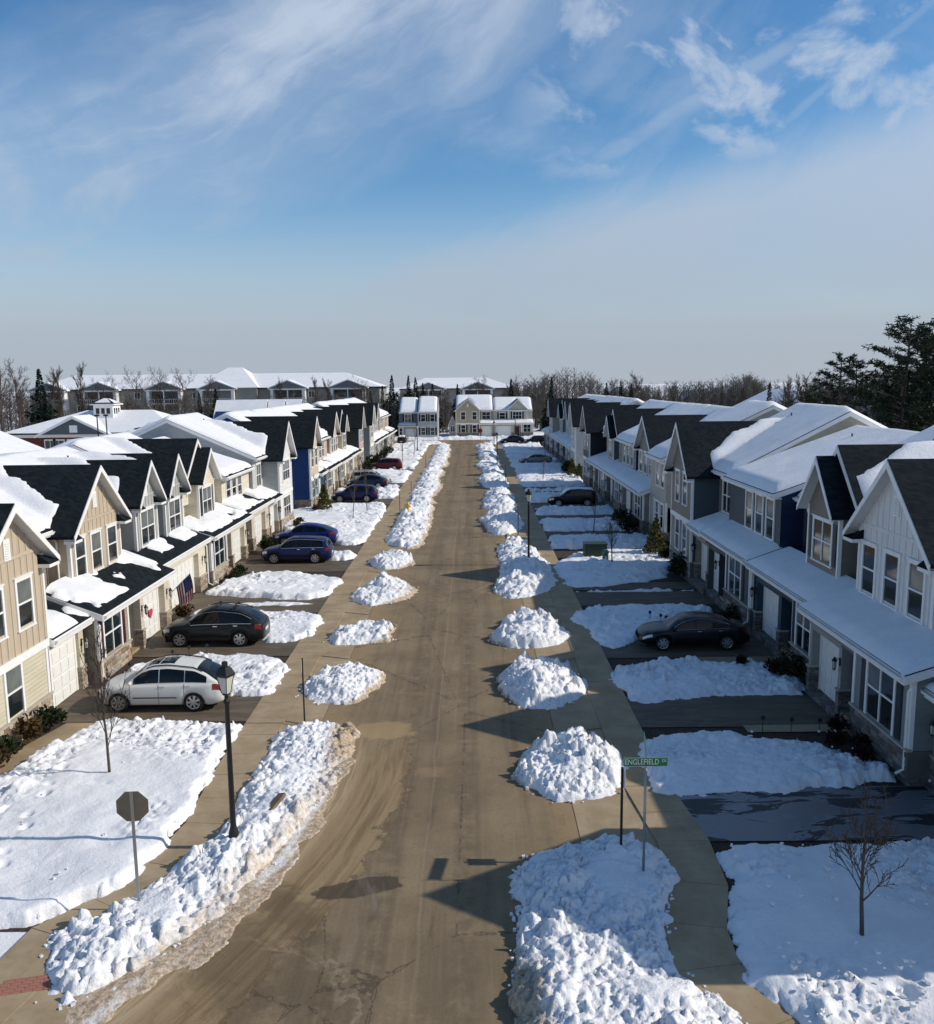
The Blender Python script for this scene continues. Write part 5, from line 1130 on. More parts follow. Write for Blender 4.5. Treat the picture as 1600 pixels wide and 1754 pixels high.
def make_car(spec, col_, label, loc, rz, rails=False, bars=False, sunroof=False, clad=True, beltchrome=False, snow=0., group='cars parked on the driveways', lowtrim=False):
    root = empty('parked_car', loc, rz, label, 'car', group); P = spec; pm = paint(*col_); rw_ = P['r']; ra = rw_+.07
    xs = sorted(set([round(-P['L']/2+i*P['L']/60, 4) for i in range(61)]+[w+ra*math.cos(math.pi*k/10) for w in P['wb'] for k in range(11)]))
    def arch(x):
        a = 0
        for w in P['wb']:
            if abs(x-w) < ra: a = max(a, rw_-.02+math.sqrt(ra*ra-(x-w)**2))
        return a
    zlow = .22
    def sec(x):
        w = smooth_i(P['plan'], x); zd = smooth_i(P['deck'], x); a = arch(x); e = max(0, abs(x)-P['L']/2+.35)/.35
        lo = zlow+.10*e
        zs = max(min(.60, zd-.2), a+.03); zsh = max(zs+.04, zd-.10)
        return [(0, lo), (w*.80, lo), (w*.965, max(lo+.10, a)), (w, zs), (w*.985, zsh-.02), (w*.945, zd-.015), (w*.86, zd+.015), (w*.45, zd+.045), (0, zd+.055)]
    vs = []; n = 16
    for x in xs:
        S = sec(x); ring = [(x, y, z) for y, z in S]+[(x, -y, z) for y, z in S[-2:0:-1]]; vs += ring
    n = len(ring); m = len(xs)
    fs = [(i*n+k, (i+1)*n+k, (i+1)*n+(k+1) % n, i*n+(k+1) % n) for i in range(m-1) for k in range(n)]
    fs += [tuple(range(n)), tuple((m-1)*n+k for k in range(n-1, -1, -1))]
    b = MB(); b.add(vs, fs); b.build('body', pm, root, True)
    # cabin
    r0, r1 = P['roof'][0][0], P['roof'][-1][0]
    cx = [r0+(r1-r0)*i/44 for i in range(45)]
    def cab(x, t, out=0.):
        w = smooth_i(P['plan'], x)*.925; zb = smooth_i(P['deck'], x)-.01; zr = max(zb+.004, smooth_i(P['roof'], x)-.05)
        k = min(1, (zr-zb)/.45); wt = w+(P['wt']-w)*k
        tt = t**.9; y = w+(wt-w)*tt+.022*math.sin(math.pi*t)*k
        return (x, y+out, zb+(zr-zb)*t)
    def top(x, s, out=0.):
        _, y, z = cab(x, 1.); return (x, y*s, z+(.05*(1-s*s)*min(1, (z-.9)/.3 if z > .9 else .0)+.035*(1-s**4))+out)
    vs = []
    for x in cx:
        side = [cab(x, t) for t in (0, .33, .66, 1.)]; tp = [top(x, s) for s in (.85, .5, 0)]
        half = side+tp; vs += half+[(p[0], -p[1], p[2]) for p in half[-2::-1]]
    n = 13; fs = [(i*n+k, (i+1)*n+k, (i+1)*n+k+1, i*n+k+1) for i in range(44) for k in range(n-1)]
    b = MB(); b.add(vs, fs); b.build('cabin', pm, root, True)
    def patch(name, fn, ua, ub, va, vb, nu, nv, mat, par=root):
        vs = [fn(ua+(ub-ua)*i/nu, va+(vb-va)*j/nv) for i in range(nu+1) for j in range(nv+1)]
        fs = [(i*(nv+1)+j, (i+1)*(nv+1)+j, (i+1)*(nv+1)+j+1, i*(nv+1)+j+1) for i in range(nu) for j in range(nv)]
        b = MB(); b.add(vs, fs); return b.build(name, mat, par, True)
    for sy in (1, -1):
        f = lambda x, t: (lambda p: (p[0], sy*p[1], p[2]))(cab(x, t, .008))
        for a, c in P['side']: patch('side_window', f, a, c, .10, .90, 10, 4, CARGLASS)
        if beltchrome:
            pts = [f(P['side'][0][0]-.05+(P['side'][-1][1]+.1-P['side'][0][0])*i/14, .96) for i in range(15)]
            MB().tube(pts, .012, 4).build('window_trim', CHROME, root); MB().tube([f(p[0], .04) for p in pts], .012, 4).build('window_trim', CHROME, root)
        if rails:
            pts = [(x, sy*(cab(x, 1)[1]-.05), cab(x, 1)[2]+.06) for x in [-1.5+i*.2 for i in range(10)]]
            pts[0] = (pts[0][0]-.12, pts[0][1], pts[0][2]-.07); pts[-1] = (pts[-1][0]+.12, pts[-1][1], pts[-1][2]-.07)
            MB().tube(pts, .022, 6).build('roof_rail', TRIM, root, True)
        # panel gaps, handles, mirror
        def body_side(x, t, out=.004):
            S = sec(x); Q_ = S[2:6]; u = t*3; i = min(2, int(u)); u -= i
            return (x, sy*(Q_[i][0]+(Q_[i+1][0]-Q_[i][0])*u+out), Q_[i][1]+(Q_[i+1][1]-Q_[i][1])*u)
        for x in (P['side'][0][1]+.03 if len(P['side']) > 2 else -.1, P['side'][1][1]+.035, P['side'][-1][1]+.12):
            if abs(arch(x)) < .1 or True:
                patch('door_gap', lambda u, t: body_side(u, t), x-.008, x+.008, .0, 1., 1, 6, SEAM)
        for x in (P['side'][0][1]-.12, P['side'][1][1]-.12):
            p = body_side(x, .80); MB().box(-.10, .10, -.022, .022, -.018, .018).build('door_handle', CHROME if beltchrome else pm, root, False, (p[0], p[1], p[2]))
        if clad:
            xa, xb = P['wb'][1]+ra+.02, P['wb'][0]-ra-.02
            patch('sill_cladding', lambda u, t: body_side(u, t, .010), xa, xb, .0, .18, 8, 2, TRIM)
            for w in P['wb']:
                vs = []
                for k in range(13):
                    th = math.pi*k/12; 
                    for rr in (ra-.005, ra+.055):
                        x = w+rr*math.cos(th); z = rw_-.02+rr*math.sin(th); y = smooth_i(P['plan'], max(-P['L']/2+.1, min(P['L']/2-.1, x)))*.995+.012
                        vs.append((x, sy*y, z))
                b = MB(); b.add(vs, [(2*k, 2*k+1, 2*k+3, 2*k+2) for k in range(12)]); b.build('arch_trim', TRIM, root, True)
        elif lowtrim:
            xa, xb = P['wb'][1]+ra+.15, P['wb'][0]-ra-.1
            patch('door_moulding', lambda u, t: body_side(u, t, .012), xa, xb, .26, .31, 8, 1, TRIM)
        m = MB(); m.lathe([(.0, -.07), (.075, -.055), (.095, 0), (.075, .06), (0, .075)], (0, 0, 0), 8)
        mo = m.build('wing_mirror', pm, root, True, (P['side'][-1][1]+.06, sy*(smooth_i(P['plan'], P['side'][-1][1])+.07), smooth_i(P['deck'], P['side'][-1][1])+.10)); mo.scale = (.75, 1.15, 1)
        # lights
        def end_patch(name, x0, x1, t0, t1, mat):
            patch(name, lambda u, t: body_side(u, t, .008), x0, x1, t0, t1, 5, 3, mat)
        end_patch('headlight', P['L']/2-.50, P['L']/2-.10, .52, .92, HEADL); end_patch('tail_light', -P['L']/2+.05, -P['L']/2+.34, .55, .95, TAILL)
    patch('windscreen', lambda x, s: top(x, s, .006) if s >= 0 else (lambda p: (p[0], -abs(p[1]), p[2]))(top(x, -s, .006)), P['ws'][0], P['ws'][1], -.88, .88, 6, 8, CARGLASS)
    patch('rear_window', lambda x, s: top(x, s, .006) if s >= 0 else (lambda p: (p[0], -abs(p[1]), p[2]))(top(x, -s, .006)), P['rw'][0], P['rw'][1], -.84, .84, 6, 8, CARGLASS)
    if sunroof:
        for a, c in ((-.55, -.02), (.02, .42)) if sunroof == 2 else ((-.1, .42),):
            patch('sunroof', lambda x, s: top(x, s, .006) if s >= 0 else (lambda p: (p[0], -abs(p[1]), p[2]))(top(x, -s, .006)), a, c, -.62, .62, 4, 6, CARGLASS)
    if bars:
        for x in (-.95, -.1):
            z = cab(x, 1)[2]+.14; w = cab(x, 1)[1]-.02
            b = MB(); b.box(x-.04, x+.04, -w, w, z-.012, z+.02)
            for s_ in (-1, 1): b.box(x-.05, x+.05, s_*w-.03, s_*w+.03, z-.11, z-.012)
            b.build('roof_bar', TRIM, root)
    # underbody, grille, plates
    MB().box(-P['L']/2+.25, P['L']/2-.25, -P['W']*.80, P['W']*.80, .2, .62).build('underbody', RIMD, root)
    MB().box(P['L']/2-.12, P['L']/2-.0, -.42, .42, .42, .62).build('grille', TRIM, root)
    MB().box(-P['L']/2-.012, -P['L']/2+.05, -.26, .26, .60, .73).build('number_plate', plain('plate_white', (.6, .6, .58), .5), root)
    MB().box(-P['L']/2+.005, -P['L']/2+.12, -.62, .62, .30, .42).build('bumper', TRIM, root)
    # wheels
    def wheel_mesh():
        t = MB(); prof = [(.62*rw_, -.10), (.93*rw_, -.115), (rw_, -.08), (rw_, .08), (.93*rw_, .115), (.62*rw_, .10)]
        t.lathe([(r, z) for r, z in prof], n=26); t.v = [(x, z, y) for x, y, z in t.v]; me1 = t.mesh('tyre', TYRE, True)
        s = MB(); 
        s.lathe([(.70*rw_, .09), (.70*rw_, .11), (.62*rw_, .10)], n=26)
        for k in range(7):
            a = 2*math.pi*k/7; ca, sa = math.cos(a), math.sin(a)
            P_ = [(.12*rw_*ca-.035*sa, .12*rw_*sa+.035*ca), (.12*rw_*ca+.035*sa, .12*rw_*sa-.035*ca), (.68*rw_*ca+.05*sa, .68*rw_*sa-.05*ca), (.68*rw_*ca-.05*sa, .68*rw_*sa+.05*ca)]
            s.prism_z(P_, .075, .112)
        s.lathe([(.2*rw_, .07), (.19*rw_, .118), (.0, .12)], n=12); s.v = [(x, z, y) for x, y, z in s.v]; me2 = s.mesh('rim', RIM)
        d = MB().lathe([(.66*rw_, -.08), (.66*rw_, .07)], n=20); d.v = [(x, z, y) for x, y, z in d.v]
        return me1, me2, d.mesh('brake_disc', RIMD)
    m1, m2, m3 = shared(('wheel', rw_), wheel_mesh)
    for w in P['wb']:
        for sy in (1, -1):
            y = smooth_i(P['plan'], w)-.125
            t = link_mesh('wheel', m1, root, (w, sy*y, rw_)); t.rotation_euler = (0, 0, 0 if sy > 0 else math.pi)
            link_mesh('rim', m2, t); link_mesh('brake_disc', m3, t)
    if snow:
        o = None; vs = []; xs_ = [r0+.28+(r1-.5-r0)*i/30 for i in range(31)]
        ss = [-.95+1.9*j/14 for j in range(15)]
        for x in xs_:
            for s_ in ss:
                p = top(x, abs(s_)); e = min(1, (1-abs(s_))/.25)*min(1, (x-xs_[0])/.3, (xs_[-1]-x)/.3); e = max(0, e)
                vs.append((p[0], p[1]*(1 if s_ >= 0 else -1), p[2]-.01+snow*math.sqrt(e)*(.7+.6*float(fbm(np.array([x*1.5]), np.array([s_*2.]), 3)[0]))))
        b = MB(); b.add(vs, [(i*15+j, (i+1)*15+j, (i+1)*15+j+1, i*15+j+1) for i in range(30) for j in range(14)]); b.build('snow_cap', SNOW, root, True)
    return root
PI = math.pi
make_car(SUV, ('pearl_white', (.66, .66, .62)), 'white crossover with dark glass and a glass roof panel, nearest car on the left', (-11.55, 31.05, .015), PI, rails=True, sunroof=2, clad=False, lowtrim=True)
make_car(SUV, ('black_green', (.007, .011, .012)), 'black crossover with two roof crossbars, behind the white crossover', (-11.95, 38.95, .015), PI, rails=True, bars=True, beltchrome=True)
make_car(WAGON, ('deep_blue', (.006, .016, .075)), 'dark blue crossover with roof rails, nearer of two blue cars before the grey wall', (-11.8, 57.4, .015), PI, rails=True, beltchrome=True)
make_car(COUPE, ('bright_blue', (.008, .016, .12)), 'royal blue fastback car, farther of two blue cars before the grey wall', (-12.4, 63.6, .015), PI, clad=False)
make_car(WAGON, ('blue', (.007, .013, .065)), 'dark blue crossover by the royal blue end wall, two young trees before it', (-11.9, 87.5, .015), PI, rails=True, clad=False)
make_car(COUPE, ('navy', (.007, .016, .045)), 'navy car between the dark blue crossover and the silver crossover', (-12.0, 98.9, .015), PI, clad=False)
make_car(WAGON, ('silver', (.42, .41, .38)), 'silver crossover parked nose to the street, far left row', (-12.0, 102.6, .015), 0, rails=True, clad=False)
make_car(WAGON, ('dark_red', (.085, .008, .012)), 'dark red crossover, farthest coloured car on the left', (-11.9, 119.5, .015), PI, clad=False)
make_car(SEDAN, ('black', (.006, .007, .010)), 'black sedan facing the street, nearest car on the right', (9.85, 37.75, .03), PI, clad=False, beltchrome=True)
make_car(WAGON, ('dark_grey', (.006, .006, .007)), 'dark car with snow along its roof, in the right row shade', (9.75, 82.7, .03), PI, clad=False, snow=.10)
make_car(SEDAN, ('silver_blue', (.20, .21, .22)), 'silver sedan facing the street, deep in the right row shade', (9.5, 127.2, .03), PI, clad=False)
make_car(COUPE, ('night_blue', (.008, .012, .03)), 'dark blue car at the far end, right side, nearest the cross street', (8.2, 170.8, .03), PI, clad=False)
make_car(WAGON, ('black2', (.006, .006, .007)), 'black crossover at the far end, right side, parked by the last townhouse', (12.6, 167.6, .03), PI, clad=False)
make_car(WAGON, ('black3', (.008, .008, .009)), 'dark car parked before the grey-white house at the end of the left row', (-13.6, 171.8, .03), PI/2, clad=False, snow=.12)

# ------------------------------------------------------------------ street furniture
GALV = plain('galvanised_steel', (.33, .34, .34), .4, metal=.7); SIGNBACK = plain('sign_back_aluminium', (.20, .165, .115), .5, metal=.3, vary=.12)
GREEN = plain('street_sign_green', (.008, .17, .055), .4); SWHITE = plain('sign_white', (.75, .76, .74), .45); RED = plain('stop_red', (.30, .012, .016), .5)
LGLASS = plain('lamp_glass', (.55, .53, .46), .15, spec=.5)
def street_lamp(x, y, z, h, label, group='black street lamps along the street'):
    t = empty('street_lamp', (x, y, z), 0, label, 'street lamp', group)
    b = MB(); b.lathe([(.13, 0), (.13, .35), (.10, .45), (.075, .55), (.062, h-.95), (.085, h-.93), (.085, h-.86), (.05, h-.82), (.05, h-.72), (.10, h-.70), (.10, h-.66)], n=12); b.build('post', BLACK, t, True)
    g = MB(); g.lathe([(.11, h-.66), (.205, h-.20)], n=4); g.build('lamp_glass', LGLASS, t)
    c = MB()
    for k in range(4):
        a = PI/2*k; c.tube([(.112*math.cos(a), .112*math.sin(a), h-.66), (.212*math.cos(a), .212*math.sin(a), h-.20)], .012, 4)
    c.lathe([(.235, h-.22), (.245, h-.17), (.16, h-.02), (.11, h+.02), (.075, h+.03), (.075, h+.14), (.05, h+.16)], n=4); c.build('lamp_cap', BLACK, t)
    t.rotation_euler = (0, 0, R(22)); return t
street_lamp(-6.2, 20.75, .1, 4.75, 'tall black lamp standing in the snow bank at the left corner')
street_lamp(3.72, 55.6, .1, 4.75, 'tall black lamp in the long bank, middle of the right verge')
street_lamp(3.7, 122, .1, 4.7, 'black lamp far down the right verge, before the last snow bank')
street_lamp(4.3, 160, .1, 4.7, 'farthest black lamp on the right, before the house across the end')
street_lamp(-9.4, 152, .1, 4.7, 'far black lamp on the left, in front of the peach townhouse')
street_lamp(9.2, 179, .1, 4.7, 'black lamp at the cross street, before the two-gabled house')
# stop sign seen from behind
t = empty('stop_sign', (-7.65, 18.1, .1), R(4), 'octagonal stop sign seen from its bare back, in the left snow bank', 'stop sign')
b = MB(); b.box(-.032, .032, -.018, .018, 0, 2.78); b.build('post', GALV, t)
o8 = [(.38*math.cos(PI/8+k*PI/4), .38*math.sin(PI/8+k*PI/4)) for k in range(8)]
b = MB(); b.prism_z(o8, -.004, .004); b.v = [(x, z+.03, y+2.42) for x, y, z in b.v]; b.build('sign_plate', SIGNBACK, t)
b = MB(); b.prism_z(o8, -.002, .002); b.v = [(x*.985, z+.038, y*.985+2.42) for x, y, z in b.v]; b.build('sign_face', RED, t)
b = MB(); b.box(-.03, .03, -.024, -.016, 2.06, 2.78); b.build('bracket', GALV, t)
# text helper: real letters as mesh
def text(s, size, mat, parent, loc, rot, ext=.002, sx=.82):
    cu = bpy.data.curves.new('letters', 'FONT'); cu.body = s; cu.size = size; cu.extrude = ext; cu.align_x = 'CENTER'; cu.align_y = 'CENTER'
    o = bpy.data.objects.new('letters', cu); col.objects.link(o); bpy.context.view_layer.update()
    me = bpy.data.meshes.new_from_object(o.evaluated_get(bpy.context.evaluated_depsgraph_get())); bpy.data.objects.remove(o)
    me.name = 'letters'; me.materials.clear(); me.materials.append(mat)
    ob = link_mesh('letters', me, parent, loc, (sx, 1, 1)); ob.rotation_euler = rot; return ob
# street-name sign
SX, SY = 4.02, 19.15
t = empty('street_name_sign', (SX, SY, .25), 0, 'green ENGLEFIELD DR street-name sign on a steel pole, front right', 'street sign')
b = MB(); b.lathe([(.032, 0), (.032, 2.62)], n=10); b.build('pole', GALV, t, True)
b = MB(); b.box(-.52, .52, -.006, .006, 2.64, 2.86); bl = b.build('sign_blade', GREEN, t)
b = MB()
for x0, x1, z0, z1 in ((-.515, .515, 2.645, 2.652), (-.515, .515, 2.848, 2.855), (-.515, -.508, 2.652, 2.848), (.508, .515, 2.652, 2.848)): b.box(x0, x1, -.009, -.006, z0, z1)
b.build('sign_border', SWHITE, bl)
text('ENGLEFIELD', .185, SWHITE, bl, (-.09, -.008, 2.748), (PI/2, 0, 0), .002, .80); text('DR', .10, SWHITE, bl, (.43, -.008, 2.775), (PI/2, 0, 0), .002, .8)
b = MB(); b.box(-.006, .006, .02, .98, 2.88, 3.10); cb = b.build('cross_blade', GREEN, t); cb.rotation_euler = (0, 0, R(-9)); b = MB(); b.box(-.03, .03, -.03, .03, 2.6, 2.66); b.box(-.02, .02, -.02, .02, 2.86, 2.9); b.build('bracket', GALV, t)
# dark posts carrying small plates edge-on to us
def plate_post(x, y, z, h, label, ph=.46, pw=.30, rz=0., group='thin posts with small plates along the verges'):
    t = empty('sign_post', (x, y, z), rz, label, 'sign post', group)
    b = MB(); b.box(-.026, .026, -.026, .026, 0, h); b.build('post', BLACK, t)
    b = MB(); b.box(.028, .034, -pw/2, pw/2, h-ph-.02, h-.02); pl = b.build('sign_plate', SWHITE, t)
    b = MB(); b.box(.034, .037, -pw/2+.015, pw/2-.015, h-ph, h-.3); b.build('red_print', RED, pl); return t
plate_post(3.62, 19.95, .15, 2.35, 'dark post with a white plate edge-on, beside the street-name sign', rz=R(8))
plate_post(-5.95, 29.0, .1, 2.3, 'dark post with a white plate edge-on, at the near end of the second left driveway', rz=PI+R(8))
plate_post(-6.35, 75.8, .1, 2.3, 'thin dark post beside the yellow hydrant', rz=PI+R(5))
plate_post(-5.9, 84.2, .1, 2.3, 'thin dark post past the yellow hydrant, left verge', rz=PI+R(5))
plate_post(-6.2, 118, .1, 2.3, 'thin dark post far down the left verge', rz=PI)
plate_post(3.6, 66.0, .1, 2.3, 'thin dark post just past the tall black lamp on the right', rz=R(3))
plate_post(4.0, 100.0, .1, 2.3, 'thin dark post near the second sunny gap on the right', rz=R(3))
t = empty('stop_sign', (1.9, 172.5, 0), 0, 'small red stop sign at the far end of the street', 'stop sign')
MB().box(-.03, .03, -.03, .03, 0, 2.9).build('post', GALV, t); b = MB(); b.prism_z(o8, -.01, .01); b.v = [(x*1.2, z-.05, y*1.2+2.5) for x, y, z in b.v]; b.build('sign_plate', RED, t)
# hydrant
YEL = plain('hydrant_yellow', (.62, .36, .02), .5)
t = empty('fire_hydrant', (-5.75, 77.4, .55), 0, 'yellow fire hydrant sunk in the left snow bank', 'fire hydrant')
MB().lathe([(.17, -.4), (.17, 0), (.13, .03), (.13, .42), (.17, .44), (.17, .5), (.13, .56), (.05, .66), (.05, .7)], n=12).build('barrel', YEL, t, True)
for a in (0, PI/2, PI):
    b = MB(); b.tube([(.1*math.cos(a), .1*math.sin(a), .3), (.24*math.cos(a), .24*math.sin(a), .3)], .075, 8); b.build('outlet_cap', YEL, t)
# transformer and pedestal
TG = plain('transformer_green', (.018, .045, .030), .5, vary=.1)
t = empty('transformer_box', (8.3, 57.3, .1), 0, 'dark green transformer box on the sunny snow of the right lawns', 'transformer box')
b = MB(); b.box(-.75, .75, -.5, .5, 0, .95); b.box(-.78, .78, -.54, .52, .95, 1.02); b.build('cabinet', TG, t); b = MB(); b.box(-.36, -.02, -.515, -.5, .1, .85); b.box(.02, .36, -.515, -.5, .1, .85); b.build('cabinet_door', TG, t); MB().box(-.9, .9, -.7, .7, -.1, .02).build('pad', CONC, t)
PG = plain('pedestal_green', (.10, .19, .12), .5)
t = empty('utility_pedestal', (8.75, 55.6, .1), 0, 'short pale green utility pedestal before the dark green transformer box', 'utility pedestal'); MB().lathe([(.2, 0), (.2, .62), (.24, .64), (.24, .74), (.16, .84), (.0, .86)], n=10).build('shell', PG, t, True); MB().box(-.06, .06, -.21, -.19, .3, .45).build('label_plate', SWHITE, t)
# board lying in the snow
t = MB().box(-.12, .12, -.36, .36, 0, .09); o = t.build('wooden_board', plain('weathered_wood', (.16, .105, .07), .8, vary=.2), None); tag(o, 'brown wooden board lying on the left snow bank', 'board'); o.location = (-5.45, 22.3, .42); o.rotation_euler = (R(14), R(-16), R(-24))
# flag on the pier left of the wide garage door
t = empty('flag', (-15.4, 43.45, 1.5), 0, 'American flag on a slanted pole by the wide garage door', 'flag')
MB().tube([(-.2, 0, -.25), (.62, -.02, .55)], .014, 5).build('flag_pole', plain('white_pole', (.7, .7, .68), .4), t)
def cloth():
    # hangs from the pole: u along the hoist (13 stripes), v along the fly, drooping
    STR = [plain('flag_red', (.34, .012, .02), .8), plain('flag_white', (.66, .65, .62), .8), plain('flag_blue', (.012, .025, .11), .8)]
    b = MB(); nu, nv = 13, 14; ids = {}
    for i in range(nu+1):
        for j in range(nv+1):
            u, v = i/nu, j/nv
            px, pz = .62-.52*u, .55-.507*u
            dx = .30*v*(1-.2*u); dz = -.92*v-.10*math.sin(v*3); wy = .06*math.sin(v*7+u*4)*v+.05*math.sin(u*6)*v
            ids[i, j] = len(b.v); b.v.append((px+dx-.25*v*v, -.02+wy, pz+dz))
    mi = []
    for i in range(nu):
        for j in range(nv):
            b.f.append([ids[i, j], ids[i+1, j], ids[i+1, j+1], ids[i, j+1]]); b.mi.append(2 if (i < 7 and j < 6) else (0 if i % 2 == 0 else 1))
    c = b.build('flag_cloth', STR, t)
    s = MB()
    for i in range(5):
        for j in range(5):
            q = [Vector(b.v[ids[i+1, j+1 if j < 5 else j]])]
            p = q[0]; s.add([(p.x-.012, p.y-.006, p.z), (p.x, p.y-.006, p.z-.012), (p.x+.012, p.y-.006, p.z), (p.x, p.y-.006, p.z+.012)], [(0, 1, 2, 3)])
            s.add([(p.x-.012, p.y+.006, p.z), (p.x, p.y+.006, p.z-.012), (p.x+.012, p.y+.006, p.z), (p.x, p.y+.006, p.z+.012)], [(3, 2, 1, 0)])
    o = s.build('flag_stars', STR[1], c); o['kind'] = 'stuff'
cloth()
# red heart pinned to the garage door of the burgundy-shuttered house
t.scale = (1.45, 1.45, 1.45)
t = MB(); pts = []
for k in range(24):
    a = 2*PI*k/24; pts.append((.016*16*math.sin(a)**3, .016*(13*math.cos(a)-5*math.cos(2*a)-2*math.cos(3*a)-math.cos(4*a))))
t.prism_x(pts, 0, .02); o = t.build('heart_decoration', plain('heart_pink', (.55, .04, .09), .6)); o.location = (-15.26, 39.75, 1.2); tag(o, 'pinkish red heart on a white garage door, above the black crossover', 'decoration')
# small black path lights in the snow
ORD = ('first', 'second', 'third', 'last')
def path_light(x, y, label, group):
    t = empty('path_light', (x, y, .28), 0, label, 'path light', group); MB().lathe([(.012, -.2), (.012, .3)], n=5).build('stake', BLACK, t); MB().lathe([(.05, .28), (.075, .33), (.075, .38), (.02, .43)], n=8).build('lamp_head', BLACK, t)
for i, (x, y) in enumerate(((-14.0, 33.9), (-12.8, 35.5), (-12.3, 36.1), (-11.6, 36.35))): path_light(x, y, '%s black path light from the house in the snow beside the white crossover' % ORD[i], 'path lights by the white crossover')
for i, (x, y) in enumerate(((8.7, 41.2), (9.1, 40.6), (9.3, 40.3), (10.3, 40.6))): path_light(x, y, '%s black path light from the sidewalk in the snow behind the black sedan' % ORD[i], 'path lights by the black sedan')
for i, (x, y) in enumerate(((9.7, 27.65), (10.6, 27.5), (11.5, 27.4), (12.2, 27.3))): path_light(x, y, '%s black path light from the street along the white townhouse walk' % ORD[i], 'path lights by the white townhouse on the right')

# ------------------------------------------------------------------ trees and shrubs
BARK = plain('bark_grey_brown', (.085, .065, .05), .9, vary=.25, scale=6); BARKD = plain('bark_dark', (.035, .026, .02), .9, vary=.2); TWIG = plain('twigs', (.075, .055, .043), .9, vary=.25, scale=2)
def foliage(name, a, b):
    t = NT(name); oi = t.N.new('ShaderNodeObjectInfo'); n = t.noise(t.geo(), 1.4, 3)
    t.set('Base Color', t.mix(t.sm(n, .3, .7), a, b)); t.set('Roughness', .8); t.set('Specular IOR Level', .15); return t.m
PINE = foliage('pine_needles', (.012, .024, .014), (.035, .055, .026)); SPRUCE = foliage('spruce_needles', (.006, .014, .010), (.018, .034, .022))
SHR_G = foliage('shrub_leaves_green', (.010, .020, .009), (.034, .046, .018)); SHR_B = foliage('shrub_leaves_bronze', (.035, .022, .010), (.10, .062, .022)); SHR_Y = foliage('shrub_leaves_gold', (.045, .055, .014), (.13, .12, .03)); SHR_R = foliage('shrub_leaves_dark_red', (.016, .009, .008), (.045, .020, .014))
def branch_tree(seed, h, trunk_r, spread=.75, levels=4, upright=.5, first=.28, kids=(7, 5, 4, 3), rmin=.012):
    rn = random.Random(seed); T, Cn = MB(), MB()
    def limb(p, d, L, r, lv, mb):
        n = 5 if lv == 0 else (4 if lv < 2 else 2); pts = [p.copy()]; rs = [r]; q = p.copy(); dd = d.copy()
        for i in range(n):
            dd = (dd+Vector((rn.uniform(-1, 1), rn.uniform(-1, 1), rn.uniform(-.3, .6)))*(.06 if lv == 0 else .16)).normalized()
            q = q+dd*(L/n); pts.append(q.copy()); rs.append(max(rmin*.7, r*(1-(.72 if lv else .62)*(i+1)/n)))
        mb.tube(pts, rs, 6 if lv == 0 else (4 if lv == 1 else 3), cap=False)
        if lv >= levels: return
        k = kids[min(lv, len(kids)-1)]
        for j in range(k):
            f = (first if lv == 0 else .3)+(1-(first if lv == 0 else .3))*(j+rn.random()*.7)/k
            i = min(n-1, int(f*n)); u = f*n-i; b = pts[i].lerp(pts[i+1], min(1, u)); rr = rs[i]*(.62 if lv == 0 else .65)
            t = (pts[i+1]-pts[i]).normalized(); a = rn.uniform(0, 2*PI); o = t.orthogonal().normalized(); o = o*math.cos(a)+t.cross(o)*math.sin(a)
            nd = (t*upright+o*(1-upright)*1.25+Vector((0, 0, .22))).normalized()
            limb(b, nd, L*(spread if lv == 0 else .62)*rn.uniform(.55, .85)*(1.05-.45*f if lv == 0 else 1), max(rmin, rr*.75), lv+1, Cn)
    limb(Vector((0, 0, -.3)), Vector((0, 0, 1)), h, trunk_r, 0, T)
    return T.mesh('trunk', BARK), Cn.mesh('crown', TWIG)
def needle_quad(mb, c, d, w, L, rn):
    s = d.cross(Vector((rn.uniform(-1, 1), rn.uniform(-1, 1), rn.uniform(-1, 1)))).normalized()*w
    a = c; e = c+d*L; mb.add([tuple(a-s*.5), tuple(a+s*.5), tuple(e+s*.35), tuple(e-s*.35)], [(0, 1, 2, 3)])
def spruce(seed, h, r):
    rn = random.Random(seed); T, Cn = MB(), MB(); T.tube([(0, 0, -.3), (0, 0, h*.5), (0, 0, h)], [h*.016, h*.01, .02], 5)
    n = int(h*46)
    for i in range(n):
        f = (i/n)**.8; z = h*(.06+.93*f); rr = r*(1-f)**1.05*(.72+.4*rn.random())*(1+.18*math.sin(f*38)); a = rn.uniform(0, 2*PI)
        d = Vector((math.cos(a), math.sin(a), -.28-.2*rn.random())); c = Vector((0, 0, z)); m = max(1, int(rr/.55))
        for j in range(m):
            p = c+d*(rr*(j+.35)/m); needle_quad(Cn, p, (d+Vector((rn.uniform(-.5, .5), rn.uniform(-.5, .5), rn.uniform(-.3, .25)))).normalized(), (.34+.25*rn.random())*(.35+.65*(1-f)), .75*(.3+.7*(1-f)), rn)
    return T.mesh('trunk', BARKD), Cn.mesh('crown', SPRUCE)
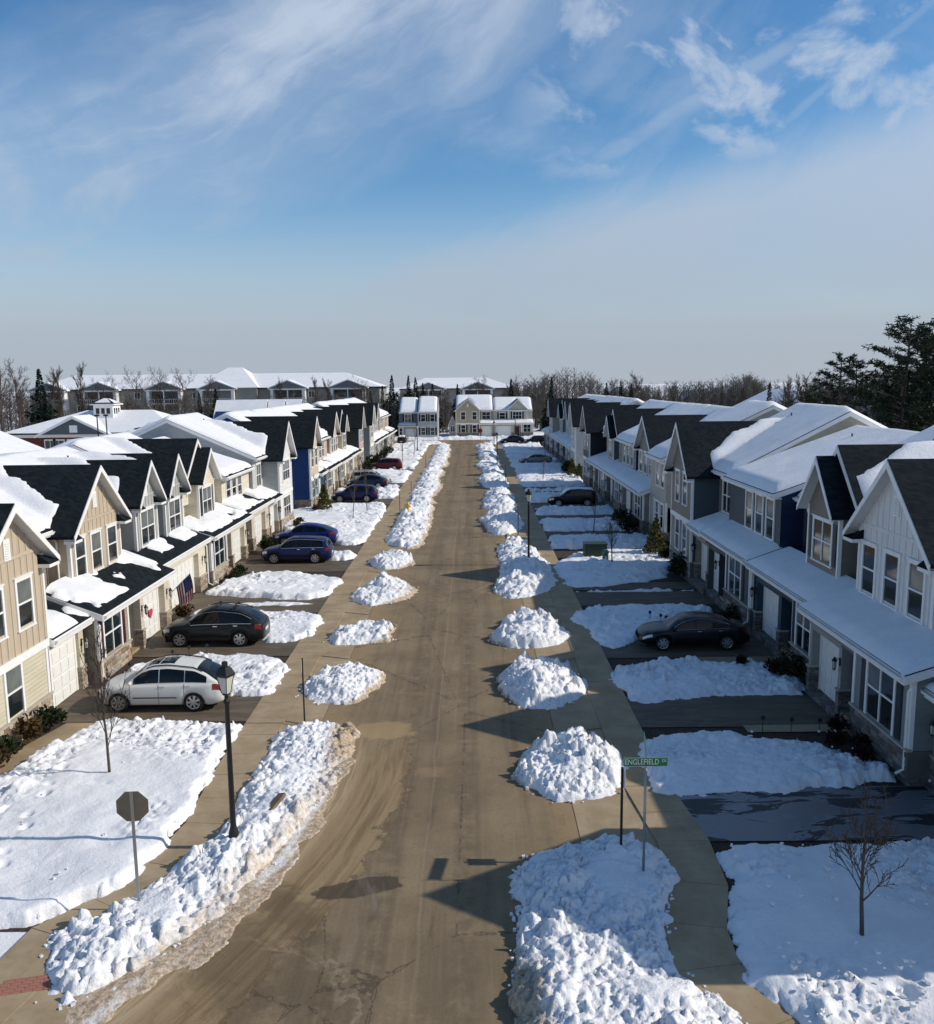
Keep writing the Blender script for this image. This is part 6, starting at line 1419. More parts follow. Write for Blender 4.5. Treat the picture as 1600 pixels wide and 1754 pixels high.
def pine(seed, h, clear, r, lean=0.):
    rn = random.Random(seed); T, Cn, B = MB(), MB(), None
    top = Vector((lean, 0, h)); T.tube([(0, 0, -.4), (lean*.2, .1, h*.4), (lean*.6, -.1, h*.75), tuple(top)], [.24, .19, .12, .04], 7)
    n = int((h-clear)*4.7)
    for i in range(n):
        f = (i+rn.random())/n; z = clear+(h-clear)*f; rr = r*(.42+.75*math.sin(PI*min(1, .18+f*.80))**1.2)*rn.uniform(.5, 1.1)*(1.02-f*.35); a = rn.uniform(0, 2*PI)
        u = z/h; base = Vector((lean*u*u, 0, z)); d = Vector((math.cos(a), math.sin(a), .16+.25*rn.random())).normalized()
        mid = base+d*rr*.55; end = base+d*rr+Vector((0, 0, .25)); T.tube([tuple(base), tuple(mid), tuple(end)], [.055, .035, .012], 4, False)
        for q in range(int(4+rr*4.2)):
            t = .35+.7*rn.random(); c = base.lerp(end, t)+Vector((rn.gauss(0, .24), rn.gauss(0, .24), rn.gauss(0.05, .10)))
            for k in range(9):
                dd = Vector((rn.gauss(0, 1), rn.gauss(0, 1), rn.gauss(.25, .45))).normalized(); needle_quad(Cn, c, dd, .075, .36, rn)
    return T.mesh('trunk', BARKD), Cn.mesh('crown', PINE)
def shrub(seed, r, h, mat, n=420, conical=False, leaf=.085):
    rn = random.Random(seed); L, S = MB(), MB()
    for i in range(6):
        a = rn.uniform(0, 2*PI); S.tube([(0, 0, -.05), (math.cos(a)*r*.4, math.sin(a)*r*.4, h*.7)], [.014, .006], 4, False)
    lob = [(rn.uniform(-.45, .45)*r, rn.uniform(-.45, .45)*r, rn.uniform(.3, .72)*h, rn.uniform(.42, .66)) for _ in range(7)]
    for i in range(n):
        if conical:
            f = rn.random()**1.4; rr = r*(1-f)*math.sqrt(rn.random())*1.05+.03; a = rn.uniform(0, 2*PI); c = Vector((rr*math.cos(a), rr*math.sin(a), .05+h*f))
        else:
            lx, ly, lz, k = rn.choice(lob); d = Vector((rn.gauss(0, 1), rn.gauss(0, 1), rn.gauss(0, 1))).normalized()*(.55+.5*rn.random()); c = Vector((lx+d.x*r*k, ly+d.y*r*k, max(.03, lz+d.z*h*k*.62)))
        dd = Vector((c.x*.8, c.y*.8, .25)).normalized()+Vector((rn.gauss(0, .6), rn.gauss(0, .6), rn.gauss(0, .6))); dd.normalize()
        needle_quad(L, c, dd, leaf*rn.uniform(.6, 1.2), leaf*1.6, rn)
    return S.mesh('stem', BARKD), L.mesh('foliage', mat)
def plant(name, meshes, loc, scale, rz, label, cat, group=None, parts=('trunk', 'crown')):
    t = empty(name, loc, rz, label, cat, group); t.scale = scale if isinstance(scale, tuple) else (scale,)*3
    for nm, me in zip(parts, meshes): link_mesh(nm, me, t)
    return t
def gz(x, y): return float(ground_h(np.array([x]), np.array([y]))[0])-.05
# young street trees (one of each kind built, then reused)
YT = [branch_tree(11, 3.9, .045, .42, 3, .74, .30, (16, 6, 4), .008), branch_tree(23, 3.0, .05, .50, 3, .58, .36, (14, 6, 4), .009), branch_tree(31, 4.2, .05, .36, 2, .72, .40, (11, 5), .010)]
GY = 'young bare trees in the front yards'
for k, x, y, s, rz, lab in ((0, -11.0, 24.6, 1.08, .4, 'slim bare young tree with upright twigs, on the lawn before the white crossover'), (1, 8.15, 16.7, 1.05, 1.1, 'small vase-shaped bare tree on the shaded lawn, lower right'),
    (2, -10.35, 74.3, 1., 2, 'left one of two thin bare trees before the royal blue end wall'), (2, -9.6, 78.5, .95, 4, 'right one of two thin bare trees before the royal blue end wall'), (1, 9.0, 54.6, 1.0, .3, 'small bare tree beside the dark green transformer box'),
    (2, 9.5, 66.5, .9, 1.3, 'thin bare tree in the shaded lawns beyond the transformer box'), (2, 8.6, 103.5, 1., 2.2, 'thin bare tree near the second sunny gap, right side'), (2, -10.3, 130, 1.05, .8, 'thin bare tree past the dark red crossover'), (2, -9.2, 139, 1.05, 1.8, 'thin bare tree far down the left lawns'), (2, -14.7, 79.5, .8, 2.8, 'thin bare stem in the gap before the royal blue end wall')):
    plant('young_tree', YT[k], (x, y, .1), s, rz, lab, 'tree', GY)
# shrubs
SH = {'g': shrub(1, .55, .75, SHR_G), 'b': shrub(2, .6, .85, SHR_B), 'y': shrub(3, .75, 2.2, SHR_Y, 700, True, .11), 'r': shrub(4, .5, .62, SHR_R), 'c': shrub(5, .75, 2.4, SHR_G, 800, True, .11), 'd': shrub(6, .85, 1.1, SHR_G, 700)}
GS = 'shrubs beside the front doors'
for k, x, y, s, lab in (('g', -14.75, 28.6, 1.05, 'dark green shrub beside the first garage door, lower left'), ('b', -14.85, 27.4, 1.0, 'bronze shrub between two green ones under the lower left window'), ('g', -15.0, 26.2, 1.0, 'dark green shrub under the lower left window'), ('b', -15.0, 25.1, 1.1, 'bronze shrub at the left edge of the photo'),
    ('r', 12.25, 27.6, .78, 'dark shrub beside the stoop of the white townhouse on the right'), ('r', 11.7, 26.4, .78, 'small dark shrub, leftmost of the group by the white townhouse'), ('r', 12.4, 26.2, .78, 'dark shrub by the stone wall of the white townhouse'), ('r', 12.0, 25.2, .78, 'dark shrub nearest the icy driveway, below the white townhouse'),
    ('r', 12.1, 33.5, .9, 'dark reddish shrub in the snow before the taupe townhouse'), ('d', 12.75, 33.0, .9, 'round dark shrub against the stone of the taupe townhouse'), ('r', 11.2, 34.6, .6, 'low dark shrub in the snow by the black sedan'), ('g', 12.4, 40.6, 1.0, 'shrub behind the roof of the black sedan'), ('d', 13.0, 41.2, .8, 'shrub by the porch behind the black sedan'),
    ('d', 12.8, 51.2, 1.25, 'big dark shrub at the corner of the taupe end townhouse'), ('y', 12.6, 58.3, 1.05, 'golden green conifer shrub in the sunny gap'), ('g', 12.9, 56.4, 1.2, 'low green shrub before the golden conifer in the sunny gap'), ('g', 14.0, 59.6, 1.1, 'dark shrub along the stone end wall by the sunny gap'), ('d', 12.3, 66.8, 1.2, 'wide dark shrub by the grey townhouse past the sunny gap'),
    ('d', 12.4, 70.5, 1.2, 'dark shrub in the shade, middle of the right row'), ('y', 12.6, 107.5, 1.0, 'golden shrub in the second sunny gap'), ('y', 13.2, 105.2, .8, 'smaller golden shrub beside it in the second sunny gap'), ('d', 12.7, 112, 1.5, 'big dark shrub at the white end townhouse, right row'),
    ('y', -13.9, 80.6, 1.05, 'golden green conifer shrub by the royal blue end wall'), ('b', -14.4, 79.2, .9, 'bronze shrub at the foot of the royal blue end wall'), ('g', -14.6, 72.5, .9, 'low shrub below the white end townhouse, left row'), ('b', -14.5, 70.6, .8, 'bronze low shrub below the white end townhouse'), ('d', -14.4, 60.6, 1.0, 'dark shrub beside the dark blue crossover'), ('g', -14.6, 52.9, .9, 'green shrub under the navy-shuttered window'), ('g', -14.5, 51.6, .8, 'small green shrub at the stone corner under the navy shutters'), ('b', -14.6, 42.6, .9, 'bronze shrub by the flag'),
    ('b', -14.3, 83.7, .9, 'bronze shrub by the light blue ground floor'), ('c', -13.2, 121.6, .85, 'narrow dark conifer behind the dark red crossover'), ('d', -13.9, 123.2, 1.6, 'big dark bush by the grey side wall past the red crossover'), ('d', -14.3, 117.2, 1.3, 'dark bush at the pinkish end townhouse'), ('d', -13.7, 136.4, 1.3, 'dark bush far down the left row'), ('d', -13.8, 145, 1.3, 'farther dark bush, far down the left row')):
    plant('shrub', SH[k], (x, y, .12), s, random.uniform(0, 6), lab, 'shrub', GS, ('stem', 'foliage'))
# tall trees behind
BT = [branch_tree(41+i, 15, .22, .46+.05*i, 4, .54, .28, (17, 7, 6, 3), .015) for i in range(3)]+[branch_tree(51+i, 13, .22, .36+.04*i, 4, .72-.05*i, .3, (16, 7, 6, 3), .017) for i in range(3)]
SP = [spruce(61, 12, 3.4), spruce(62, 14, 3.6)]
PN = [pine(71, 18, 8.0, 5.6, .6), pine(72, 16, 6.5, 3.9, -.4), pine(73, 11, 3, 3.6, .3)]
def mesh_h(ms): return max(v.co.z for m in ms for v in m.vertices)
BH = [mesh_h(m) for m in BT]; SPH = [mesh_h(m) for m in SP]; PH = [mesh_h(m) for m in PN]
def at_px(u, D):   # where a line of sight column meets distance D
    d = cam_ray((u-800)/1480, 0); return d.x/d.y*D
def top_h(u, v, D):
    d = cam_ray((u-800)/1480, -(v-877)/1480); return CAM_H+d.z/d.y*D
GB = 'bare trees before the apartment blocks'
bare = [(18, 612, 165, 'tall bare tree at the left edge of the skyline'), (50, 617, 168, 'bare tree second from the left edge of the skyline'), (108, 622, 178, 'slender bare tree right of the dark pine, left skyline'), (122, 626, 180, 'slender bare tree behind the dark pine, left skyline'), (158, 617, 160, 'broad bare tree left of the cupola'), (198, 632, 175, 'small bare tree above the cupola'), (240, 624, 165, 'bare tree right of the cupola'), (288, 626, 170, 'bare tree above the clubhouse ridge'), (330, 629, 170, 'bare tree left of the raised apartment roof'), (365, 640, 180, 'thin bare tree before the raised apartment roof'),
        (480, 643, 172, 'bare tree right of the raised apartment roof'), (545, 642, 180, 'round bare tree over the middle of the apartment roof'), (572, 645, 182, 'bare tree beside the round one over the apartment roof'), (618, 638, 185, 'bare tree at the right end of the long apartment roof'), (640, 650, 200, 'thin bare tree by the end of the long apartment roof'), (802, 655, 235, 'pale bare tree before the farther apartment roof'), (765, 662, 235, 'thin bare tree before the farther apartment block'), (828, 640, 240, 'tall bare tree over the two-gabled house'), (1092, 632, 210, 'tall bare tree standing over the right row roofs')]
for i, (u, v, D, lab) in enumerate(bare):
    x = at_px(u, D); h = top_h(u, v, D); k = (i*5+i//4) % 6; g = gz(x, D); plant('bare_tree', BT[k], (x, D, g), (h-g)/BH[k], i*1.3, lab, 'tree', GB)
GC = 'dark conifers behind the end of the street'
for i, (u, v, D, lab) in enumerate([(86, 630, 150, 'dark pine before the left apartment block'), (660, 660, 205, 'small spruce by the end of the apartment block'), (676, 641, 200, 'pointed spruce left of the street end'), (704, 642, 202, 'left top of the spruce pair behind the grey-white house'), (716, 645, 203, 'right top of the spruce pair behind the grey-white house'), (728, 655, 206, 'spruce right of the pair behind the grey-white house'), (744, 656, 212, 'spruce behind the right end of the grey-white house'), (786, 657, 215, 'pointed spruce between the two end houses'), (640, 668, 206, 'low spruce by the apartment block'), (944, 645, 215, 'spruce in front of the brown wood'), (1036, 655, 235, 'left of the three spruces over the right row'), (1060, 651, 232, 'middle of the three spruces over the right row'), (1078, 657, 236, 'right of the three spruces over the right row'), (1310, 655, 150, 'dark conifer behind the right row roofs'), (380, 665, 178, 'dark evergreen by the raised apartment roof'), (352, 672, 182, 'low dark evergreen by the raised apartment roof'), (876, 648, 215, 'ragged conifer over the two-gabled house')]):
    x = at_px(u, D); h = top_h(u, v, D); k = i % 2; g = gz(x, D); plant('conifer', SP[k], (x, D, g), ((h-g)/SPH[k]*(1.15 if i in (0, 14, 15) else 1.),)*2+((h-g)/SPH[k],), i*1.7, lab, 'tree', GC)
GP = 'pines above the right row'
for i, (u, v, D, k, lab) in enumerate([(1562, 556, 79, 0, 'tall pine between the tallest one and the right edge of the photo'), (1508, 650, 78, 1, 'shorter dense pine at the foot of the tallest one'), (1584, 640, 72, 1, 'shorter dense pine near the right edge of the photo'), (1530, 536, 74, 0, 'tallest pine, leaning over the right row roofs'), (1596, 538, 80, 0, 'tall pine at the right edge of the photo'), (1428, 601, 98, 1, 'middle-sized layered pine right of the bare wood'), (1458, 608, 101, 1, 'second layered pine beside the middle-sized one'), (1568, 590, 84, 1, 'dense pine below the tallest one'), (1392, 655, 70, 2, 'low pine behind the snowy ridge, right row'), (1352, 690, 62, 2, 'lowest dark pine peeping over the right row roof')]):
    x = at_px(u, D); h = top_h(u, v, D); g = gz(x, D)-.2; hh = PH[k]; plant('pine_tree', PN[k], (x, D, g), (h-g)/hh, i*2.1, lab, 'tree', GP)
# woodland of bare stems: the ones that stand apart are trees, the rest is one mass
rw = random.Random(5); GW = 'bare trees of the wood behind the right row'
for i in range(46):
    u = 1130+i*10.6+rw.uniform(-5, 5); far_ = u < 1330; D = rw.uniform(190, 260) if far_ else rw.uniform(86, 130)
    v = (rw.uniform(648, 668) if far_ else rw.uniform(632, 660)-max(0, u-1480)*.25); x = at_px(u, D); h = top_h(u, v, D); k = rw.randrange(6); g = gz(x, D)
    plant('bare_tree', BT[k], (x, D, g), ((h-g)/BH[k]*rw.uniform(.75, 1.0), (h-g)/BH[k]*.8, (h-g)/BH[k]), rw.uniform(0, 6), 'thin bare tree among many in the wood behind the right row', 'tree', GW)
def woods(name, spans, seed, mat=TWIG):
    """far wood read as one mass: many stems with a haze of twigs"""
    rn = random.Random(seed); b = MB()
    for (u0, u1, va, vb, D0, D1, n, dens) in spans:
        for i in range(n):
            u = rn.uniform(u0, u1); D = rn.uniform(D0, D1); x = at_px(u, D); f = (u-u0)/(u1-u0); h = max(3.5, top_h(u, va+(vb-va)*math.sin(PI*f)+rn.gauss(4, 7), D)); g = gz(x, D)
            b.tube([(x, D, g), (x+rn.uniform(-.3, .3), D, g+(h-g)*.6), (x+rn.uniform(-.6, .6), D, h)], [.12, .08, .03], 3, False)
            for j in range(dens):
                z = g+(h-g)*(.15+.82*rn.random()); a = rn.uniform(0, 2*PI); L = (h-g)*rn.uniform(.12, .3)*(1.15-.6*(z-g)/(h-g)); c = Vector((x, D, z)); e = c+Vector((math.cos(a)*.7, math.sin(a)*.7, .75))*L
                s = Vector((.05, .0, 0)); m = c.lerp(e, .5)
                b.add([tuple(c-s), tuple(c+s), tuple(e)], [(0, 1, 2)])
                for q in range(3):
                    a2 = a+rn.uniform(-1, 1); e2 = m+Vector((math.cos(a2), math.sin(a2), .8))*L*.4; b.add([tuple(m-s*.7), tuple(m+s*.7), tuple(e2)], [(0, 1, 2)])
    o = b.build(name, mat); return tag(o, None, None, None, 'stuff')
BRUSH = plain('brown_twigs', (.125, .108, .092), .95, vary=.3, scale=.4); BRUSHG = plain('grey_green_twigs', (.100, .096, .082), .95, vary=.35, scale=.4)
woods('far_wood', [(-40, 110, 690, 668, 172, 200, 110, 36), (100, 420, 704, 688, 176, 196, 140, 30), (420, 680, 690, 676, 188, 204, 80, 30), (640, 800, 688, 668, 205, 225, 90, 36), (760, 900, 690, 680, 215, 240, 70, 30), (860, 930, 668, 656, 225, 250, 70, 40), (895, 1040, 664, 640, 225, 262, 120, 42), (1030, 1110, 668, 656, 235, 260, 90, 44)], 3, BRUSH)
woods('bare_wood', [(1090, 1360, 668, 656, 225, 290, 220, 36), (1240, 1300, 668, 644, 215, 232, 70, 60), (1330, 1480, 690, 652, 110, 175, 130, 30), (1440, 1660, 664, 632, 95, 150, 120, 30), (1380, 1660, 735, 690, 75, 95, 40, 22), (1100, 1700, 666, 659, 300, 420, 300, 36)], 4, BRUSHG)

# ------------------------------------------------------------------ buildings behind
def bg_house(name, label, x0, x1, y0, y1, ze, zr, wall, axis='y', z0=0., wins=True, group=None, oh=.35, hip=0., cat='house', snow=.28, rows=1, rnd=random.Random(2)):
    """plain gabled or hipped house: walls, windows on the two visible sides, roof with fascia, snow cover"""
    cx, cy = (x0+x1)/2, (y0+y1)/2; t = empty(name, (cx, cy, z0), 0, label, cat, group); W, D = x1-x0, y1-y0; hw, hd = W/2, D/2
    b = MB(); b.box(-hw, hw, -hd, hd, 0, ze)
    if axis == 'y' and not hip: b.prism_y([(-hw, ze-.01), (hw, ze-.01), (0, zr-.12)], -hd, hd)
    elif not hip: b.prism_x([(-hd, ze-.01), (hd, ze-.01), (0, zr-.12)], -hw, hw)
    b.build('wall', wallmat(wall), t)
    def shell(off, e, th):
        zr_, ze_ = zr+off, ze+off; ax = hw+e; ay = hd+e; s = (zr-ze)/(hw if axis == 'y' else hd); zd = ze_-s*e
        if hip:
            r = max(0, (hd if axis == 'y' else hw)-hip)
            R_ = [(0, -r, zr_), (0, r, zr_)] if axis == 'y' else [(-r, 0, zr_), (r, 0, zr_)]
            v = [(-ax, -ay, zd), (ax, -ay, zd), (ax, ay, zd), (-ax, ay, zd)]+R_
            f = [(0, 1, 4), (1, 2, 5, 4), (2, 3, 5), (3, 0, 4, 5)] if axis == 'y' else [(0, 1, 5, 4), (1, 2, 5), (2, 3, 4, 5), (3, 0, 4)]
            v += [(p[0], p[1], p[2]-th) for p in v[:4]]; f += [(0, 6, 7, 1), (1, 7, 8, 2), (2, 8, 9, 3), (3, 9, 6, 0), (9, 8, 7, 6)]
            m = MB(); m.add(v, f); return m
        m = MB(); P = [(-ax, zd), (-ax, zd-th), (0, zr_-th), (ax, zd-th), (ax, zd), (0, zr_)]
        (m.prism_y(P, -ay, ay) if axis == 'y' else m.prism_x(P[::-1], -ax, ax)); return m
    shell(0, oh, .16).build('roof', SHING, t); shell(-.10, oh+.03, .16).build('fascia', WHITE, t)
    if snow: shell(snow, oh-.12, snow-.01).build('roof_snow', SNOW, t)
    if wins:
        nz = rows
        for k in range(nz):
            zz = ze-1.75-k*2.75
            n = max(1, int(W/2.9))
            for i in range(n):
                xa = -hw+W*(i+.5)/n-.45; f = MB(); f.box(xa-.1, xa+1.0, -hd-.06, -hd, zz-.1, zz+1.4); wo = f.build('window', WHITE, t); g = MB(); g.box(xa, xa+.42, -hd-.07, -hd-.055, zz, zz+1.3); g.box(xa+.48, xa+.9, -hd-.07, -hd-.055, zz, zz+1.3); g.build('pane', GLASS, wo)
            n = max(1, int(D/3.4)); sx = 1 if cx < 0 else -1; f0 = sx*hw
            for i in range(n):
                ya = -hd+D*(i+.5)/n-.6; f = MB(); f.box(min(f0, f0+sx*.06), max(f0, f0+sx*.06), ya-.1, ya+1.3, zz-.1, zz+1.4); wo = f.build('window', WHITE, t); g = MB(); a, c = sorted((f0+sx*.055, f0+sx*.07)); g.box(a, c, ya, ya+.56, zz, zz+1.3); g.box(a, c, ya+.64, ya+1.2, zz, zz+1.3); g.build('pane', GLASS, wo)
    return t
GBL, GBR = 'houses behind the left row', 'houses behind the right row'
bl = [(-62, -44, 44, 56, 5.6, 9.6, C_LGREY, 'snow-roofed house at the left edge, nearest of those behind the left row'), (-61, -43.5, 57, 66, 5.4, 9.0, C_CREAM, 'snow-roofed house behind the left row, second from the left edge'), (-60, -44.5, 67, 77, 5.7, 9.7, C_LGREY, 'snow-roofed house with a grey gable end, before the red brick clubhouse'), (-60, -44, 78, 90, 5.0, 8.4, C_SIDEGREY, 'low snow-roofed house below the clubhouse corner')]
for (x0, x1, y0, y1, ze, zr, c, lab) in bl: bg_house('house', lab, x0, x1, y0, y1, ze, zr, c, 'y', 0, True, GBL)
for i, (u, D, w) in enumerate(((424, 140, 9.), (456, 141, 8.6), (486, 142, 8.2))):
    x = at_px(u, D); bg_house('house', 'steep snow roof turned to the camera, %s of three behind the blue end wall' % ('left', 'middle', 'right')[i], x-w/2*.86, x+w/2*.86, D-5, D+5, 5.0, 9.3, (.02, .04, .12) if i == 0 else C_SIDEGREY, 'x', 0, True, GBL, snow=.3)
for i in range(8):
    y0 = 58+i*13.; bg_house('house', ['snow-roofed house behind the right row, with a dark skylight patch', 'wide snow roof seen over the navy side wall, right', 'snow-roofed house behind the middle of the right row', 'snow roof past the cream-grey end townhouse', 'low snow roof before the bare wood, right', 'snow roof behind the second sunny gap', 'farther snow roof behind the right row', 'farthest snow roof behind the right row'][i], 42+i*.6, 60+i*.6, y0, y0+12.4, 5.4+(i % 3)*.25, 9.5+(i % 2)*.5, (C_LGREY, C_ALMOND, C_SIDEGREY)[i % 3], 'y', gz(50, y0+6)*.3, False, GBR)
for i, (u, D) in enumerate(((1178, 285), (1200, 292), (1222, 286), (1244, 294))):
    x = at_px(u, D); bg_house('house', 'bluish shaded house roof in the far wood, %s of four' % ('first from the left', 'second from the left', 'third from the left', 'last')[i], x-4.2, x+4.2, D-5, D+5, 5.5, 9.4, (.10, .14, .22), 'y', gz(x, D)-.3, True, 'far houses in the wood', snow=.2)
# clubhouse: red brick, hipped snow roof, cupola
BRK = plain('red_brick_wall', (.12, .032, .024), .85, vary=.2, scale=3)
def clubhouse():
    D = 142.; x0, x1 = at_px(60, D), at_px(345, D); cx = (x0+x1)/2; W = x1-x0; t = empty('clubhouse', (cx, D, 0), 0, 'red brick clubhouse with a hipped snow roof and white cupola', 'clubhouse'); hw = W/2
    MB().box(-hw+1, hw-1, -8, 8, 0, 4.6).build('wall', BRK, t); MB().box(-hw+.6, hw-.6, -8.4, 8.4, 4.2, 4.7).build('cornice', WHITE, t)
    def hip(z, e, nm, m):
        b = MB(); v = [(-hw-e, -9-e, 4.7+z), (hw+e, -9-e, 4.7+z), (hw+e, 9+e, 4.7+z), (-hw-e, 9+e, 4.7+z), (-hw+10, 0, 7.9+z), (hw-7, 0, 7.9+z)]; b.add(v, [(0, 1, 5, 4), (1, 2, 5), (2, 3, 4, 5), (3, 0, 4), (3, 2, 1, 0)]); b.build(nm, m, t)
    hip(0, .2, 'roof', SHING); hip(.22, -.1, 'roof_snow', SNOW)
    gx = at_px(182, D)-cx
    b = MB(); b.prism_y([(gx-5.2, 4.75), (gx+5.2, 4.75), (gx, 7.2)], -9.6, -3); b.build('front_gable', wallmat((.10, .11, .12)), t)
    b = MB(); b.prism_y([(gx-5.9, 4.6), (gx-5.9, 4.35), (gx, 7.25), (gx+5.9, 4.35), (gx+5.9, 4.6), (gx, 7.55)], -9.8, -2); b.build('gable_roof', SNOW, t); b = MB(); b.prism_y([(gx-6, 4.55), (gx-6, 4.2), (gx, 7.1), (gx+6, 4.2), (gx+6, 4.55), (gx, 7.4)], -9.9, -9.8); b.build('rake_board', WHITE, t)
    MB().box(gx-.6, gx+.6, -9.68, -9.6, 5.0, 6.1).build('window', WHITE, t); 
    for u in (136, 150, 172, 205, 240, 262, 290):
        x = at_px(u, D)-cx; wo = MB().box(x-.9, x+.9, -8.1, -8, .9, 3.9).build('window', WHITE, t); g = MB()
        for a in (-.75, .05):
            for z in (1.05, 2.45): g.box(x+a, x+a+.7, -8.13, -8.1, z, z+1.25)
        g.build('pane', GLASS, wo)
    kx = at_px(203, D)-cx
    c = MB().box(kx-1.55, kx+1.55, -3.2, -.1, 5.9, 9.0).build('cupola', WHITE, t); MB().box(kx-1.9, kx+1.9, -3.55, .25, 9.0, 9.2).build('cupola_cornice', WHITE, c)
    b = MB(); b.add([(kx-1.9, -3.55, 9.2), (kx+1.9, -3.55, 9.2), (kx+1.9, .25, 9.2), (kx-1.9, .25, 9.2), (kx, -1.65, 10.1)], [(0, 1, 4), (1, 2, 4), (2, 3, 4), (3, 0, 4)]); b.build('cupola_roof', SHING, c)
    b = MB(); b.add([(kx-1.3, -3.2, 9.4), (kx+1.3, -3.2, 9.4), (kx+.3, -2.0, 10.06), (kx-.3, -2.0, 10.06)], [(0, 1, 2, 3)]); b.add([(kx+1.75, -2.9, 9.32), (kx+1.75, -.2, 9.32), (kx+.4, -1.3, 10.0), (kx+.4, -1.9, 10.0)], [(0, 1, 2, 3)]); b.build('cupola_snow', SNOW, c)
    for i in range(3): MB().box(kx-1.15+i*.85, kx-.6+i*.85, -3.24, -3.2, 7.6, 8.5).build('pane', GLASS, c); MB().box(kx+1.55, kx+1.59, -2.8+i*.85, -2.3+i*.85, 7.6, 8.5).build('pane', GLASS, c)
    for i, u in enumerate((178, 193)): pass
clubhouse()
for u, lab in ((178, 'left one of two thin dark lamp poles before the clubhouse'), (193, 'right one of two thin dark lamp poles before the clubhouse')):
    D = 128.; x = at_px(u, D); t = empty('lamp_pole', (x, D, 0), 0, lab, 'lamp pole', 'lamp poles before the clubhouse'); MB().tube([(0, 0, 0), (0, 0, 7.6)], [.12, .09], 6).build('pole', BLACK, t); MB().box(-.3, .3, -.2, .2, 7.6, 7.85).build('lamp_head', BLACK, t)
# apartment blocks
APT = (.165, .165, .155); APTL = (.27, .265, .24)
def apartments(label, x0, x1, y0, ze, zr, z0, bays, bw, hump=None, depth=18.):
    t = empty('apartment_block', ((x0+x1)/2, y0, z0), 0, label, 'apartment block', 'apartment blocks'); cx = (x0+x1)/2; W = x1-x0; hw = W/2
    MB().box(-hw, hw, 0, depth, 0, ze).build('wall', wallmat(APTL), t)
    def roof(z, e, nm, m):
        b = MB(); v = [(-hw-e, -e, ze+z), (hw+e, -e, ze+z), (hw+e, depth+e, ze+z), (-hw-e, depth+e, ze+z), (-hw+7, depth/2, zr+z), (hw-9, depth/2, zr+z)]; b.add(v, [(0, 1, 5, 4), (1, 2, 5), (2, 3, 4, 5), (3, 0, 4), (3, 2, 1, 0)]); b.build(nm, m, t)
    roof(0, .6, 'roof', SHING); roof(.25, .35, 'roof_snow', SNOW)
    if hump:
        b = MB(); h0, h1, hz = hump[0]-cx, hump[1]-cx, hump[2]; m = (h0+h1)/2; b.add([(h0, -1.5, ze+.3), (h1, -1.5, ze+.3), (h1, depth, ze+.3), (h0, depth, ze+.3), (m-1.5, depth/2-2, hz), (m+2, depth/2-2, hz)], [(0, 1, 5, 4), (1, 2, 5), (2, 3, 4, 5), (3, 0, 4)]); b.build('raised_roof_snow', SNOW, t); MB().box(h0+.5, h1-.5, -1.2, 2, 0, ze+.3).build('projecting_wall', wallmat(APTL), t)
    n = int(W/4.6)
    for i in range(n):
        x = -hw+W*(i+.5)/n
        if any(abs(x+cx-bx) < bw/2+1.0 for bx in bays): continue
        for k in range(4):
            z = ze-2.1-k*2.95
            if z < .6: continue
            wo = MB().box(x-.75, x+.75, -.06, 0, z-.08, z+1.5).build('window', WHITE, t); g = MB(); g.box(x-.62, x-.04, -.09, -.06, z, z+1.4); g.box(x+.04, x+.62, -.09, -.06, z, z+1.4); g.build('pane', GLASS, wo)
    for bx in bays:
        x = bx-cx; q = MB(); q.box(x-bw/2, x-bw/2+.7, -2.2, 0, 0, ze); q.box(x+bw/2-.7, x+bw/2, -2.2, 0, 0, ze); bay = q.build('balcony_bay', WHITE if True else None, t)
        MB().box(x-bw/2+.7, x+bw/2-.7, -.3, -.06, 0, ze-.3).build('back_wall', wallmat(APT), bay)
        g = MB(); g.prism_y([(x-bw/2-.2, ze), (x+bw/2+.2, ze), (x, ze+bw*.21)], -2.3, 4); g.build('bay_gable', wallmat((.15, .155, .15)), bay)
        s = MB(); s.prism_y([(x-bw/2-.7, ze+.15), (x-bw/2-.7, ze-.1), (x, ze+bw*.21+.05), (x+bw/2+.7, ze-.1), (x+bw/2+.7, ze+.15), (x, ze+bw*.21+.3)], -2.2, 5); s.build('bay_roof_snow', SNOW, bay)
        f = MB(); f.box(x-bw/2-.3, x+bw/2+.3, -2.45, -2.2, ze-.35, ze-.02); f.box(x-.12, x+.12, -2.2, -2.0, 0, ze-.35); f.build('bay_trim', WHITE, bay)
        for k in range(4):
            z = ze-3.2-k*2.95
            if z < -1: continue
            f = MB(); f.box(x-bw/2+.7, x+bw/2-.7, -2.2, -.2, z-.22, z); f.box(x-bw/2+.7, x+bw/2-.7, -2.2, -2.14, z+.95, z+1.03)
            for j in range(int(bw/.5)): f.box(x-bw/2+.8+j*.5, x-bw/2+.86+j*.5, -2.19, -2.15, z, z+.95)
            f.build('balcony', WHITE, bay); g = MB(); g.box(x-bw*.33, x-bw*.08, -.34, -.3, z+.05, z+2.1); g.box(x+bw*.08, x+bw*.33, -.34, -.3, z+.05, z+2.1); g.build('pane', GLASS, bay)
D = 208.; P_ = lambda u: at_px(u, D)
apartments('long snow-roofed apartment block with balcony bays, over the left row', P_(70), P_(655), D, 11.4, 14.9, -.3, [P_(104), P_(190), P_(298), P_(386), P_(504), P_(604)], 8.2, (P_(345), P_(455), 16.6))
D = 262.
apartments('farther snow-roofed apartment block behind the two-gabled house', at_px(690, D), at_px(885, D), D, 10.2, 13.4, 0, [at_px(738, D), at_px(820, D)], 9.)
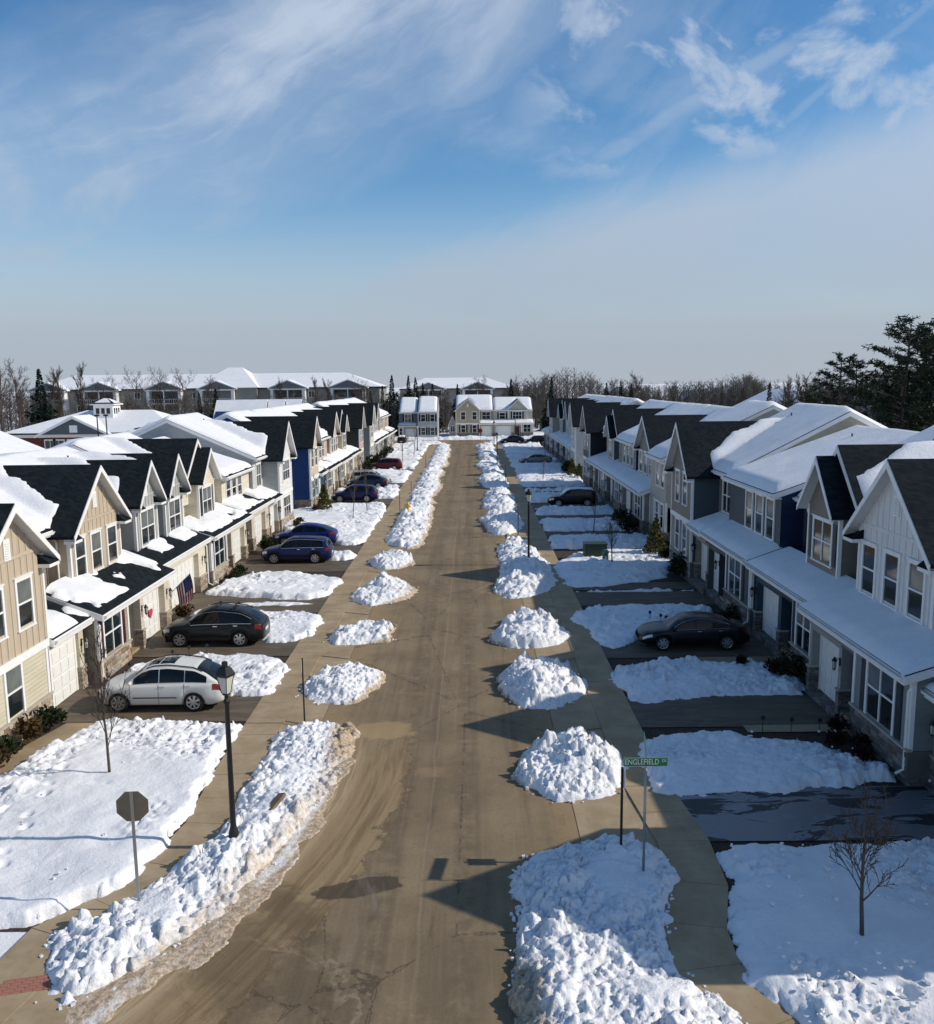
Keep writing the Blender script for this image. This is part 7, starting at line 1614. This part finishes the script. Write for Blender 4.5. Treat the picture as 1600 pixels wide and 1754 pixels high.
# the houses across the end of the street, turned to the camera
GE = 'houses across the end of the street'
yE = 186.
def xw(u, D=yE): return at_px(u, D)
w1 = xw(752)-xw(718); w2 = xw(718)-xw(686)
def loc_end(uR, D): return (xw(uR, D), D, 0., PI/2)
win2 = dict(cols=2)
townhouse(1, 0, 0, w1, 'grey-white house with four black-shuttered windows, left of the street end', GE, S_(col=(.52, .54, .55), low_col=(.52, .54, .55), side=(.4, .4, .4), qm=.3, ze=5.9, zr=8.9, qr=5.5, wins=[(w1*.16, w1*.36, 3.9, 5.3, S_(shut='black', q=.29)), (w1*.62, w1*.82, 3.9, 5.3, S_(shut='black', q=.29))], low=[('win', 0, w1, S_(stone=False, wins=[(w1*.16, w1*.36, 1.0, 2.5, 1), (w1*.62, w1*.82, 1.0, 2.5, 1)], shut='black'))]), place=loc_end(752, yE))
townhouse(1, 0, 0, w2, 'blue-grey garage house joined to the grey-white one at the street end', GE, S_(col=(.13, .17, .19), low_col=(.30, .33, .35), side=(.2, .22, .24), qm=1.0, ze=5.8, zr=8.7, qr=6., wins=[(w2*.35, w2*.68, 3.8, 5.3, S_(cols=2, shut='black', q=.98))], low=[('garage', 0, w2*.75, S_(d0=w2*.12, d1=w2*.62, lan=False)), ('win', w2*.75, w2, S_(stone=False, wins=[(w2*.82, w2*.95, 1.0, 2.4, 1)]))], porch=[S_(y0=0, y1=w2, q1=1.1, z1=3.4, gap=.02)]), place=loc_end(718, yE+.4))
D2 = 194.; W1 = xw(846, D2)-xw(782, D2); W2 = xw(913, D2)-xw(846, D2)
townhouse(1, 0, 0, W2, 'cream right half of the two-gabled house across the street end', GE, S_(col=(.44, .42, .36), low_col=(.42, .40, .35), side=(.3, .29, .27), qm=1.6, ze=5.9, zr=8.4, qr=6.5, gables=[S_(y0=W2*.14, y1=W2*.62, q=1.3, zp=8.3, ze=5.85, col=(.5, .48, .42), style='lap', zb=3.2, returns=False, vent=False, wins=[(W2*.28, W2*.50, 3.9, 5.4, S_(cols=3, shut='black'))])], wins=[(W2*.70, W2*.84, 3.9, 5.2, S_(shut='black'))],
    low=[('win', 0, W2*.30, S_(wins=[(W2*.06, W2*.24, 1, 2.6, 2)])), ('entry', W2*.30, W2*.48, S_(door=(.10, .02, .02))), ('garage', W2*.48, W2, S_(d0=W2*.56, d1=W2*.92, lan=False))], porch=[S_(y0=0, y1=W2, q1=1.6, z1=3.6, gap=.02)]), place=loc_end(913, D2))
townhouse(1, 0, 0, W1, 'tan left half of the two-gabled house, charcoal side wall toward the trees', GE, S_(col=(.30, .27, .22), low_col=(.36, .31, .25), side=(.05, .062, .065), qm=1.6, ze=5.9, zr=9.0, qr=6.8, gables=[S_(y0=W1*.36, y1=W1*.99, q=0., zp=8.5, ze=5.75, col=(.44, .37, .27), style='boards', low=((.40, .34, .26), 2.9), returns=False, wins=[(W1*.44, W1*.55, 3.9, 5.5), (W1*.74, W1*.85, 3.9, 5.5)])], wins=[(W1*.08, W1*.29, 3.9, 5.4, S_(cols=2, q=1.58))],
    low=[('win', W1*.36, W1*.99, S_(q=.03, stone=True, wins=[(W1*.44, W1*.55, 1., 2.6, 1), (W1*.74, W1*.85, 1., 2.6, 1)], shut='black')), ('garage', 0, W1*.36, S_(d0=W1*.06, d1=W1*.30, lan=False))], porch=[S_(y0=0, y1=W1*.36, q1=1.6, z1=3.6, gap=.02)]), place=loc_end(846, D2))
bg_house('porch_house', 'low white porch wing behind the charcoal side wall', xw(772, 199), xw(783, 199), 196, 204, 2.8, 4.4, (.4, .42, .44), 'y', 0, True, GE)
snow_patch('snow_bank', [(-24, 183.7), (-8, 183.9), (4, 184.2), (22, 183.8), (22, 187), (6, 187.8), (-6, 187.4), (-24, 186.2)], .55, 'low snow bank along the far side of the cross street', .3, 1., 1., group=PILES, seed=12)
snow_patch('snow_bank', [(-14, 171), (-5.8, 170.5), (-5.6, 175.4), (-14, 175.6)], .5, 'snow heap at the far left corner of the street end', .25, 1., 1., group=PILES, seed=13)
snow_patch('snow_bank', [(3.0, 168), (9, 173.2), (9, 175.6), (3.4, 175.4)], .6, 'snow heap at the far right corner of the street end', .25, 1., 1., group=PILES, seed=14)
